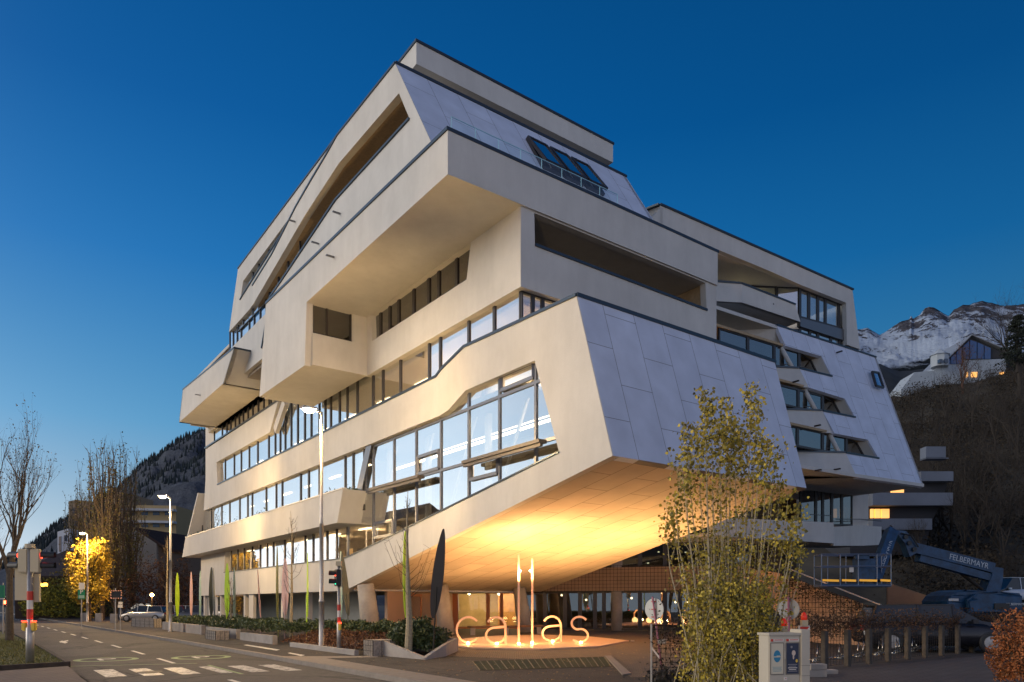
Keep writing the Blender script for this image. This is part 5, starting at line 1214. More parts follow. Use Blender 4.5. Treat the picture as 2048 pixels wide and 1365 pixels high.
# ============================================================ CONSTRUCTION CORNER ON THE RIGHT
def cabinet():
    Y = 12.0; p = HD(1538, HZ, Y); p.z = 0; ang = R(12); dx = Vector((math.cos(ang), math.sin(ang), 0)); dy = Vector((-dx.y, dx.x, 0)); root = empty('junction_cabinet', 'beige electrical cabinet with two framed posters, half behind the poplar', 'cabinet', p)
    CB = mat('cabinet_plastic', (.50, .46, .38), .55, var=.06, scale=3); W_, H_ = .575, 1.13
    bm = B0(); c = p+dx*W_/2+dy*.16; box(bm, c+UP*H_/2, dx*W_/2, dy*.16, UP*H_/2); bmesh.ops.bevel(bm, geom=bm.edges[:], offset=.012, segments=2, affect='EDGES'); at('housing', bm, CB, root)
    bm = B0(); box(bm, c+UP*(H_+.015), dx*(W_/2+.015), dy*.18, UP*.02); at('lid', bm, CB, root)
    bm = B0(); c2 = p+dx*(W_+.085)+dy*.14; box(bm, c2+UP*.61, dx*.083, dy*.17, UP*.61); bmesh.ops.bevel(bm, geom=bm.edges[:], offset=.01, segments=2, affect='EDGES'); at('side_housing', bm, CB, root)
    for z in (.2, .45, .62): bm = B0(); box(bm, c2+UP*z-dy*.171, dx*.08, dy*.002, UP*.002); at('seam', bm, BLK, root)
    for i, (xa) in enumerate((.03, .315)):
        o_ = p+dx*(xa+.115)-dy*.002
        bm = B0()
        zb0, zt0 = .48, 1.0
        for (a, b) in (((-.12, zb0), (.12, zb0)), ((.12, zb0), (.12, zt0)), ((.12, zt0), (-.12, zt0)), ((-.12, zt0), (-.12, zb0))):
            beam(bm, o_+dx*a[0]+UP*a[1], o_+dx*b[0]+UP*b[1], .014, .014)
        at('poster_frame', bm, mat('poster_frame', (.2, .18, .15), .5), root)
        pm = mat('poster_cream' if i == 0 else 'poster_navy', (.62, .57, .44) if i == 0 else (.025, .035, .07), .5, var=.2 if i else .03, scale=12 if i else 3)
        bm = B0(); box(bm, o_+UP*.74-dy*.003, dx*.112, dy*.002, UP*.252); po = at('poster', bm, pm, root)
        def disc(cx_, cz, rx, rz, m_, yo): bm = B0(); prism(bm, [o_+dx*(cx_+rx*math.cos(a*math.pi/12))+UP*(cz+rz*math.sin(a*math.pi/12))-dy*yo for a in range(24)], -dy*.001); at('printed_shape', bm, m_, root)
        if i == 0:
            disc(.0, .78, .065, .10, mat('poster_blue', (.03, .22, .38), .5), .0055)
            bm = B0(); box(bm, o_+UP*.77-dy*.0075, dx*.07, dy*.001, UP*.008); box(bm, o_+UP*.785+dx*.02-dy*.0077, dx*.03, dy*.001, UP*.006); at('printed_shape', bm, pm, root)
            for k_ in range(4): bm = B0(); box(bm, o_+UP*(.60-.022*k_)-dy*.006, dx*(.085-.01*(k_ % 2)), dy*.001, UP*.004); at('printed_line', bm, mat('poster_ink', (.2, .35, .38), .6), root)
        else:
            disc(.02, .83, .036, .045, mat('poster_pale', (.62, .50, .42), .5), .0055); disc(.015, .76, .014, .035, MATS['poster_pale'], .0057); disc(-.02, .93, .02, .02, mat('poster_grey', (.25, .24, .26), .5), .0055); disc(.075, .70, .02, .03, YEL, .0055)
            for k_ in range(5): bm = B0(); box(bm, o_+UP*(.64-.028*k_)-dy*.006, dx*(.085-.02*(k_ % 2)), dy*.001, UP*.006); at('printed_line', bm, WHT if k_ in (2, 3) else MATS['poster_grey'], root)
        bm = B0(); box(bm, o_+UP*1.045-dy*.003, dx*.12, dy*.002, UP*.022); at('label_strip', bm, WHT, root)
        bm = B0(); box(bm, o_+UP*1.045-dx*.095-dy*.006, dx*.024, dy*.001, UP*.02); at('label_square', bm, RED, root)
        bm = B0()
        for k_ in range(8): lathe(bm, o_+UP*1.05+dx*(-.04+k_*.019)-dy*.0052, [(.0085, 0), (.0085, .002)], 8, -dy)
        at('red_marks', bm, RED, root)
    bm = B0(); box(bm, p+dx*.285-dy*.006+UP*.8, dx*.01, dy*.01, UP*.07); at('handle', bm, CB, root)
    bm = B0(); box(bm, p+dx*.30-dy*.004+UP*.405, dx*.03, dy*.002, UP*.028); at('sticker', bm, WHT, root)
    bm = B0(); prism(bm, [p+dx*(.305+.009*math.cos(a*math.pi/6))+UP*(.41+.009*math.sin(a*math.pi/6))-dy*.0065 for a in range(12)], -dy*.001); at('sticker_mark', bm, RED, root)
cabinet()
def sign_back(px, ybase, xt, yt, cy, rx, ry, label, Y, zc=None):
    p = HD(px, HZ, Y); p.z = 0; top = HD(xt, yt, Y); root = empty('road_sign', label, 'road sign', p, 'round signs seen from behind')
    PP = mat('sign_pole_red', (.34, .12, .16), .5, var=.25, scale=10)
    bm = B0(); tube(bm, [p, top], .022, 10); at('pole', bm, PP, root, True)
    c = HD(px+(xt-px)*((1350-cy)/(1350-yt) if yt < cy else 1), cy, Y+.05); r_ = ry*Y/F; yaw = math.acos(min(1, rx/ry)); ax_ = Vector((math.sin(yaw), math.cos(yaw), 0))
    bm = B0(); lathe(bm, c, [(r_, 0), (r_, .012), (r_-.01, .02)], 32, ax_); at('disc', bm, mat('sign_back', (.42, .42, .40), .5, .3, var=.08, scale=5), root)
    for dz in (-.17, .0, .17): bm = B0(); cc = c+UP*dz-ax_*.02; box(bm, cc, Vector((.05, 0, 0)), Vector((0, .02, 0)), UP*.012); at('clamp', bm, RED, root)
    return root
r_ = sign_back(1326, 1352, 1305, 1194, 1219, 15.5, 22, 'round sign seen from behind on a leaning reddish pole beside the wire fence', 16)
bm = B0(); c = HD(1324, 1284, 15.9); box(bm, c, Vector((.09, 0, 0)), Vector((0, .008, 0)), UP*.05); at('small_plate', bm, mat('plate_grey', (.35, .33, .28), .6), r_)
sign_back(1579, 1352, 1577, 1195, 1219, 17, 21, 'round sign seen from behind above the poster cabinet', 14.5)
def beacon(px, Y, ylamp, label, lit=True):
    p = HD(px, HZ, Y); p.z = 0; root = empty('warning_beacon', label, 'warning light', p, 'red construction warning lights'); zl_ = CH+(HZ-ylamp)/F*Y
    bm = B0(); box(bm, p+UP*(zl_-.36), Vector((.10, 0, 0)), Vector((0, .02, 0)), UP*.20); at('board', bm, WHT, root)
    bm = B0(); c = p+UP*(zl_-.30)-Vector((0, .022, 0)); prism(bm, [c+Vector((-.08, 0, .12)), c+Vector((.09, 0, .12)), c+Vector((-.08, 0, -.08))], Vector((0, -.002, 0))); at('red_stripe', bm, RED, root)
    bm = B0(); box(bm, p+UP*(zl_-.115), Vector((.055, 0, 0)), Vector((0, .05, 0)), UP*.055); at('battery_box', bm, BEIGE, root)
    bm = B0(); tube(bm, [p, p+UP*(zl_-.5)], .025, 8); at('post', bm, GALV, root)
    bm = B0(); lathe(bm, p+UP*(zl_-.07), [(.045, 0), (.055, .03), (.055, .08), (.035, .13), (.01, .155)], 14); at('lens', bm, mat('beacon_red', (.5, .02, .01), .25, emit=(1, .05, .01), estr=.18), root, True)
beacon(1608, 13.2, 1234, 'red warning light on a striped board behind the cabinet, fully in view')
beacon(1568, 13.4, 1246, 'red warning light half hidden behind the round sign'); beacon(1502, 14, 1247, 'red warning light glowing inside the poplar foliage')
# concrete blocks
for x, y, z, w_, h, lb in ((1630, 1354, 0, .22, .16, 'lower light concrete block beside the cabinet'), (1632, 1354, .165, .2, .13, 'upper concrete block of the small stack beside the cabinet'), (1655, 1348, 0, .2, .10, 'flat concrete block lying next to the stack')):
    p = G(x, y); bm = B0(); box(bm, p+UP*(z+h/2), Vector((w_, .03, 0)), Vector((-.01, .14, 0)), UP*h/2); bmesh.ops.bevel(bm, geom=bm.edges[:], offset=.01, segments=1, affect='EDGES')
    tag(new_obj('concrete_block', fix(bm), CONC), lb, 'block', 'concrete blocks beside the cabinet')
# site fence
p = HD(1303, HZ, 13.6); p.z = 0; root = empty('site_fence', 'open wire site fence panel overgrown with vines left of the poplar', 'fence', p)
bm = B0(); q = p+Vector((.75, .2, 0)); tube(bm, [p, p+UP*1.27], .02, 8); at('post', bm, GALV, root)
bm = B0(); tube(bm, [p+UP*1.25, q+UP*1.22], .014, 6); at('rail', bm, WIRE, root)
bm = B0(); wiremesh(bm, p, q, 0, 1.25, 0, 1.22, .09, .006); at('mesh_panel', bm, WIRE, root)
bm = B0(); s0, s1 = p+Vector((0, -.03, .80)), p+Vector((.14, -.03, .62)); prism(bm, [s0, s0+UP*.05, s1+UP*.05, s1], Vector((0, -.002, 0))); at('tape', bm, WHT, root)
VINE = mat('vine_leaf', (.055, .035, .018), .8, island=.7, col2=(.012, .01, .006))
rn = random.Random(31)
bm = B0(); leafcloud(bm, rn, lambda r: p.lerp(q, r.random())+Vector((r.gauss(0, .06), r.gauss(0, .05), max(0, 1.1+r.gauss(-.15, .35)))), 500, .05); at('vines', bm, VINE, root)
bm = B0(); c = G(1345, 1364); leafcloud(bm, rn, lambda r: c+Vector((r.gauss(0, .25), r.gauss(0, .3), abs(r.gauss(0, .12)))), 700, .09); tag(new_obj('debris_heap', bm, mat('debris', (.05, .045, .04), .9, island=.6)), 'dark heap of rubble and weeds at the foot of the fence', 'heap', kind='stuff')
# bicycle parking: posts, wire fence, racks
def onF(x, z, off=0):
    A0, A1 = G(1649, 1338), G(1971, 1302); d = (A1-A0).normalized(); n_ = Vector((d.y, -d.x, 0)); r_ = ray(x, HZ); t_ = (A0-CAM).dot(n_)/r_.dot(n_); c = CAM+r_*t_; c.z = z; return c-n_*off
POST = mat('fence_post', (.09, .07, .05), .85, var=.35, scale=6)
fdir = (onF(1971, 0)-onF(1649, 0)).normalized(); fn = Vector((fdir.y, -fdir.x, 0))
c = onF(1649.5, 0); bm = B0(); box(bm, c+UP*.48, fdir*.085, fn*.06, UP*.48); bmesh.ops.bevel(bm, geom=bm.edges[:], offset=.012, segments=1, affect='EDGES')
pm0 = new_obj('fence_post', fix(bm), POST); pm0.data.transform(Matrix.Translation(-c)); pm0.location = c
xs_p = [1649.5, 1695, 1738, 1776, 1815, 1850, 1883, 1915.5, 1943.6, 1971.7, 1998, 2024, 2048]
for i, x in enumerate(xs_p):
    o = pm0 if i == 0 else pm0.copy()
    if i: C.objects.link(o)
    o.location = onF(x, 0); o.rotation_euler = (0, 0, (.03 if i % 2 else -.02)); tag(o, 'stout weathered post of the bicycle stand fence, %s' % ['next to the concrete blocks', 'second from the blocks', 'third from the blocks', 'fourth from the blocks', 'fifth from the blocks', 'in the middle of the row', 'just right of the middle', 'eighth from the blocks', 'ninth from the blocks', 'tenth, near the red bush', 'beside the red bush', 'behind the red bush', 'last one at the picture edge'][i], 'post', 'posts of the bicycle stand fence')
bm = B0(); wiremesh(bm, onF(1610, 0, .1), onF(2080, 0, .1), .05, 1.32, .05, 1.3, .16, .008)
root = empty('wire_fence', 'rusty wire mesh fence with withered creeper behind the posts', 'fence', onF(1610, 0, .1)); at('mesh_panel', bm, WIRE, root)
def vp(r):
    t_ = r.random(); p = onF(1600+500*t_, 0, .1); k_ = noise.noise(Vector((p.x*.8, 0, 3))); return p+Vector((r.gauss(0, .05), r.gauss(0, .06), min(1.5, max(.1, 1.12+.25*k_+r.gauss(0, .16)*(1+k_)))))
bm = B0(); leafcloud(bm, rn, vp, 7000, .06); at('creeper', bm, mat('creeper', (.10, .05, .025), .8, island=.7, col2=(.02, .012, .008)), root)
STEEL = mat('rack_steel', (.65, .62, .55), .18, 1.0)
def rack():
    bm = B0()
    for s_ in (-.15, .15):
        tube(bm, [(s_, 0, .05), (s_+.05, 0, .5), (s_+.26, 0, .3), (s_+.1, 0, .05)], .014, 6)
    tube(bm, [(-.45, 0, .05), (.5, 0, .05)], .018, 6); tube(bm, [(-.4, .35, .05), (.45, .35, .05)], .018, 6); tube(bm, [(-.35, 0, .12), (.45, 0, .2)], .01, 6); tube(bm, [(.1, 0, .05), (.1, .35, .05)], .014, 6)
    return new_obj('bicycle_stand', fix(bm), STEEL, smooth=True)
rk = rack(); ang = math.atan2(fdir.y, fdir.x)
for i, x in enumerate([1627, 1668, 1716, 1760, 1796, 1835, 1868, 1900, 1930, 1958, 1985]):
    o = rk if i == 0 else rk.copy()
    if i: C.objects.link(o)
    o.location = onF(x, .0, 1.1); o.rotation_euler = (0, 0, ang+random.Random(i).uniform(-.15, .15))
    tag(o, 'bent steel bicycle stand glinting %s' % ['beside the cabinet', 'between the first and second post', 'between the second and third post', 'between the third and fourth post', 'between the fourth and fifth post', 'between the fifth and sixth post', 'between the sixth and seventh post', 'between the seventh and eighth post', 'between the eighth and ninth post', 'between the ninth and tenth post', 'right of the tenth post'][i], 'bicycle stand', 'steel bicycle stands behind the fence')
plight('rack_light_low', (0, 0, -50), 0.01, (1, 1, 1)) if False else None
# ramp with mesh-covered side wall
RW = [HD(1475, 1133, 38), HD(1560, 1147, 33), HD(1775, 1226, 27.5)]
bm = B0(); lo_ = [Vector((p.x, p.y, 0)) for p in RW]; lo_[0].z = 2.45
prism(bm, [lo_[1], RW[1], RW[2], lo_[2]], Vector((.1, .25, 0))); prism(bm, [lo_[0], RW[0], RW[1], Vector((RW[1].x, RW[1].y, 1.2))], Vector((.1, .25, 0)))
root = empty('ramp', 'ochre ramp wall covered with climbing mesh, sloping down behind the bicycle stands', 'ramp', lo_[1]); at('side_wall', bm, BANDM, root)
bm = B0(); o_ = Vector((-.03, -.12, 0)); a1, b1 = RW[1]+o_, RW[2]+o_; wiremesh(bm, a1, b1, .3, RW[1].z, .3, RW[2].z, .2, .016); at('climbing_mesh', bm, WIRE, root)
bm = B0(); tube(bm, [HD(1573, 1136, 33.5), HD(1793, 1223, 28)], .028, 8); at('handrail', bm, mat('rail_pale', (.7, .62, .55), .4, .3), root)
bm = B0(); prism(bm, [RW[1]+Vector((.1, .3, -.3)), RW[2]+Vector((.1, .3, -.3)), RW[2]+Vector((1.5, 5, -.3)), RW[1]+Vector((1.5, 5, -.3))], UP*.1); at('deck', bm, CONC, root)
bm = B0(); leafcloud(bm, rn, lambda r: (lambda t_: a1.lerp(b1, t_)*1.0+Vector((0, -.05, -abs(r.gauss(0, .45+.3*noise.noise(Vector((t_*14, 0, 0))))))))(r.random()), 1800, .07); at('vines', bm, VINE, root)
# second bank/ramp behind
bm = B0(); prism(bm, [HD(1775, 1165, 36), HD(1880, 1200, 34), HD(1880, 1225, 34), HD(1775, 1225, 36)], Vector((.1, .3, 0))); tag(new_obj('retaining_wall', fix(bm), BANDM), 'second short mesh-covered wall behind the ramp', 'wall')
# ---- boom lift
BLU = mat('lift_blue', (.010, .055, .13), .4, .1, var=.15, scale=3, streak=.5, sscale=(3, 3, 3)); RAIL = mat('lift_rail', (.18, .22, .30), .4, .5); AMB = mat('amber_reflector', (.9, .45, .04), .4, emit=(1, .45, .03), estr=.35)  # amber reflectors: their glow is put into the material as emission
YB = 27.5; lo0 = HD(1970, HZ, 31); lo0.z = 0
root = empty('boom_lift', 'blue articulated boom lift with raised basket parked behind the fence', 'boom lift', lo0)
bk_ = {}
def BP(x, y, d=0): return HD(x, y, YB+d)
x0, x1, y0, y1 = 1643, 1782, 1109, 1172
bm = B0(); D_ = .9
crn = [BP(x0, y0), BP(x1, y0), BP(x1, y0)+Vector((.1, D_, 0)), BP(x0, y0)+Vector((.1, D_, 0))]
hh_ = (y1-y0)*YB/F
for lv in (0, .38, 1.0):
    for a, b in zip(crn, crn[1:]+crn[:1]): tube(bm, [a-UP*hh_*lv, b-UP*hh_*lv], .022, 6)
for a, b in zip(crn, crn[1:]+crn[:1]):
    for t_ in ((0, .27, .53, .8) if (a-b).length > 1.5 else (0,)): c = a.lerp(b, t_); tube(bm, [c, c-UP*hh_], .02, 6)
at('basket_rails', bm, RAIL, root)
bm = B0(); prism(bm, [c-UP*hh_*.93 for c in crn], -UP*.12); at('basket_floor', bm, BLU, root)
bm = B0()
for xa, xb in ((1645, 1678), (1684, 1712), (1719, 1754), (1761, 1781)): p, q = BP(xa, 1163, -.03), BP(xb, 1164, -.03); prism(bm, [p, q, q+UP*.08, p+UP*.08], Vector((0, -.01, 0)))
at('reflector_strip', bm, AMB, root)
bm = B0(); p = BP(1728, 1140, .5); box(bm, p, Vector((.35, 0, 0)), Vector((0, .2, 0)), UP*.42); p = BP(1723, 1115, .2); box(bm, p, Vector((.25, 0, 0)), Vector((0, .1, 0)), UP*.08); at('control_panel', bm, BLU, root)
bm = B0(); p = BP(1703, 1140, .1); box(bm, p, Vector((.08, 0, 0)), Vector((0, .01, 0)), UP*.09); at('notice', bm, WHT, root)
j0, j1 = HD(1783, 1062, 29.5), HD(1748, 1160, 28.4); ja = (j1-j0).normalized(); bm = B0(); beam(bm, j0, j1, .42, .36, up=Vector((0, 1, 0))); at('jib', bm, BLU, root)
text_obj('FELBERMAYR', .26, mat('lift_letters', (.45, .50, .55), .5), frame_m(j0.lerp(j1, .5)-Vector((0, .2, 0)), -ja, Vector((-1, 0, -.3))), root, 'lettering').matrix_parent_inverse = Matrix.Translation(-root.location)
kn = HD(1800, 1078, 29.8); bm = B0(); prism(bm, [kn+Vector((-.35, -.2, .35)), kn+Vector((.15, -.2, .3)), kn+Vector((.75, -.2, -.5)), kn+Vector((.3, -.2, -.75)), kn+Vector((.1, -.2, -.2))], Vector((0, .45, 0))); at('knuckle', bm, BLU, root)
bm = B0(); 
for dx_, dz in ((.1, .05), (.25, -.2), (.45, -.45)): lathe(bm, kn+Vector((dx_, -.24, dz)), [(.09, 0), (.09, .05)], 12, Vector((0, -1, 0)))
tube(bm, [kn+Vector((-.1, -.26, .2)), kn+Vector((.3, -.3, .1)), kn+Vector((.6, -.28, -.35))], .03, 6); at('hydraulic_hose', bm, BLK, root)
b0_, b1_ = HD(1822, 1096, 30), HD(1982, 1137, 30.8); bm = B0(); beam(bm, b0_, b1_, .40, .42); beam(bm, b0_.lerp(b1_, .08)-UP*.35, b1_-UP*.42, .3, .3); at('main_boom', bm, BLU, root)
bd = (b1_-b0_).normalized(); text_obj('FELBERMAYR', .34, MATS['lift_letters'], frame_m(b0_.lerp(b1_, .68)+Vector((0, -.215, -.0)), bd, UP), root, 'lettering').matrix_parent_inverse = Matrix.Translation(-root.location)
bm = B0(); prism(bm, [HD(*c, 30.6) for c in ((1980, 1132), (2007, 1137), (2006, 1160), (2000, 1186), (1970, 1186), (1985, 1150))], Vector((0, .6, 0))); at('turret', bm, BLU, root)
bm = B0(); tube(bm, [HD(1915, 1142, 30.7), HD(1965, 1180, 30.6)], .07, 8); at('lift_cylinder', bm, WIRE, root)
hood = [HD(*c, 29.6) for c in ((1895, 1203), (1903, 1192), (1915, 1184), (1935, 1180), (1975, 1182), (2040, 1187), (2045, 1196), (2045, 1222), (2035, 1227), (1925, 1232), (1900, 1230))]
bm = B0(); prism(bm, hood, Vector((0, 1.9, 0))); bmesh.ops.bevel(bm, geom=[e for e in bm.edges if abs((e.verts[0].co-e.verts[1].co).y) < .01], offset=.03, segments=2, affect='EDGES'); at('engine_hood', bm, BLU, root, False)
cw = [HD(*c, 29.3) for c in ((1936, 1200), (1955, 1188), (2000, 1184), (2046, 1192), (2046, 1221), (2010, 1227), (1940, 1226))]
bm = B0(); prism(bm, cw, Vector((0, .25, 0))); bmesh.ops.bevel(bm, geom=[e for e in bm.edges if abs((e.verts[0].co-e.verts[1].co).y) < .01], offset=.05, segments=2, affect='EDGES'); at('counterweight_cover', bm, BLU, root)
bm = B0(); p = HD(2004, 1213, 29.25); box(bm, p, Vector((.3, 0, 0)), Vector((0, .02, 0)), UP*.12); at('grille', bm, BLK, root)
o = text_obj('FELBERMAYR', .13, MATS['lift_letters'], frame_m(HD(2031, 1209, 29.28), Vector((1, 0, 0)), UP), root, 'lettering'); o.matrix_parent_inverse = Matrix.Translation(-root.location)
o = text_obj('S 3-4', .13, MATS['lift_letters'], frame_m(HD(1908, 1201, 29.57), Vector((1, 0, 0)), UP), root, 'lettering'); bpy.data.objects.remove(o)
bm = B0(); p = HD(1907, 1200, 29.58); box(bm, p, Vector((.2, 0, 0)), Vector((0, .01, 0)), UP*.05); at('type_plate', bm, mat('plate_pale', (.5, .5, .5), .5), root)
bm = B0(); c = HD(1970, HZ, 30.6); c.z = .75; box(bm, c, Vector((1.6, 0, 0)), Vector((0, .9, 0)), UP*.25); at('chassis', bm, BLK, root)
for sx in (-1.3, 1.3):
    for sy in (-1.0, 1.0): bm = B0(); lathe(bm, Vector((c.x+sx, c.y+sy-.15, .5)), [(.3, 0), (.5, .03), (.5, .27), (.3, .3)], 20, Vector((0, 1, 0))); at('wheel', bm, BLK, root)
# ---- cars
def car(loc, ang, m_, label, kind='wagon', scale=1.0, dirn=1):
    root = empty('parked_car', label, 'car', (0, 0, 0), 'parked cars'); GLS = MATS.get('car_glass') or mat('car_glass', (.02, .022, .025), .05)
    if kind == 'van': L_, hb_, ht_, w_ = 4.9, 1.05, 1.95, .95; prof = [(-2.45, .95), (-2.4, 1.05), (-2.3, 1.93), (1.0, 1.95), (1.75, 1.12), (2.4, .9)]
    else: L_, hb_, ht_, w_ = 4.4, .92, 1.48, .88; prof = [(-2.2, .95), (-2.1, 1.02), (-1.75, 1.42), (-.9, 1.48), (.35, 1.45), (1.15, .98), (2.0, .84)]
    # body stations
    bm = B0(); st = [(-L_/2, .45, hb_*.80, w_*.86), (-L_/2+.12, .26, hb_*.98, w_*.95), (-L_*.3, .22, hb_*1.02, w_), (0, .22, hb_, w_), (L_*.26, .22, hb_*.97, w_), (L_/2-.35, .25, hb_*.80, w_*.95), (L_/2-.05, .30, hb_*.66, w_*.84), (L_/2, .40, hb_*.55, w_*.75)]
    rings = []
    for x, zb2, zt3, hw_ in st:
        rings.append([bm.verts.new(v) for v in ((x, -hw_*.94, zb2), (x, -hw_, zb2+.18), (x, -hw_, zt3-.14), (x, -hw_*.9, zt3), (x, hw_*.9, zt3), (x, hw_, zt3-.14), (x, hw_, zb2+.18), (x, hw_*.94, zb2))])
    for a, b in zip(rings, rings[1:]):
        for k_ in range(8): bm.faces.new((a[k_], a[(k_+1) % 8], b[(k_+1) % 8], b[k_]))
    bm.faces.new(rings[0]); bm.faces.new(rings[-1][::-1]); new_obj('body', fix(bm), m_, root, True)
    bm = B0(); lo2 = [(x, z) for x, z in prof]; base_z = hb_-.03
    rb = []
    for x, z in prof:
        k_ = (z-hb_*.9)/(ht_-hb_*.9); hw_ = w_*(.90-.18*max(0, k_)); rb.append((bm.verts.new((x, -hw_, z)), bm.verts.new((x, hw_, z)), bm.verts.new((x, -w_*.9, base_z*.93)), bm.verts.new((x, w_*.9, base_z*.93))))
    for a, b in zip(rb, rb[1:]):
        bm.faces.new((a[0], b[0], b[1], a[1])); bm.faces.new((a[0], a[2], b[2], b[0])); bm.faces.new((a[1], b[1], b[3], a[3]))
    new_obj('windows', fix(bm), GLS, root)
    bm = B0(); tops = [(x, z) for x, z in prof if z > ht_*.93]; xa, xb = tops[0][0]-.05, tops[-1][0]+.05; hw_ = w_*.74
    prism(bm, [(xa, -hw_, tops[0][1]+.005), (xb, -hw_, tops[-1][1]+.005), (xb, hw_, tops[-1][1]+.005), (xa, hw_, tops[0][1]+.005)], UP*.035); new_obj('roof', fix(bm), m_, root)
    for s_ in (-1, 1):
        for xx in (prof[1][0]+.1, -.55, .4): 
            bm = B0(); beam(bm, (xx, s_*w_*.905, hb_*.95), (xx+(.25 if xx < -1 else -.04 if xx < 0 else -.0), s_*w_*.75, ht_), .07, .03)
            new_obj('window_pillar', fix(bm), m_, root)
        bm = B0(); box(bm, (prof[-2][0]-.25, s_*(w_+.06), hb_+.05), Vector((.07, 0, 0)), Vector((0, .08, 0)), UP*.06); new_obj('wing_mirror', fix(bm), m_, root)
        for xx in (-L_*.31, L_*.31):
            bm = B0(); lathe(bm, Vector((xx, s_*(w_-.16), .33)), [(.2, 0), (.32, .01), (.33, .05), (.33, .17), (.28, .19)], 20, Vector((0, s_, 0))); wh = new_obj('wheel', fix(bm), BLK, root)
            bm = B0(); lathe(bm, Vector((xx, s_*(w_+.02), .33)), [(.21, 0), (.2, .02), (.05, .03)], 14, Vector((0, s_, 0))); new_obj('rim', fix(bm), GALV, wh)
        bm = B0(); box(bm, (L_/2-.12, s_*w_*.62, hb_*.66), Vector((.08, 0, 0)), Vector((0, .15, 0)), UP*.06); new_obj('headlight', fix(bm), mat('lamp_glass', (.6, .6, .6), .1), root)
        bm = B0(); box(bm, (-L_/2+.04, s_*w_*.72, hb_*.82), Vector((.05, 0, 0)), Vector((0, .1, 0)), UP*.09); new_obj('tail_light', fix(bm), mat('tail_red', (.35, .01, .01), .2), root)
    root.location = loc; root.rotation_euler = (0, 0, ang); root.scale = (scale,)*3
    return root
SIL = mat('car_silver', (.42, .42, .42), .3, .6); CBK = mat('car_black', (.02, .02, .025), .2, .3); CWH = mat('car_white', (.65, .66, .68), .3); CGR = mat('car_grey', (.14, .15, .16), .3, .5)
car(G(272, 1240) + Vector((0, 2, 0)), R(160), CBK, 'black estate car parked furthest left under the gable house', 'wagon', 1.15)
car(G(293, 1244), R(175), SIL, 'silver estate car parked in front of the black one')
car(G(355, 1243), R(215), CWH, 'white car parked behind the second street lamp')
car(HD(325, HZ, 68)-UP*CH, R(200), mat('car_red', (.25, .02, .015), .25, .3), 'dark red car in the car park beside the globe lamp')
car(G(394, 1245), R(190), CGR, 'grey car showing between the pink blade and the pier')
bp_ = HD(1862, HZ, 25.2); bp_.z = -.0; car(bp_, R(-12), CBK, 'black car with a curved roof parked behind the wire fence', 'wagon', 1.1)
vp_ = HD(2034, HZ, 58); vp_.z = 1.75; car(vp_, R(188), CWH, 'white van parked on the raised ground behind the lift', 'van')
bm = B0(); abox(bm, vp_.x-6, vp_.x+30, vp_.y-3, vp_.y+14, -.1, 1.75); struct('upper_parking', bm, EARTH)
# signs on the left
def signpost(px, ybase, label, Y, boards, h):
    p = HD(px, HZ, Y); p.z = 0; root = empty('street_sign', label, 'sign', p); bm = B0(); tube(bm, [p, p+UP*h], .035, 8); at('pole', bm, GALV, root)
    for (xa, ya, xb, yb, m_) in boards:
        a, b = HD(xa, ya, Y-.06), HD(xb, yb, Y-.06); bm = B0(); abox(bm, min(a.x, b.x), max(a.x, b.x), a.y-.02, a.y+.02, min(a.z, b.z), max(a.z, b.z)); at('board', bm, m_, root)
    return root
GRS_ = mat('sign_green', (.02, .22, .10), .5)
plight('gable_wash', (0,0,-9), 1, (1,1,1)) if False else None
rt = signpost(163, 1240, 'green parking sign with a white P in front of the yellow tree', 48, [(158, 1166, 169, 1179, WHT), (156, 1180, 170, 1199, GRS_)], 3.0)
text_obj('P', .42, WHT, frame_m(HD(163, 1184.5, 47.9), Vector((1, 0, 0)), UP), rt, 'letter').matrix_parent_inverse = Matrix.Translation(-rt.location)
bm = B0(); a, b = HD(157.5, 1191, 47.9), HD(168.5, 1197, 47.9); abox(bm, a.x, b.x, a.y-.02, a.y, b.z, a.z); at('text_panel', bm, mat('sign_pale', (.3, .45, .35), .5), rt)
rt = signpost(231, 1240, 'dark framed mirror board with a striped border on a thin pole', 44, [(222, 1182, 243, 1197, BLK)], 2.6)
bm = B0(); a, b = HD(222, 1182, 43.9), HD(243, 1197, 43.9)
n1 = 9
for i in range(n1):
    if i % 2 == 0:
        for zz in (a.z, b.z): abox(bm, a.x+(b.x-a.x)*i/n1, a.x+(b.x-a.x)*(i+1)/n1, a.y-.03, a.y, zz-.03, zz+.03)
for i in range(6):
    if i % 2 == 0:
        for xx in (a.x, b.x): abox(bm, xx-.03, xx+.03, a.y-.035, a.y-.001, b.z+(a.z-b.z)*i/6, b.z+(a.z-b.z)*(i+1)/6)
at('striped_border', bm, mat('border_salmon', (.7, .35, .25), .5), rt)
signpost(241, 1240, 'two small pale plates on a post right of the mirror board', 46, [(237, 1204, 245, 1209, WHT), (236, 1210, 245, 1216, WHT)], 1.75)
signpost(6, 1262, 'green guide sign cut by the left picture edge', 40, [(-8, 1171, 9, 1196, GRS_), (-8, 1197, 9, 1199, WHT)], 2.8)
# far traffic light glowing red
p = HD(12, HZ, 52); p.z = 0; root = empty('traffic_light', 'far traffic light glowing red at the left edge', 'traffic light', p)
bm = B0(); tube(bm, [p, p+UP*2.2], .05, 8); at('pole', bm, GALV, root); bm = B0(); box(bm, p+UP*1.75, Vector((.18, 0, 0)), Vector((0, .1, 0)), UP*.35); at('signal_head', bm, BLK, root)
bm = B0(); lathe(bm, p+Vector((0, -.1, 1.75)), [(.13, 0), (.02, .03)], 12, Vector((0, -1, 0))); at('lens', bm, mat('red_glow', (.8, .05, .02), .4, emit=(1, .06, .02), estr=25), root)
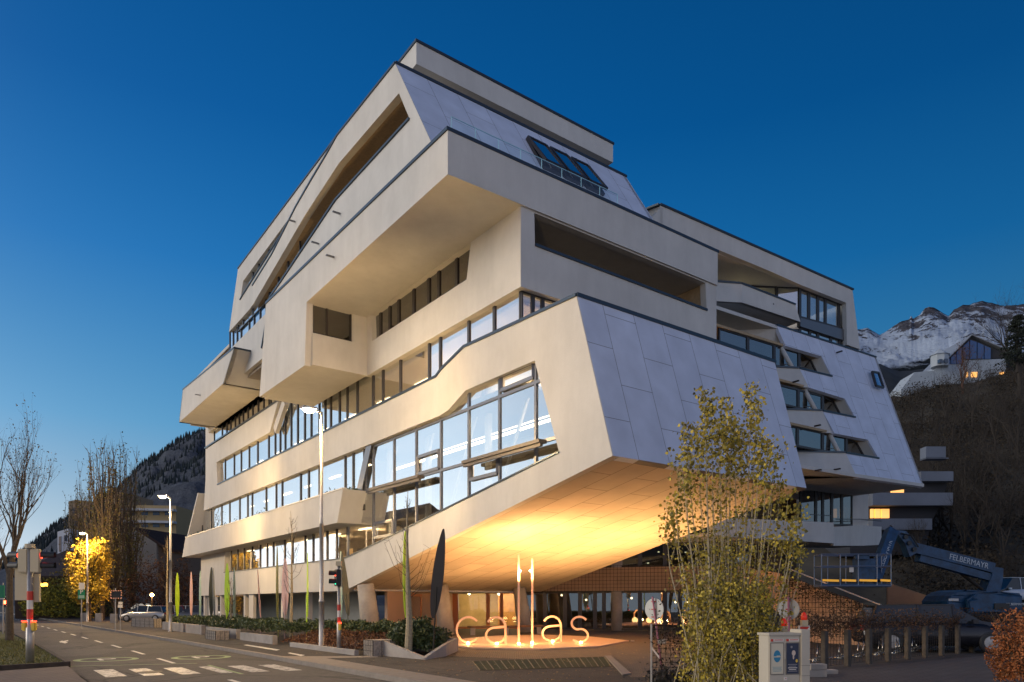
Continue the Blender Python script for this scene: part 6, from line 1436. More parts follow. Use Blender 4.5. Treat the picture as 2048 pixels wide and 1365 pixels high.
# orange neon sign
p = HD(83, 1172, 72); root = empty('neon_sign', 'small orange neon sign glowing on the dark shed', 'neon sign', p); bm = B0()
for r0 in (.35, -.05):
    pts = [p+Vector((-.62+1.25*i/30, -.05, r0*.3+.12*math.sin(i*1.9)+.08*i/30)) for i in range(31)]; tube(bm, pts, .035, 5)
at('neon_tube', bm, mat('neon_orange', (1, .5, .1), .5, emit=(1, .42, .05), estr=6), root)
# low barriers and bollards by the far pavement
for i, (x, y) in enumerate(((198, 1245), (228, 1247), (168, 1243))):
    p = G(x, y); bm = B0(); box(bm, p+UP*.4, Vector((.28, 0, 0)), Vector((0, .12, 0)), UP*.4); bmesh.ops.bevel(bm, geom=bm.edges[:], offset=.02, segments=1, affect='EDGES')
    tag(new_obj('concrete_bollard', fix(bm), CONC), ['pale concrete block by the far kerb left of the mirror board', 'pale concrete block below the mirror board', 'pale concrete block below the parking sign'][i], 'bollard', 'concrete blocks by the far kerb')
gabion(263, 1253, 308, 1256, .62, 'long pale gabion wall in front of the parked cars', .5)
gabion(411, 1278, 431, 1281, .42, 'short gabion at the left end of the hedge')

for x, y, lb in ((300, 1336, 'round iron manhole cover in the road by the crossing'), (470, 1288, 'small round iron cover in the far pavement')):
    c = G(x, y); c.z = -.116 if x == 300 else .005; bm = B0(); lathe(bm, c, [(.30, 0), (.30, .008), (.27, .009), (.26, .006)], 28); tag(new_obj('manhole_cover', fix(bm), mat('cast_iron', (.05, .045, .04), .6, .5)), lb, 'manhole cover')
# houses across the street, beyond the left edge of the picture (they show in the window reflections)
for k_, (ua, ub, h) in enumerate(((56, 76, 17), (80, 104, 15), (108, 134, 18))):
    root = empty('town_house', 'ochre town house across the street, %s' % ('nearest to the viewpoint', 'middle one of three', 'farthest along the road')[k_], 'house', W((ua+ub)/2, -26, 0)); bm = B0(); ubox(bm, ua, ub, -36, -26, -.1, h-2.5); at('wall', bm, mat('town_wall', (.22, .17, .11), .9, var=.2, scale=.4), root)
    bm = B0(); prism(bm, [W(ua-.5, -37, h-2.5), W(ua-.5, -25, h-2.5), W(ua-.5, -31, h+.8)], A_*(ub-ua+1)); at('roof', bm, mat('town_roof', (.06, .04, .03), .8), root)
    for i in range(int((ub-ua)/3)):
        for z in (1.4, 4.4, 7.4, 10.4): bm = B0(); ubox(bm, ua+1+i*3, ua+2.3+i*3, -26.0, -25.9, z, z+1.5); at('window', bm, mat('town_window', (.4, .25, .1), .3, emit=(1, .5, .15), estr=.5) if (i+int(z)+k_) % 3 == 0 else BLK, root)
# ============================================================ TREES
BARK = mat('bark', (.10, .075, .05), .9, var=.35, scale=8, bump=.6, bscale=20); BARKP = mat('poplar_bark', (.42, .36, .24), .85, var=.25, scale=6)
BARKD = mat('dark_bark', (.035, .028, .022), .95)
def grow(bm, p, d, L_, r, lvl, rnd, up, spread, tips, nch=3, wob=.18, seg=3, kr=.6, kl=.72):
    pts = [p]; rad = [r]; dd = d.copy()
    for i in range(seg):
        dd = (dd + Vector((rnd.gauss(0, wob), rnd.gauss(0, wob), rnd.gauss(0, wob)*.5)) + UP*up*.15).normalized()
        p = p + dd*L_/seg; pts.append(p); rad.append(r*(1-(1-kr)*(i+1)/seg))
    tube(bm, pts, rad, 5 if lvl > 2 else 3, cap=False)
    if lvl == 0: tips.append(p); return
    for k_ in range(nch+(1 if rnd.random() < .4 else 0)):
        t_ = rnd.uniform(.35, 1) if k_ else 1
        q = pts[0].lerp(pts[-1], t_) if False else pts[max(1, min(seg, round(t_*seg)))]
        s_ = dd.orthogonal().normalized(); s_ = Matrix.Rotation(rnd.uniform(0, 6.283), 3, dd) @ s_
        nd = (dd + s_*rnd.uniform(spread*.5, spread*1.2) + UP*up).normalized()
        grow(bm, q, nd, L_*kl*rnd.uniform(.75, 1.15), rad[-1]*rnd.uniform(.55, .85), lvl-1, rnd, up, spread, tips, nch, wob, seg, kr, kl)
def tree(loc, h, seed, label, cat='tree', name='bare_tree', levels=4, up=.25, spread=.7, nch=3, r=.12, trunk=.35, leaves=0, lmat=None, lsize=.1, lspread=.35, barkm=None, group=None, kl=.72):
    loc = Vector(loc); rnd = random.Random(seed); root = empty(name, label, cat, loc, group)
    bm = B0(); tips = []; lay = h*(1-trunk)/sum(kl**i for i in range(levels+1))
    q = loc+Vector((rnd.gauss(0, .05)*h*.1, 0, h*trunk)); tube(bm, [loc-UP*.1, loc.lerp(q, .5), q], [r*1.25, r, r*.9], 8, cap=False)
    for k_ in range(nch+1):
        a = 6.283*k_/(nch+1)+rnd.uniform(-.4, .4); nd = (Vector((math.cos(a), math.sin(a), 0))*spread*(.8 if k_ else .1) + UP*(1+up)).normalized()
        grow(bm, q-UP*rnd.uniform(0, trunk*h*.25)*(k_ > 0), nd, lay, r*.7, levels, rnd, up, spread, tips, nch, .16, 3, .6, kl)
    at('branches', bm, barkm or BARK, root)
    if leaves:
        bm = B0()
        def f(r_): t_ = r_.choice(tips); return t_+Vector((r_.gauss(0, lspread), r_.gauss(0, lspread), r_.gauss(0, lspread)))
        leafcloud(bm, rnd, f, leaves, lsize); at('leaves', bm, lmat, root)
    return root
DRYL = mat('sparse_leaf', (.20, .14, .04), .8, island=.6, col2=(.05, .03, .012)); YL = mat('yellow_leaf', (.62, .42, .02), .7, island=.55, col2=(.16, .13, .02)); OLV = mat('olive_leaf', (.20, .17, .04), .8, island=.6, col2=(.04, .04, .012))
t0 = G(19, 1282); tree(t0, 10.6, 4, 'tall bare tree on the verge at the left edge with its dark trunk in view', levels=4, up=.5, spread=.36, nch=3, r=.14, trunk=.28, leaves=700, lmat=DRYL, lsize=.08, lspread=.10)
t0 = HD(-22, HZ, 36); t0.z = 0; tree(t0, 8.6, 14, 'bare tree leaning in from beyond the left picture edge', levels=4, up=.4, spread=.5, nch=3, r=.12, trunk=.28, leaves=500, lmat=DRYL, lsize=.08, lspread=.10)
# poplars far down the road
def poplar(loc, h, seed, label, rad, leaves, lm, nst=46, group=None, lsz=.16, lo_leaf=0, name='poplar_tree', bark=None, dens_low=1.0):
    loc = Vector(loc); rnd = random.Random(seed); root = empty(name, label, 'tree', loc, group); bm = B0(); bl2 = B0(); paths = []
    tube(bm, [loc-UP*.1, loc+UP*h*.5, loc+UP*h*.9], [rad*.11, rad*.07, .02], 6, cap=False)
    for k_ in range(nst):
        t_ = rnd.uniform(.04, .62); a = rnd.uniform(0, 6.283); R_ = rad*rnd.uniform(.35, 1)*(1-.25*abs(t_-.25)); p = loc+UP*h*t_
        top = min(h*rnd.uniform(.93, 1.02), h*t_+h*rnd.uniform(.25, .5)); o_ = Vector((math.cos(a)*R_, math.sin(a)*R_, 0))
        pts = [p, p+o_*.5+UP*(top-h*t_)*.22, p+o_*.85+UP*(top-h*t_)*.55, p+o_*rnd.uniform(.75, 1.0)+UP*(top-h*t_)]
        pts = [q+Vector((rnd.gauss(0, .03), rnd.gauss(0, .03), 0))*rad for q in pts]; tube(bm, pts, [rad*.035, rad*.026, rad*.018, .006], 3, cap=False); paths.append(pts)
        for _ in range(5):
            i = rnd.randint(1, 2); q = pts[i].lerp(pts[i+1], rnd.random()); e_ = q+Vector((rnd.gauss(0, .16)*rad, rnd.gauss(0, .16)*rad, h*rnd.uniform(.05, .12))); tube(bm, [q, q.lerp(e_, .5)+Vector((rnd.gauss(0, .02), 0, 0)), e_], [rad*.014, rad*.01, .005], 3, cap=False); paths.append([q, q.lerp(e_, .3), q.lerp(e_, .6), e_])
    at('branches', bm, bark or BARK, root)
    def f(r_):
        for _ in range(12):
            pt = r_.choice(paths); i = r_.randint(0, 2); q = pt[i].lerp(pt[i+1], r_.random())
            zt4 = (q.z-loc.z)/h
            if r_.random() < lo_leaf(zt4): return q+Vector((r_.gauss(0, .12)*rad, r_.gauss(0, .12)*rad, r_.gauss(0, .05)*rad))
        return None
    leafcloud(bl2, rnd, f, leaves, lsz); at('leaves', bl2, lm, root); return root
POPL = mat('poplar_autumn_leaf', (.56, .43, .05), .65, island=.6, col2=(.10, .09, .02))
for i, (x, Y, ytop, rad, sd_, lb) in enumerate(((205, 74, 888, 2.0, 1, 'tall thin poplar right of the yellow lit tree, its top bare'), (232, 78, 884, 2.3, 2, 'tallest bushy poplar left of the grey gable house'), (262, 82, 890, 1.9, 3, 'bare topped poplar touching the mountain slope'), (178, 80, 915, 1.7, 5, 'shorter poplar behind the lamp over the yellow tree'), (152, 88, 985, 1.6, 6, 'small thin poplar leftmost of the far group'))):
    p = HD(x, HZ, Y); p.z = 0; h = CH+(HZ-ytop)/F*Y
    poplar(p, h, sd_, lb, rad, 2600, OLV, 44, 'far poplars beyond the road', .2, lambda t_: (1.0 if t_ < .3 else .35 if t_ < .5 else .12))
p = HD(178, HZ, 68); p.z = 0; poplar(p, 7.4, 21, 'glowing yellow leafed tree under the far street lamp', 2.0, 9000, YL, 40, None, .2, lambda t_: 1.0, name='yellow_tree')
p = HD(105, HZ, 78); p.z = 0; bm = B0(); rn = random.Random(9); leafcloud(bm, rn, bushpos(p, 3.2, 2.0, .3, 4.0), 3500, .25); tag(new_obj('bush', bm, mat('yellow_green_leaf', (.22, .24, .03), .8, island=.5, col2=(.05, .07, .01))), 'yellow green bush below the neon sign', 'bush')  # leaves mix yellow green and dark green
p = HD(140, HZ, 84); p.z = 0; bm = B0(); leafcloud(bm, rn, bushpos(p, 5.5, 2.0, .3, 5.2), 4000, .3); tag(new_obj('bush', bm, OLV), 'wide dark brown shrubbery behind the parking sign', 'bush')
p = HD(330, HZ, 78); p.z = 0; bm = B0(); leafcloud(bm, rn, bushpos(p, 5.0, 2.5, .5, 6.5), 6000, .22); tag(new_obj('bush', bm, mat('brown_leaf', (.10, .05, .025), .9, island=.6, col2=(.02, .012, .008))), 'dark brown leafless shrubs filling the gap beside the office building', 'bush')
# saplings in the hedge
def sapling(px, Y, ytop, label, seed, r=.04):
    p = HD(px, HZ, Y); p.z = 0; h = CH+(HZ-ytop)/F*Y; rnd = random.Random(seed); root = empty('sapling', label, 'tree', p, 'bare saplings along the facade'); bm = B0()
    pts = [p+UP*h*t_+Vector((rnd.gauss(0, .03), 0, 0))*(t_ > 0) for t_ in (0, .2, .4, .6, .8, 1)]; tube(bm, pts, [r*1.5, r*1.2, r*.9, r*.55, r*.3, .005], 8, cap=False); at('trunk', bm, mat('sapling_bark', (.33, .27, .17), .85, var=.3, scale=15), root)
    bm = B0()
    for _ in range(26):
        t_ = rnd.uniform(.33, .92); q = p+UP*h*t_; a = rnd.uniform(0, 6.283); l_ = h*.16*(1.15-t_)*rnd.uniform(.6, 1.3); o_ = Vector((math.cos(a), math.sin(a), 0))*l_
        m1 = q+o_*.6+UP*l_*.5; e_ = q+o_+UP*l_*1.5; tube(bm, [q, m1, e_], [.011, .008, .004], 3, cap=False)
        for _2 in range(2): s_ = m1.lerp(e_, rnd.random()); tube(bm, [s_, s_+Vector((rnd.gauss(0, .2), rnd.gauss(0, .2), rnd.uniform(.05, .3)))*l_], [.006, .003], 3, cap=False)
    at('branches', bm, BARK, root)
sapling(816, 22.6, 975, 'nearest bare sapling with thick trunk beside the lime blade', 1, .085); sapling(583, 31.5, 1022, 'bare sapling beside the broad pink blade', 2, .06); sapling(462, 39, 1150, 'short young sapling in front of the sea green blade', 3, .05); sapling(334, 46, 1072, 'young tree with a wrapped trunk left of the second lamp', 4, .06)
# big poplar thicket in the foreground
def thicket():
    Y = 13.3; c = HD(1455, HZ, Y); c.z = 0; root = empty('poplar_thicket', 'many stemmed young poplar with yellow green leaves in front of the building', 'tree', c); rnd = random.Random(5)
    bm = B0(); bl2 = B0(); paths = []
    tops = [(1408, 782, -.0), (1422, 800, 0), (1398, 850, 0), (1372, 850, 0), (1452, 798, .1), (1462, 830, 0), (1500, 768, 0), (1512, 800, 0), (1524, 870, .1), (1548, 905, .2), (1562, 955, .2), (1575, 985, .1), (1535, 880, 0), (1350, 985, -.1), (1362, 905, -.1), (1345, 1020, 0), (1590, 1040, 0), (1600, 1010, .1), (1470, 850, .2), (1440, 840, .2), (1485, 860, .1), (1370, 960, .2), (1330, 1040, 0), (1605, 1090, 0), (1580, 1080, 0)]
    for i, (x, y, dy) in enumerate(tops):
        t3 = HD(x, y, Y+dy+rnd.gauss(0, .25)); bs = c+Vector((max(-.55, min(.65, (t3.x-c.x)*.45))+rnd.gauss(0, .06), (t3.y-c.y)*.5, 0))
        mid = bs.lerp(t3, .45)+Vector(((t3.x-bs.x)*(.12), 0, 0)); pts = [bs, bs.lerp(mid, .5), mid, mid.lerp(t3, .5)+Vector(((t3.x-bs.x)*.06, 0, 0)), t3]
        pts = [p+Vector((rnd.gauss(0, .015), rnd.gauss(0, .015), 0)) for p in pts]; big = y < 850
        tube(bm, pts, [(.03 if big else .018), (.025 if big else .015), (.018 if big else .011), .009, .003], 6, cap=False); paths.append((pts, y))
    for _ in range(135):      # thin shoots in the lower part
        x = rnd.gauss(1462, 45); ht = 1.3+2.7*rnd.random()**1.4; bs = c+Vector((rnd.gauss(0, .42), rnd.gauss(0, .35), 0)); t3 = HD(x, HZ, Y+rnd.gauss(0, .3)); t3.z = ht
        if not 1355 < x < 1575: continue
        pts = [bs, bs.lerp(t3, .35)+Vector(((t3.x-bs.x)*.1, 0, 0)), bs.lerp(t3, .7)+Vector(((t3.x-bs.x)*.12, 0, 0)), t3]; tube(bm, pts, [.009, .007, .005, .002], 4, cap=False); paths.append((pts, 2000))
    for _ in range(50):
        pts, y = paths[rnd.randrange(25)]; i = rnd.randint(1, 3); q = pts[i].lerp(pts[i+1], rnd.random()); s_ = rnd.choice((-1, 1)); e_ = q+Vector((s_*rnd.uniform(.05, .3), rnd.gauss(0, .1), rnd.uniform(.2, .7))); pp_ = [q, q.lerp(e_, .5)+Vector((s_*.05, 0, -.02)), e_]; tube(bm, pp_, [.006, .004, .002], 4, cap=False); paths.append((pp_, 3000))
    at('branches', bm, BARKP, root)
    def leaf(bm, p, s):
        d = Vector((rnd.gauss(0, 1), rnd.gauss(0, 1)-.6, rnd.gauss(0, .6))).normalized(); e_ = d.orthogonal().normalized(); e_ = Matrix.Rotation(rnd.uniform(0, 6.28), 3, d) @ e_; g_ = d.cross(e_)
        bm.faces.new([bm.verts.new(p+e_*s*a+g_*s*b+d*s*c_) for a, b, c_ in ((-.5, 0, 0), (-.25, .48, .08), (.15, .36, .05), (.62, 0, 0), (.15, -.36, .05), (-.25, -.48, .08))])
    for pts, y in paths:
        n_ = 0
        if y < 1100:
            for _ in range(int(210 if y < 900 else 75)):
                t_ = 1-abs(rnd.gauss(0, .12 if y < 900 else .09)); 
                if t_ < .2: continue
                k_ = t_*4; i = min(3, int(k_)); q = pts[i].lerp(pts[i+1], k_-i); sp_ = .035+.055*(t_-.2)*(1+1.2*noise.noise(Vector((t_*9, y*.1, 0)))); leaf(bl2, q+Vector((rnd.gauss(0, sp_), rnd.gauss(0, sp_), rnd.gauss(0, .05))), rnd.uniform(.03, .075))
            for _ in range(95):
                k_ = rnd.uniform(.6, 4); i = min(3, int(k_)); q = pts[i].lerp(pts[i+1], k_-i); leaf(bl2, q+Vector((rnd.gauss(0, .07), rnd.gauss(0, .07), rnd.gauss(0, .06))), rnd.uniform(.03, .06))
        elif y == 2000:
            for _ in range(64):
                k_ = rnd.random()**.8*3; i = min(2, int(k_)); q = pts[i].lerp(pts[i+1], k_-i); leaf(bl2, q+Vector((rnd.gauss(0, .09), rnd.gauss(0, .09), rnd.gauss(0, .07))), rnd.uniform(.025, .06))
        else:
            for _ in range(14): k_ = rnd.uniform(.5, 2); i = min(1, int(k_)); q = pts[i].lerp(pts[i+1], k_-i); leaf(bl2, q+Vector((rnd.gauss(0, .05), rnd.gauss(0, .05), rnd.gauss(0, .05))), rnd.uniform(.035, .07))
    for _ in range(7500):     # dense base
        a = rnd.uniform(0, 6.283); k_ = rnd.random()**.4; z = rnd.random()**.9*2.0; R_ = .95-.10*z; leaf(bl2, c+Vector((math.cos(a)*k_*R_+.02, math.sin(a)*k_*.8, z+rnd.gauss(0, .08))), rnd.uniform(.025, .055))
    at('leaves', bl2, POPL, root)
thicket()
# red bush bottom right
c = HD(2062, HZ, 13); c.z = 0; rn = random.Random(41); bm = B0(); leafcloud(bm, rn, bushpos(c, .62, .7, .25, 1.55), 9000, .05)
root = empty('bush', 'russet leafed bush at the bottom right corner', 'bush', c); at('leaves', bm, mat('russet_leaf', (.42, .13, .035), .7, island=.6, col2=(.12, .05, .015)), root)
bm = B0()
for i in range(60): a = rn.uniform(0, 6.283); l_ = rn.uniform(.5, 1.1); tube(bm, [c, c+Vector((math.cos(a)*.3*l_, math.sin(a)*.3*l_, .8*l_)), c+Vector((math.cos(a)*.62*l_, math.sin(a)*.6*l_, 1.45*l_))], [.012, .008, .003], 3, cap=False)
at('twigs', bm, BARK, root)
# ============================================================ BACKGROUND BUILDINGS
def HB2(name, label, cat='building', loc=(0, 0, 0), group=None): return empty(name, label, cat, loc, group)
def bwin(root, pts, m_glass, m_fr=None, th=.1):
    bm = B0(); prism(bm, pts, Vector((0, -.06, 0))); o = at('window', bm, m_glass, root); return o
PX = lambda Y: (lambda x, y: HD(x, y, Y))
LITW = mat('lit_window', (1, .7, .3), .5, emit=(1, .42, .08), estr=1.1)
WINB = mat('window_blue', (.04, .06, .10), .08); WALLG = mat('house_grey', (.27, .25, .22), .9, var=.1, scale=.4); ROOFD = mat('roof_dark', (.07, .05, .045), 1, var=.2, scale=2, spec=0)
def slab_px(bm, x0, y0, x1, y1, Y, dep=8, yb=None):
    f = PX(Y); p = [f(x0, y0), f(x1, y1)]; zb = -.1 if yb is None else None
    q = [Vector((p[1].x, p[1].y, -.1)), Vector((p[0].x, p[0].y, -.1))] if yb is None else [f(x1, yb), f(x0, yb)]
    prism(bm, p+q, Vector((0, dep, 0)))
r_ = HB2('gable_house', 'grey rendered house with a dark gable roof behind the parked cars', 'house', HD(290, HZ, 92)*1.0)
bm = B0(); f = PX(92); prism(bm, [f(244, 1125), f(271, 1060), f(313, 1088), Vector((f(313, 0).x, 92, -.1)), Vector((f(244, 0).x, 92, -.1))], Vector((2, 12, 0))); at('wall', bm, WALLG, r_)
bm = B0(); a, b, c_ = f(271, 1055), f(338, 1098), f(240, 1130); o2 = Vector((2, 13, 0)); prism(bm, [a, b, b+o2, a+o2], -UP*.35); prism(bm, [a, c_, c_+o2, a+o2], -UP*.3); at('roof', bm, ROOFD, r_)
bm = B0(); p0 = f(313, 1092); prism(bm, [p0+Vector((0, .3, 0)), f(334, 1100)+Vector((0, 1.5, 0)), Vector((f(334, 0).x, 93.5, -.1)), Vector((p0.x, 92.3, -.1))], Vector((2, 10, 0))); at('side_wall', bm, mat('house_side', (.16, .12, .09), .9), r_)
r_ = HB2('apartment_block', 'ochre apartment block with pale balcony bands behind the gable house', 'building', HD(300, HZ, 150)); f = PX(150)
bm = B0(); slab_px(bm, 248, 1010, 352, 1012, 150, 15); at('wall', bm, mat('block_ochre', (.36, .26, .13), .9), r_)
for y in (1018, 1042, 1066):
    bm = B0(); a, b = f(250, y), f(354, y+2); prism(bm, [a, b, b-UP*.45, a-UP*.45], Vector((0, -1.6, 0))); at('balcony', bm, mat('balcony_pale', (.42, .43, .45), .8), r_)
    for x in (258, 283, 306, 330): bwin(r_, [f(x, y+6), f(x+13, y+6), f(x+13, y+13), f(x, y+13)], WINB)
r_ = HB2('apartment_block', 'tall tan apartment block hidden behind the poplars', 'building', HD(190, HZ, 165)); f = PX(165)
bm = B0(); prism(bm, [f(137, 1003), f(152, 1000), f(188, 1004), f(196, 986), f(246, 984), f(246, 1205), f(137, 1205)], Vector((0, 14, 0))); at('wall', bm, mat('block_tan', (.30, .21, .13), .9, var=.1, scale=.3), r_)
for y in (1016, 1042, 1068, 1094):
    for x in (145, 168, 205, 228): bwin(r_, [f(x, y), f(x+10, y), f(x+10, y+11), f(x, y+11)], WINB)
r_ = HB2('white_house', 'small white modern house with dark window strips at the far left', 'house', HD(124, HZ, 130)); f = PX(130)
bm = B0(); prism(bm, [f(115, 1064), f(135, 1058), f(140, 1058), f(140, 1200), f(115, 1200)], Vector((0, 10, 0))); at('wall', bm, mat('white_wall', (.62, .62, .65), .8), r_)
bwin(r_, [f(118, 1074), f(123, 1073), f(123, 1104), f(118, 1104)], mat('brown_panel', (.25, .2, .17), .6)); bwin(r_, [f(129, 1071), f(134, 1070), f(134, 1083), f(129, 1083)], WINB)
r_ = HB2('shed', 'low barn with a big dark tiled roof below the white house', 'house', HD(100, HZ, 85)); f = PX(85)
bm = B0(); prism(bm, [f(30, 1150), f(132, 1152), Vector((f(132, 0).x, 85, -.1)), Vector((f(30, 0).x, 85, -.1))], Vector((0, 10, 0))); at('wall', bm, mat('shed_wood', (.07, .045, .03), .9), r_)
bm = B0(); prism(bm, [f(25, 1156)-Vector((0, 1, 0)), f(138, 1158)-Vector((0, 1, 0)), f(134, 1112)+Vector((0, 7, .6)), f(60, 1106)+Vector((0, 7, .6))], UP*.25); at('roof', bm, brickmat('tile_roof', (.06, .035, .03), (.08, .045, .035), (.02, .015, .012), .6, .35, .04, .8), r_)
# terraced building to the right
r_ = HB2('terraced_building', 'long terraced block with white balcony bands and two lit windows behind the wing', 'building', HD(1810, HZ, 82)); f = PX(82)
WB = mat('terrace_band', (.13, .15, .19), .8, var=.15, scale=.3); DK = mat('terrace_dark', (.03, .03, .035), .9)
bm = B0(); prism(bm, [f(1700, 930), f(1893, 945), f(1893, 975), f(1880, 1010), f(1860, 1050), f(1850, 1110), f(1700, 1110)], Vector((0, 12, 0))); at('wall', bm, DK, r_)
for x0, x1, y0, y1 in ((1840, 1879, 898, 921), (1830, 1894, 947, 966), (1735, 1893, 989, 1014), (1735, 1852, 1040, 1062), (1840, 1885, 920, 922)):
    bm = B0(); prism(bm, [f(x0, y0), f(x1, y0), f(x1, y1), f(x0, y1)], Vector((0, -1.2, 0))); at('balcony', bm, WB, r_)
for x0, x1 in ((1740, 1745), (1748, 1758), (1761, 1776)):
    bm = B0(); prism(bm, [f(x0, 1019), f(x1, 1019), f(x1, 1037), f(x0, 1037)], Vector((0, -.3, 0))); at('window', bm, LITW, r_)
bm = B0(); prism(bm, [f(1781, 980), f(1805, 980), f(1805, 988), f(1781, 988)], Vector((0, -.3, 0))); at('window', bm, LITW, r_)
# hillside house with glass gable
r_ = HB2('hillside_house', 'white hillside house with a tall blue glass gable and lit lower windows', 'house', HD(1930, 750, 168)); f = PX(168)
WHH = mat('hill_house_wall', (.34, .38, .42), .85, var=.1, scale=.5)
bm = B0(); prism(bm, [f(1890, 722), f(2012, 716), f(2012, 765), f(1868, 770), f(1868, 740)], Vector((0, 10, 0))); at('wall', bm, WHH, r_)
bm = B0(); prism(bm, [f(1890, 722), f(1940, 676), f(1990, 698), f(2010, 708), f(2010, 718)], Vector((0, 10, 0))); at('attic', bm, DK, r_)
gx2 = [(1892, 1899), (1901, 1910), (1912, 1923), (1925, 1937), (1939, 1952), (1954, 1966), (1968, 1980)]
def gy(x): return 722-(x-1890)*.92+2 if x < 1940 else 678+(x-1940)*.44
for xa, xb in gx2:
    bm = B0(); prism(bm, [f(xa, 729 if xa < 1923 else 719), f(xb, 729 if xa < 1923 else 719), f(xb, gy(xb)+2), f(xa, gy(xa)+2)], Vector((0, -.25, 0))); at('window', bm, mat('gable_glass', (.02, .07, .20), .1), r_)
bm = B0(); a, b, c_ = f(1885, 727), f(1940, 673), f(2018, 707); o2 = Vector((0, -.8, 0)); prism(bm, [a+o2, b+o2, b+Vector((0, 10, 0)), a+Vector((0, 10, 0))], UP*.25); prism(bm, [b+o2, c_+o2, c_+Vector((0, 10, 0)), b+Vector((0, 10, 0))], UP*.25); at('roof', bm, mat('metal_roof', (.25, .27, .30), .5), r_)
for x0, x1 in ((1929, 1935), (1942, 1946), (1947, 1954), (1999, 2010)): bm = B0(); prism(bm, [f(x0, 745), f(x1, 745), f(x1, 755), f(x0, 755)], Vector((0, -.2, 0))); at('window', bm, LITW, r_)
bm = B0(); lathe(bm, Vector((f(1879, 0).x, 168, f(0, 735).z)), [(1.9, 0), (1.9, 2.6), (2.2, 2.65), (.05, 4.3)], 8); at('turret', bm, WHH, r_)
for x0, x1, y0, y1 in ((1868, 1874, 725, 732), (1878, 1885, 724, 732)): bm = B0(); prism(bm, [f(x0, y0), f(x1, y0), f(x1, y1), f(x0, y1)], Vector((0, -2.2, 0))); at('window', bm, WINB, r_)
bm = B0(); prism(bm, [f(1829, 745), f(1868, 742), f(1870, 775), f(1802, 795), f(1802, 780)], Vector((0, 6, 0))); at('conservatory', bm, WHH, r_)
# hillside trees
HSIL = [(1560, 905), (1700, 830), (1790, 776), (1830, 768), (1860, 757), (1900, 756), (1950, 742), (2010, 727), (2060, 712), (2200, 680), (2500, 650)]
def hillp(x, Y):
    for (a1_, y1_), (b1_, y2_) in zip(HSIL, HSIL[1:]):
        if x <= b1_: ys = y1_+(y2_-y1_)*(x-a1_)/(b1_-a1_); break
    t_ = (172-Y)/100; return Vector(((x-1024)/F*Y, Y, (HZ-ys)/F*172*(1-t_)**.9))
HT = [(1905, 118, 1000, 795), (1945, 125, 1000, 800), (1990, 110, 1010, 805), (2035, 105, 1000, 790), (1880, 95, 1050, 860), (1930, 92, 1080, 880), (1975, 90, 1100, 870), (2020, 88, 1090, 860), (1860, 100, 1010, 850), (1835, 90, 1100, 930), (1900, 84, 1140, 940), (1955, 80, 1150, 950), (2010, 78, 1150, 930), (2060, 84, 1100, 840)]
lbs = ['left end of the upper row', 'second of the upper row', 'third of the upper row', 'at the right edge above the van', 'above the terraced block', 'in the middle of the slope', 'right of the slope middle', 'above the lift turret', 'closest to the panel cladding', 'behind the terraced block', 'behind the boom knuckle', 'behind the main boom', 'behind the lift body', 'cut by the right edge']
def hill_z(x, y_):   # base height from image row at given depth
    return None
for i, (x, Y, yb, yt) in enumerate(HT):
    p = hillp(x, Y) if Y < 170 else HD(x, yb, Y); h = (yb-yt)/F*Y
    tree(p-UP*.5, h*1.05, 100+i, 'dark bare hillside tree, %s' % lbs[i], levels=4, up=.22, spread=.75, nch=3, r=.16, trunk=.22, barkm=BARKD, group='bare trees on the hillside')
p = hillp(1925, 158); tree(p-UP*.5, 12.5, 300, 'rust tinged bare tree growing in front of the glass gable', levels=4, up=.25, spread=.7, nch=3, r=.26, trunk=.2, barkm=mat('red_bark', (.12, .055, .035), .9), leaves=500, lmat=MATS['brown_leaf'], lsize=.25)
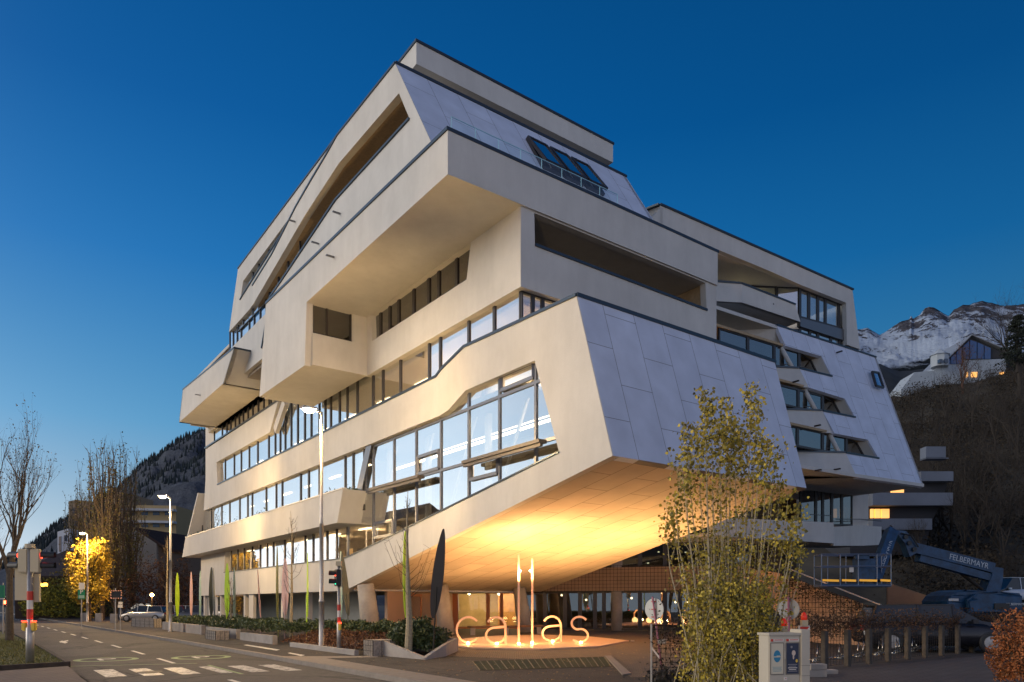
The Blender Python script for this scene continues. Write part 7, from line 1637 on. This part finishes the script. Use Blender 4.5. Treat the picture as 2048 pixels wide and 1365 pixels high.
p = hillp(2040, 140); tree(p-UP*.5, 24, 301, 'large bare tree rising above the conifer at the right edge', levels=4, up=.2, spread=.8, nch=4, r=.34, trunk=.3, barkm=BARKD)
p = HD(2035, 735, 135); root = empty('conifer', 'dark spreading conifer beside the hillside house', 'tree', p); bm = B0(); tube(bm, [p-UP, p+UP*9], [.3, .05], 6, cap=False); at('trunk', bm, BARKD, root)
bm = B0(); rn = random.Random(61)
for k_ in range(16):
    z = 1.2+k_*.55; R_ = 4.6*(1-z/11.5)*rn.uniform(.7, 1.1)
    for j in range(7):
        a = rn.uniform(0, 6.283)
        for _ in range(60): t_ = rn.random()**.7; leafcloud(bm, rn, lambda r: p+Vector((math.cos(a)*R_*t_+r.gauss(0, .2), math.sin(a)*R_*t_+r.gauss(0, .2), z-.15*t_*R_+r.gauss(0, .1))), 1, .32)
at('needles', bm, mat('conifer_needle', (.02, .028, .018), .9, island=.5), root)
bm = B0(); rn = random.Random(71); clumps = [(rn.uniform(1770, 2090), rn.uniform(74, 168)) for _ in range(420)]
def brush(r):
    x, Y = r.choice(clumps); 
    if noise.noise(Vector((x*.012, Y*.03, 1))) > .28 and Y > 115: return None
    p = hillp(x, Y); s_ = 1.1+.8*((x*7.3) % 1); return p+Vector((r.gauss(0, .9)*s_, r.gauss(0, .9)*s_, abs(r.gauss(0, .8))*s_))
leafcloud(bm, rn, brush, 42000, .34); tag(new_obj('undergrowth', bm, mat('undergrowth', (.05, .036, .02), .95, island=.7, col2=(.010, .008, .006))), 'tangled dark scrub covering the slope on the right', 'undergrowth', kind='stuff')
rr7 = random.Random(99)
spots7 = ['low on the slope', 'halfway up the slope', 'high on the slope']
for i in range(34):
    x = 1785+ (i*8.4) ; Y = [150, 128, 104, 88, 116, 80][i % 6]+rr7.uniform(-6, 6)
    p = hillp(x, Y); tree(p-UP*.5, rr7.uniform(6, 10), 400+i, 'slender leafless tree on the dark slope, number', levels=4, up=.3, spread=.65, nch=3, r=.12, trunk=.22, barkm=BARKD, group='slender leafless trees on the slope')['label'] = 'slender leafless tree on the dark slope to the right'
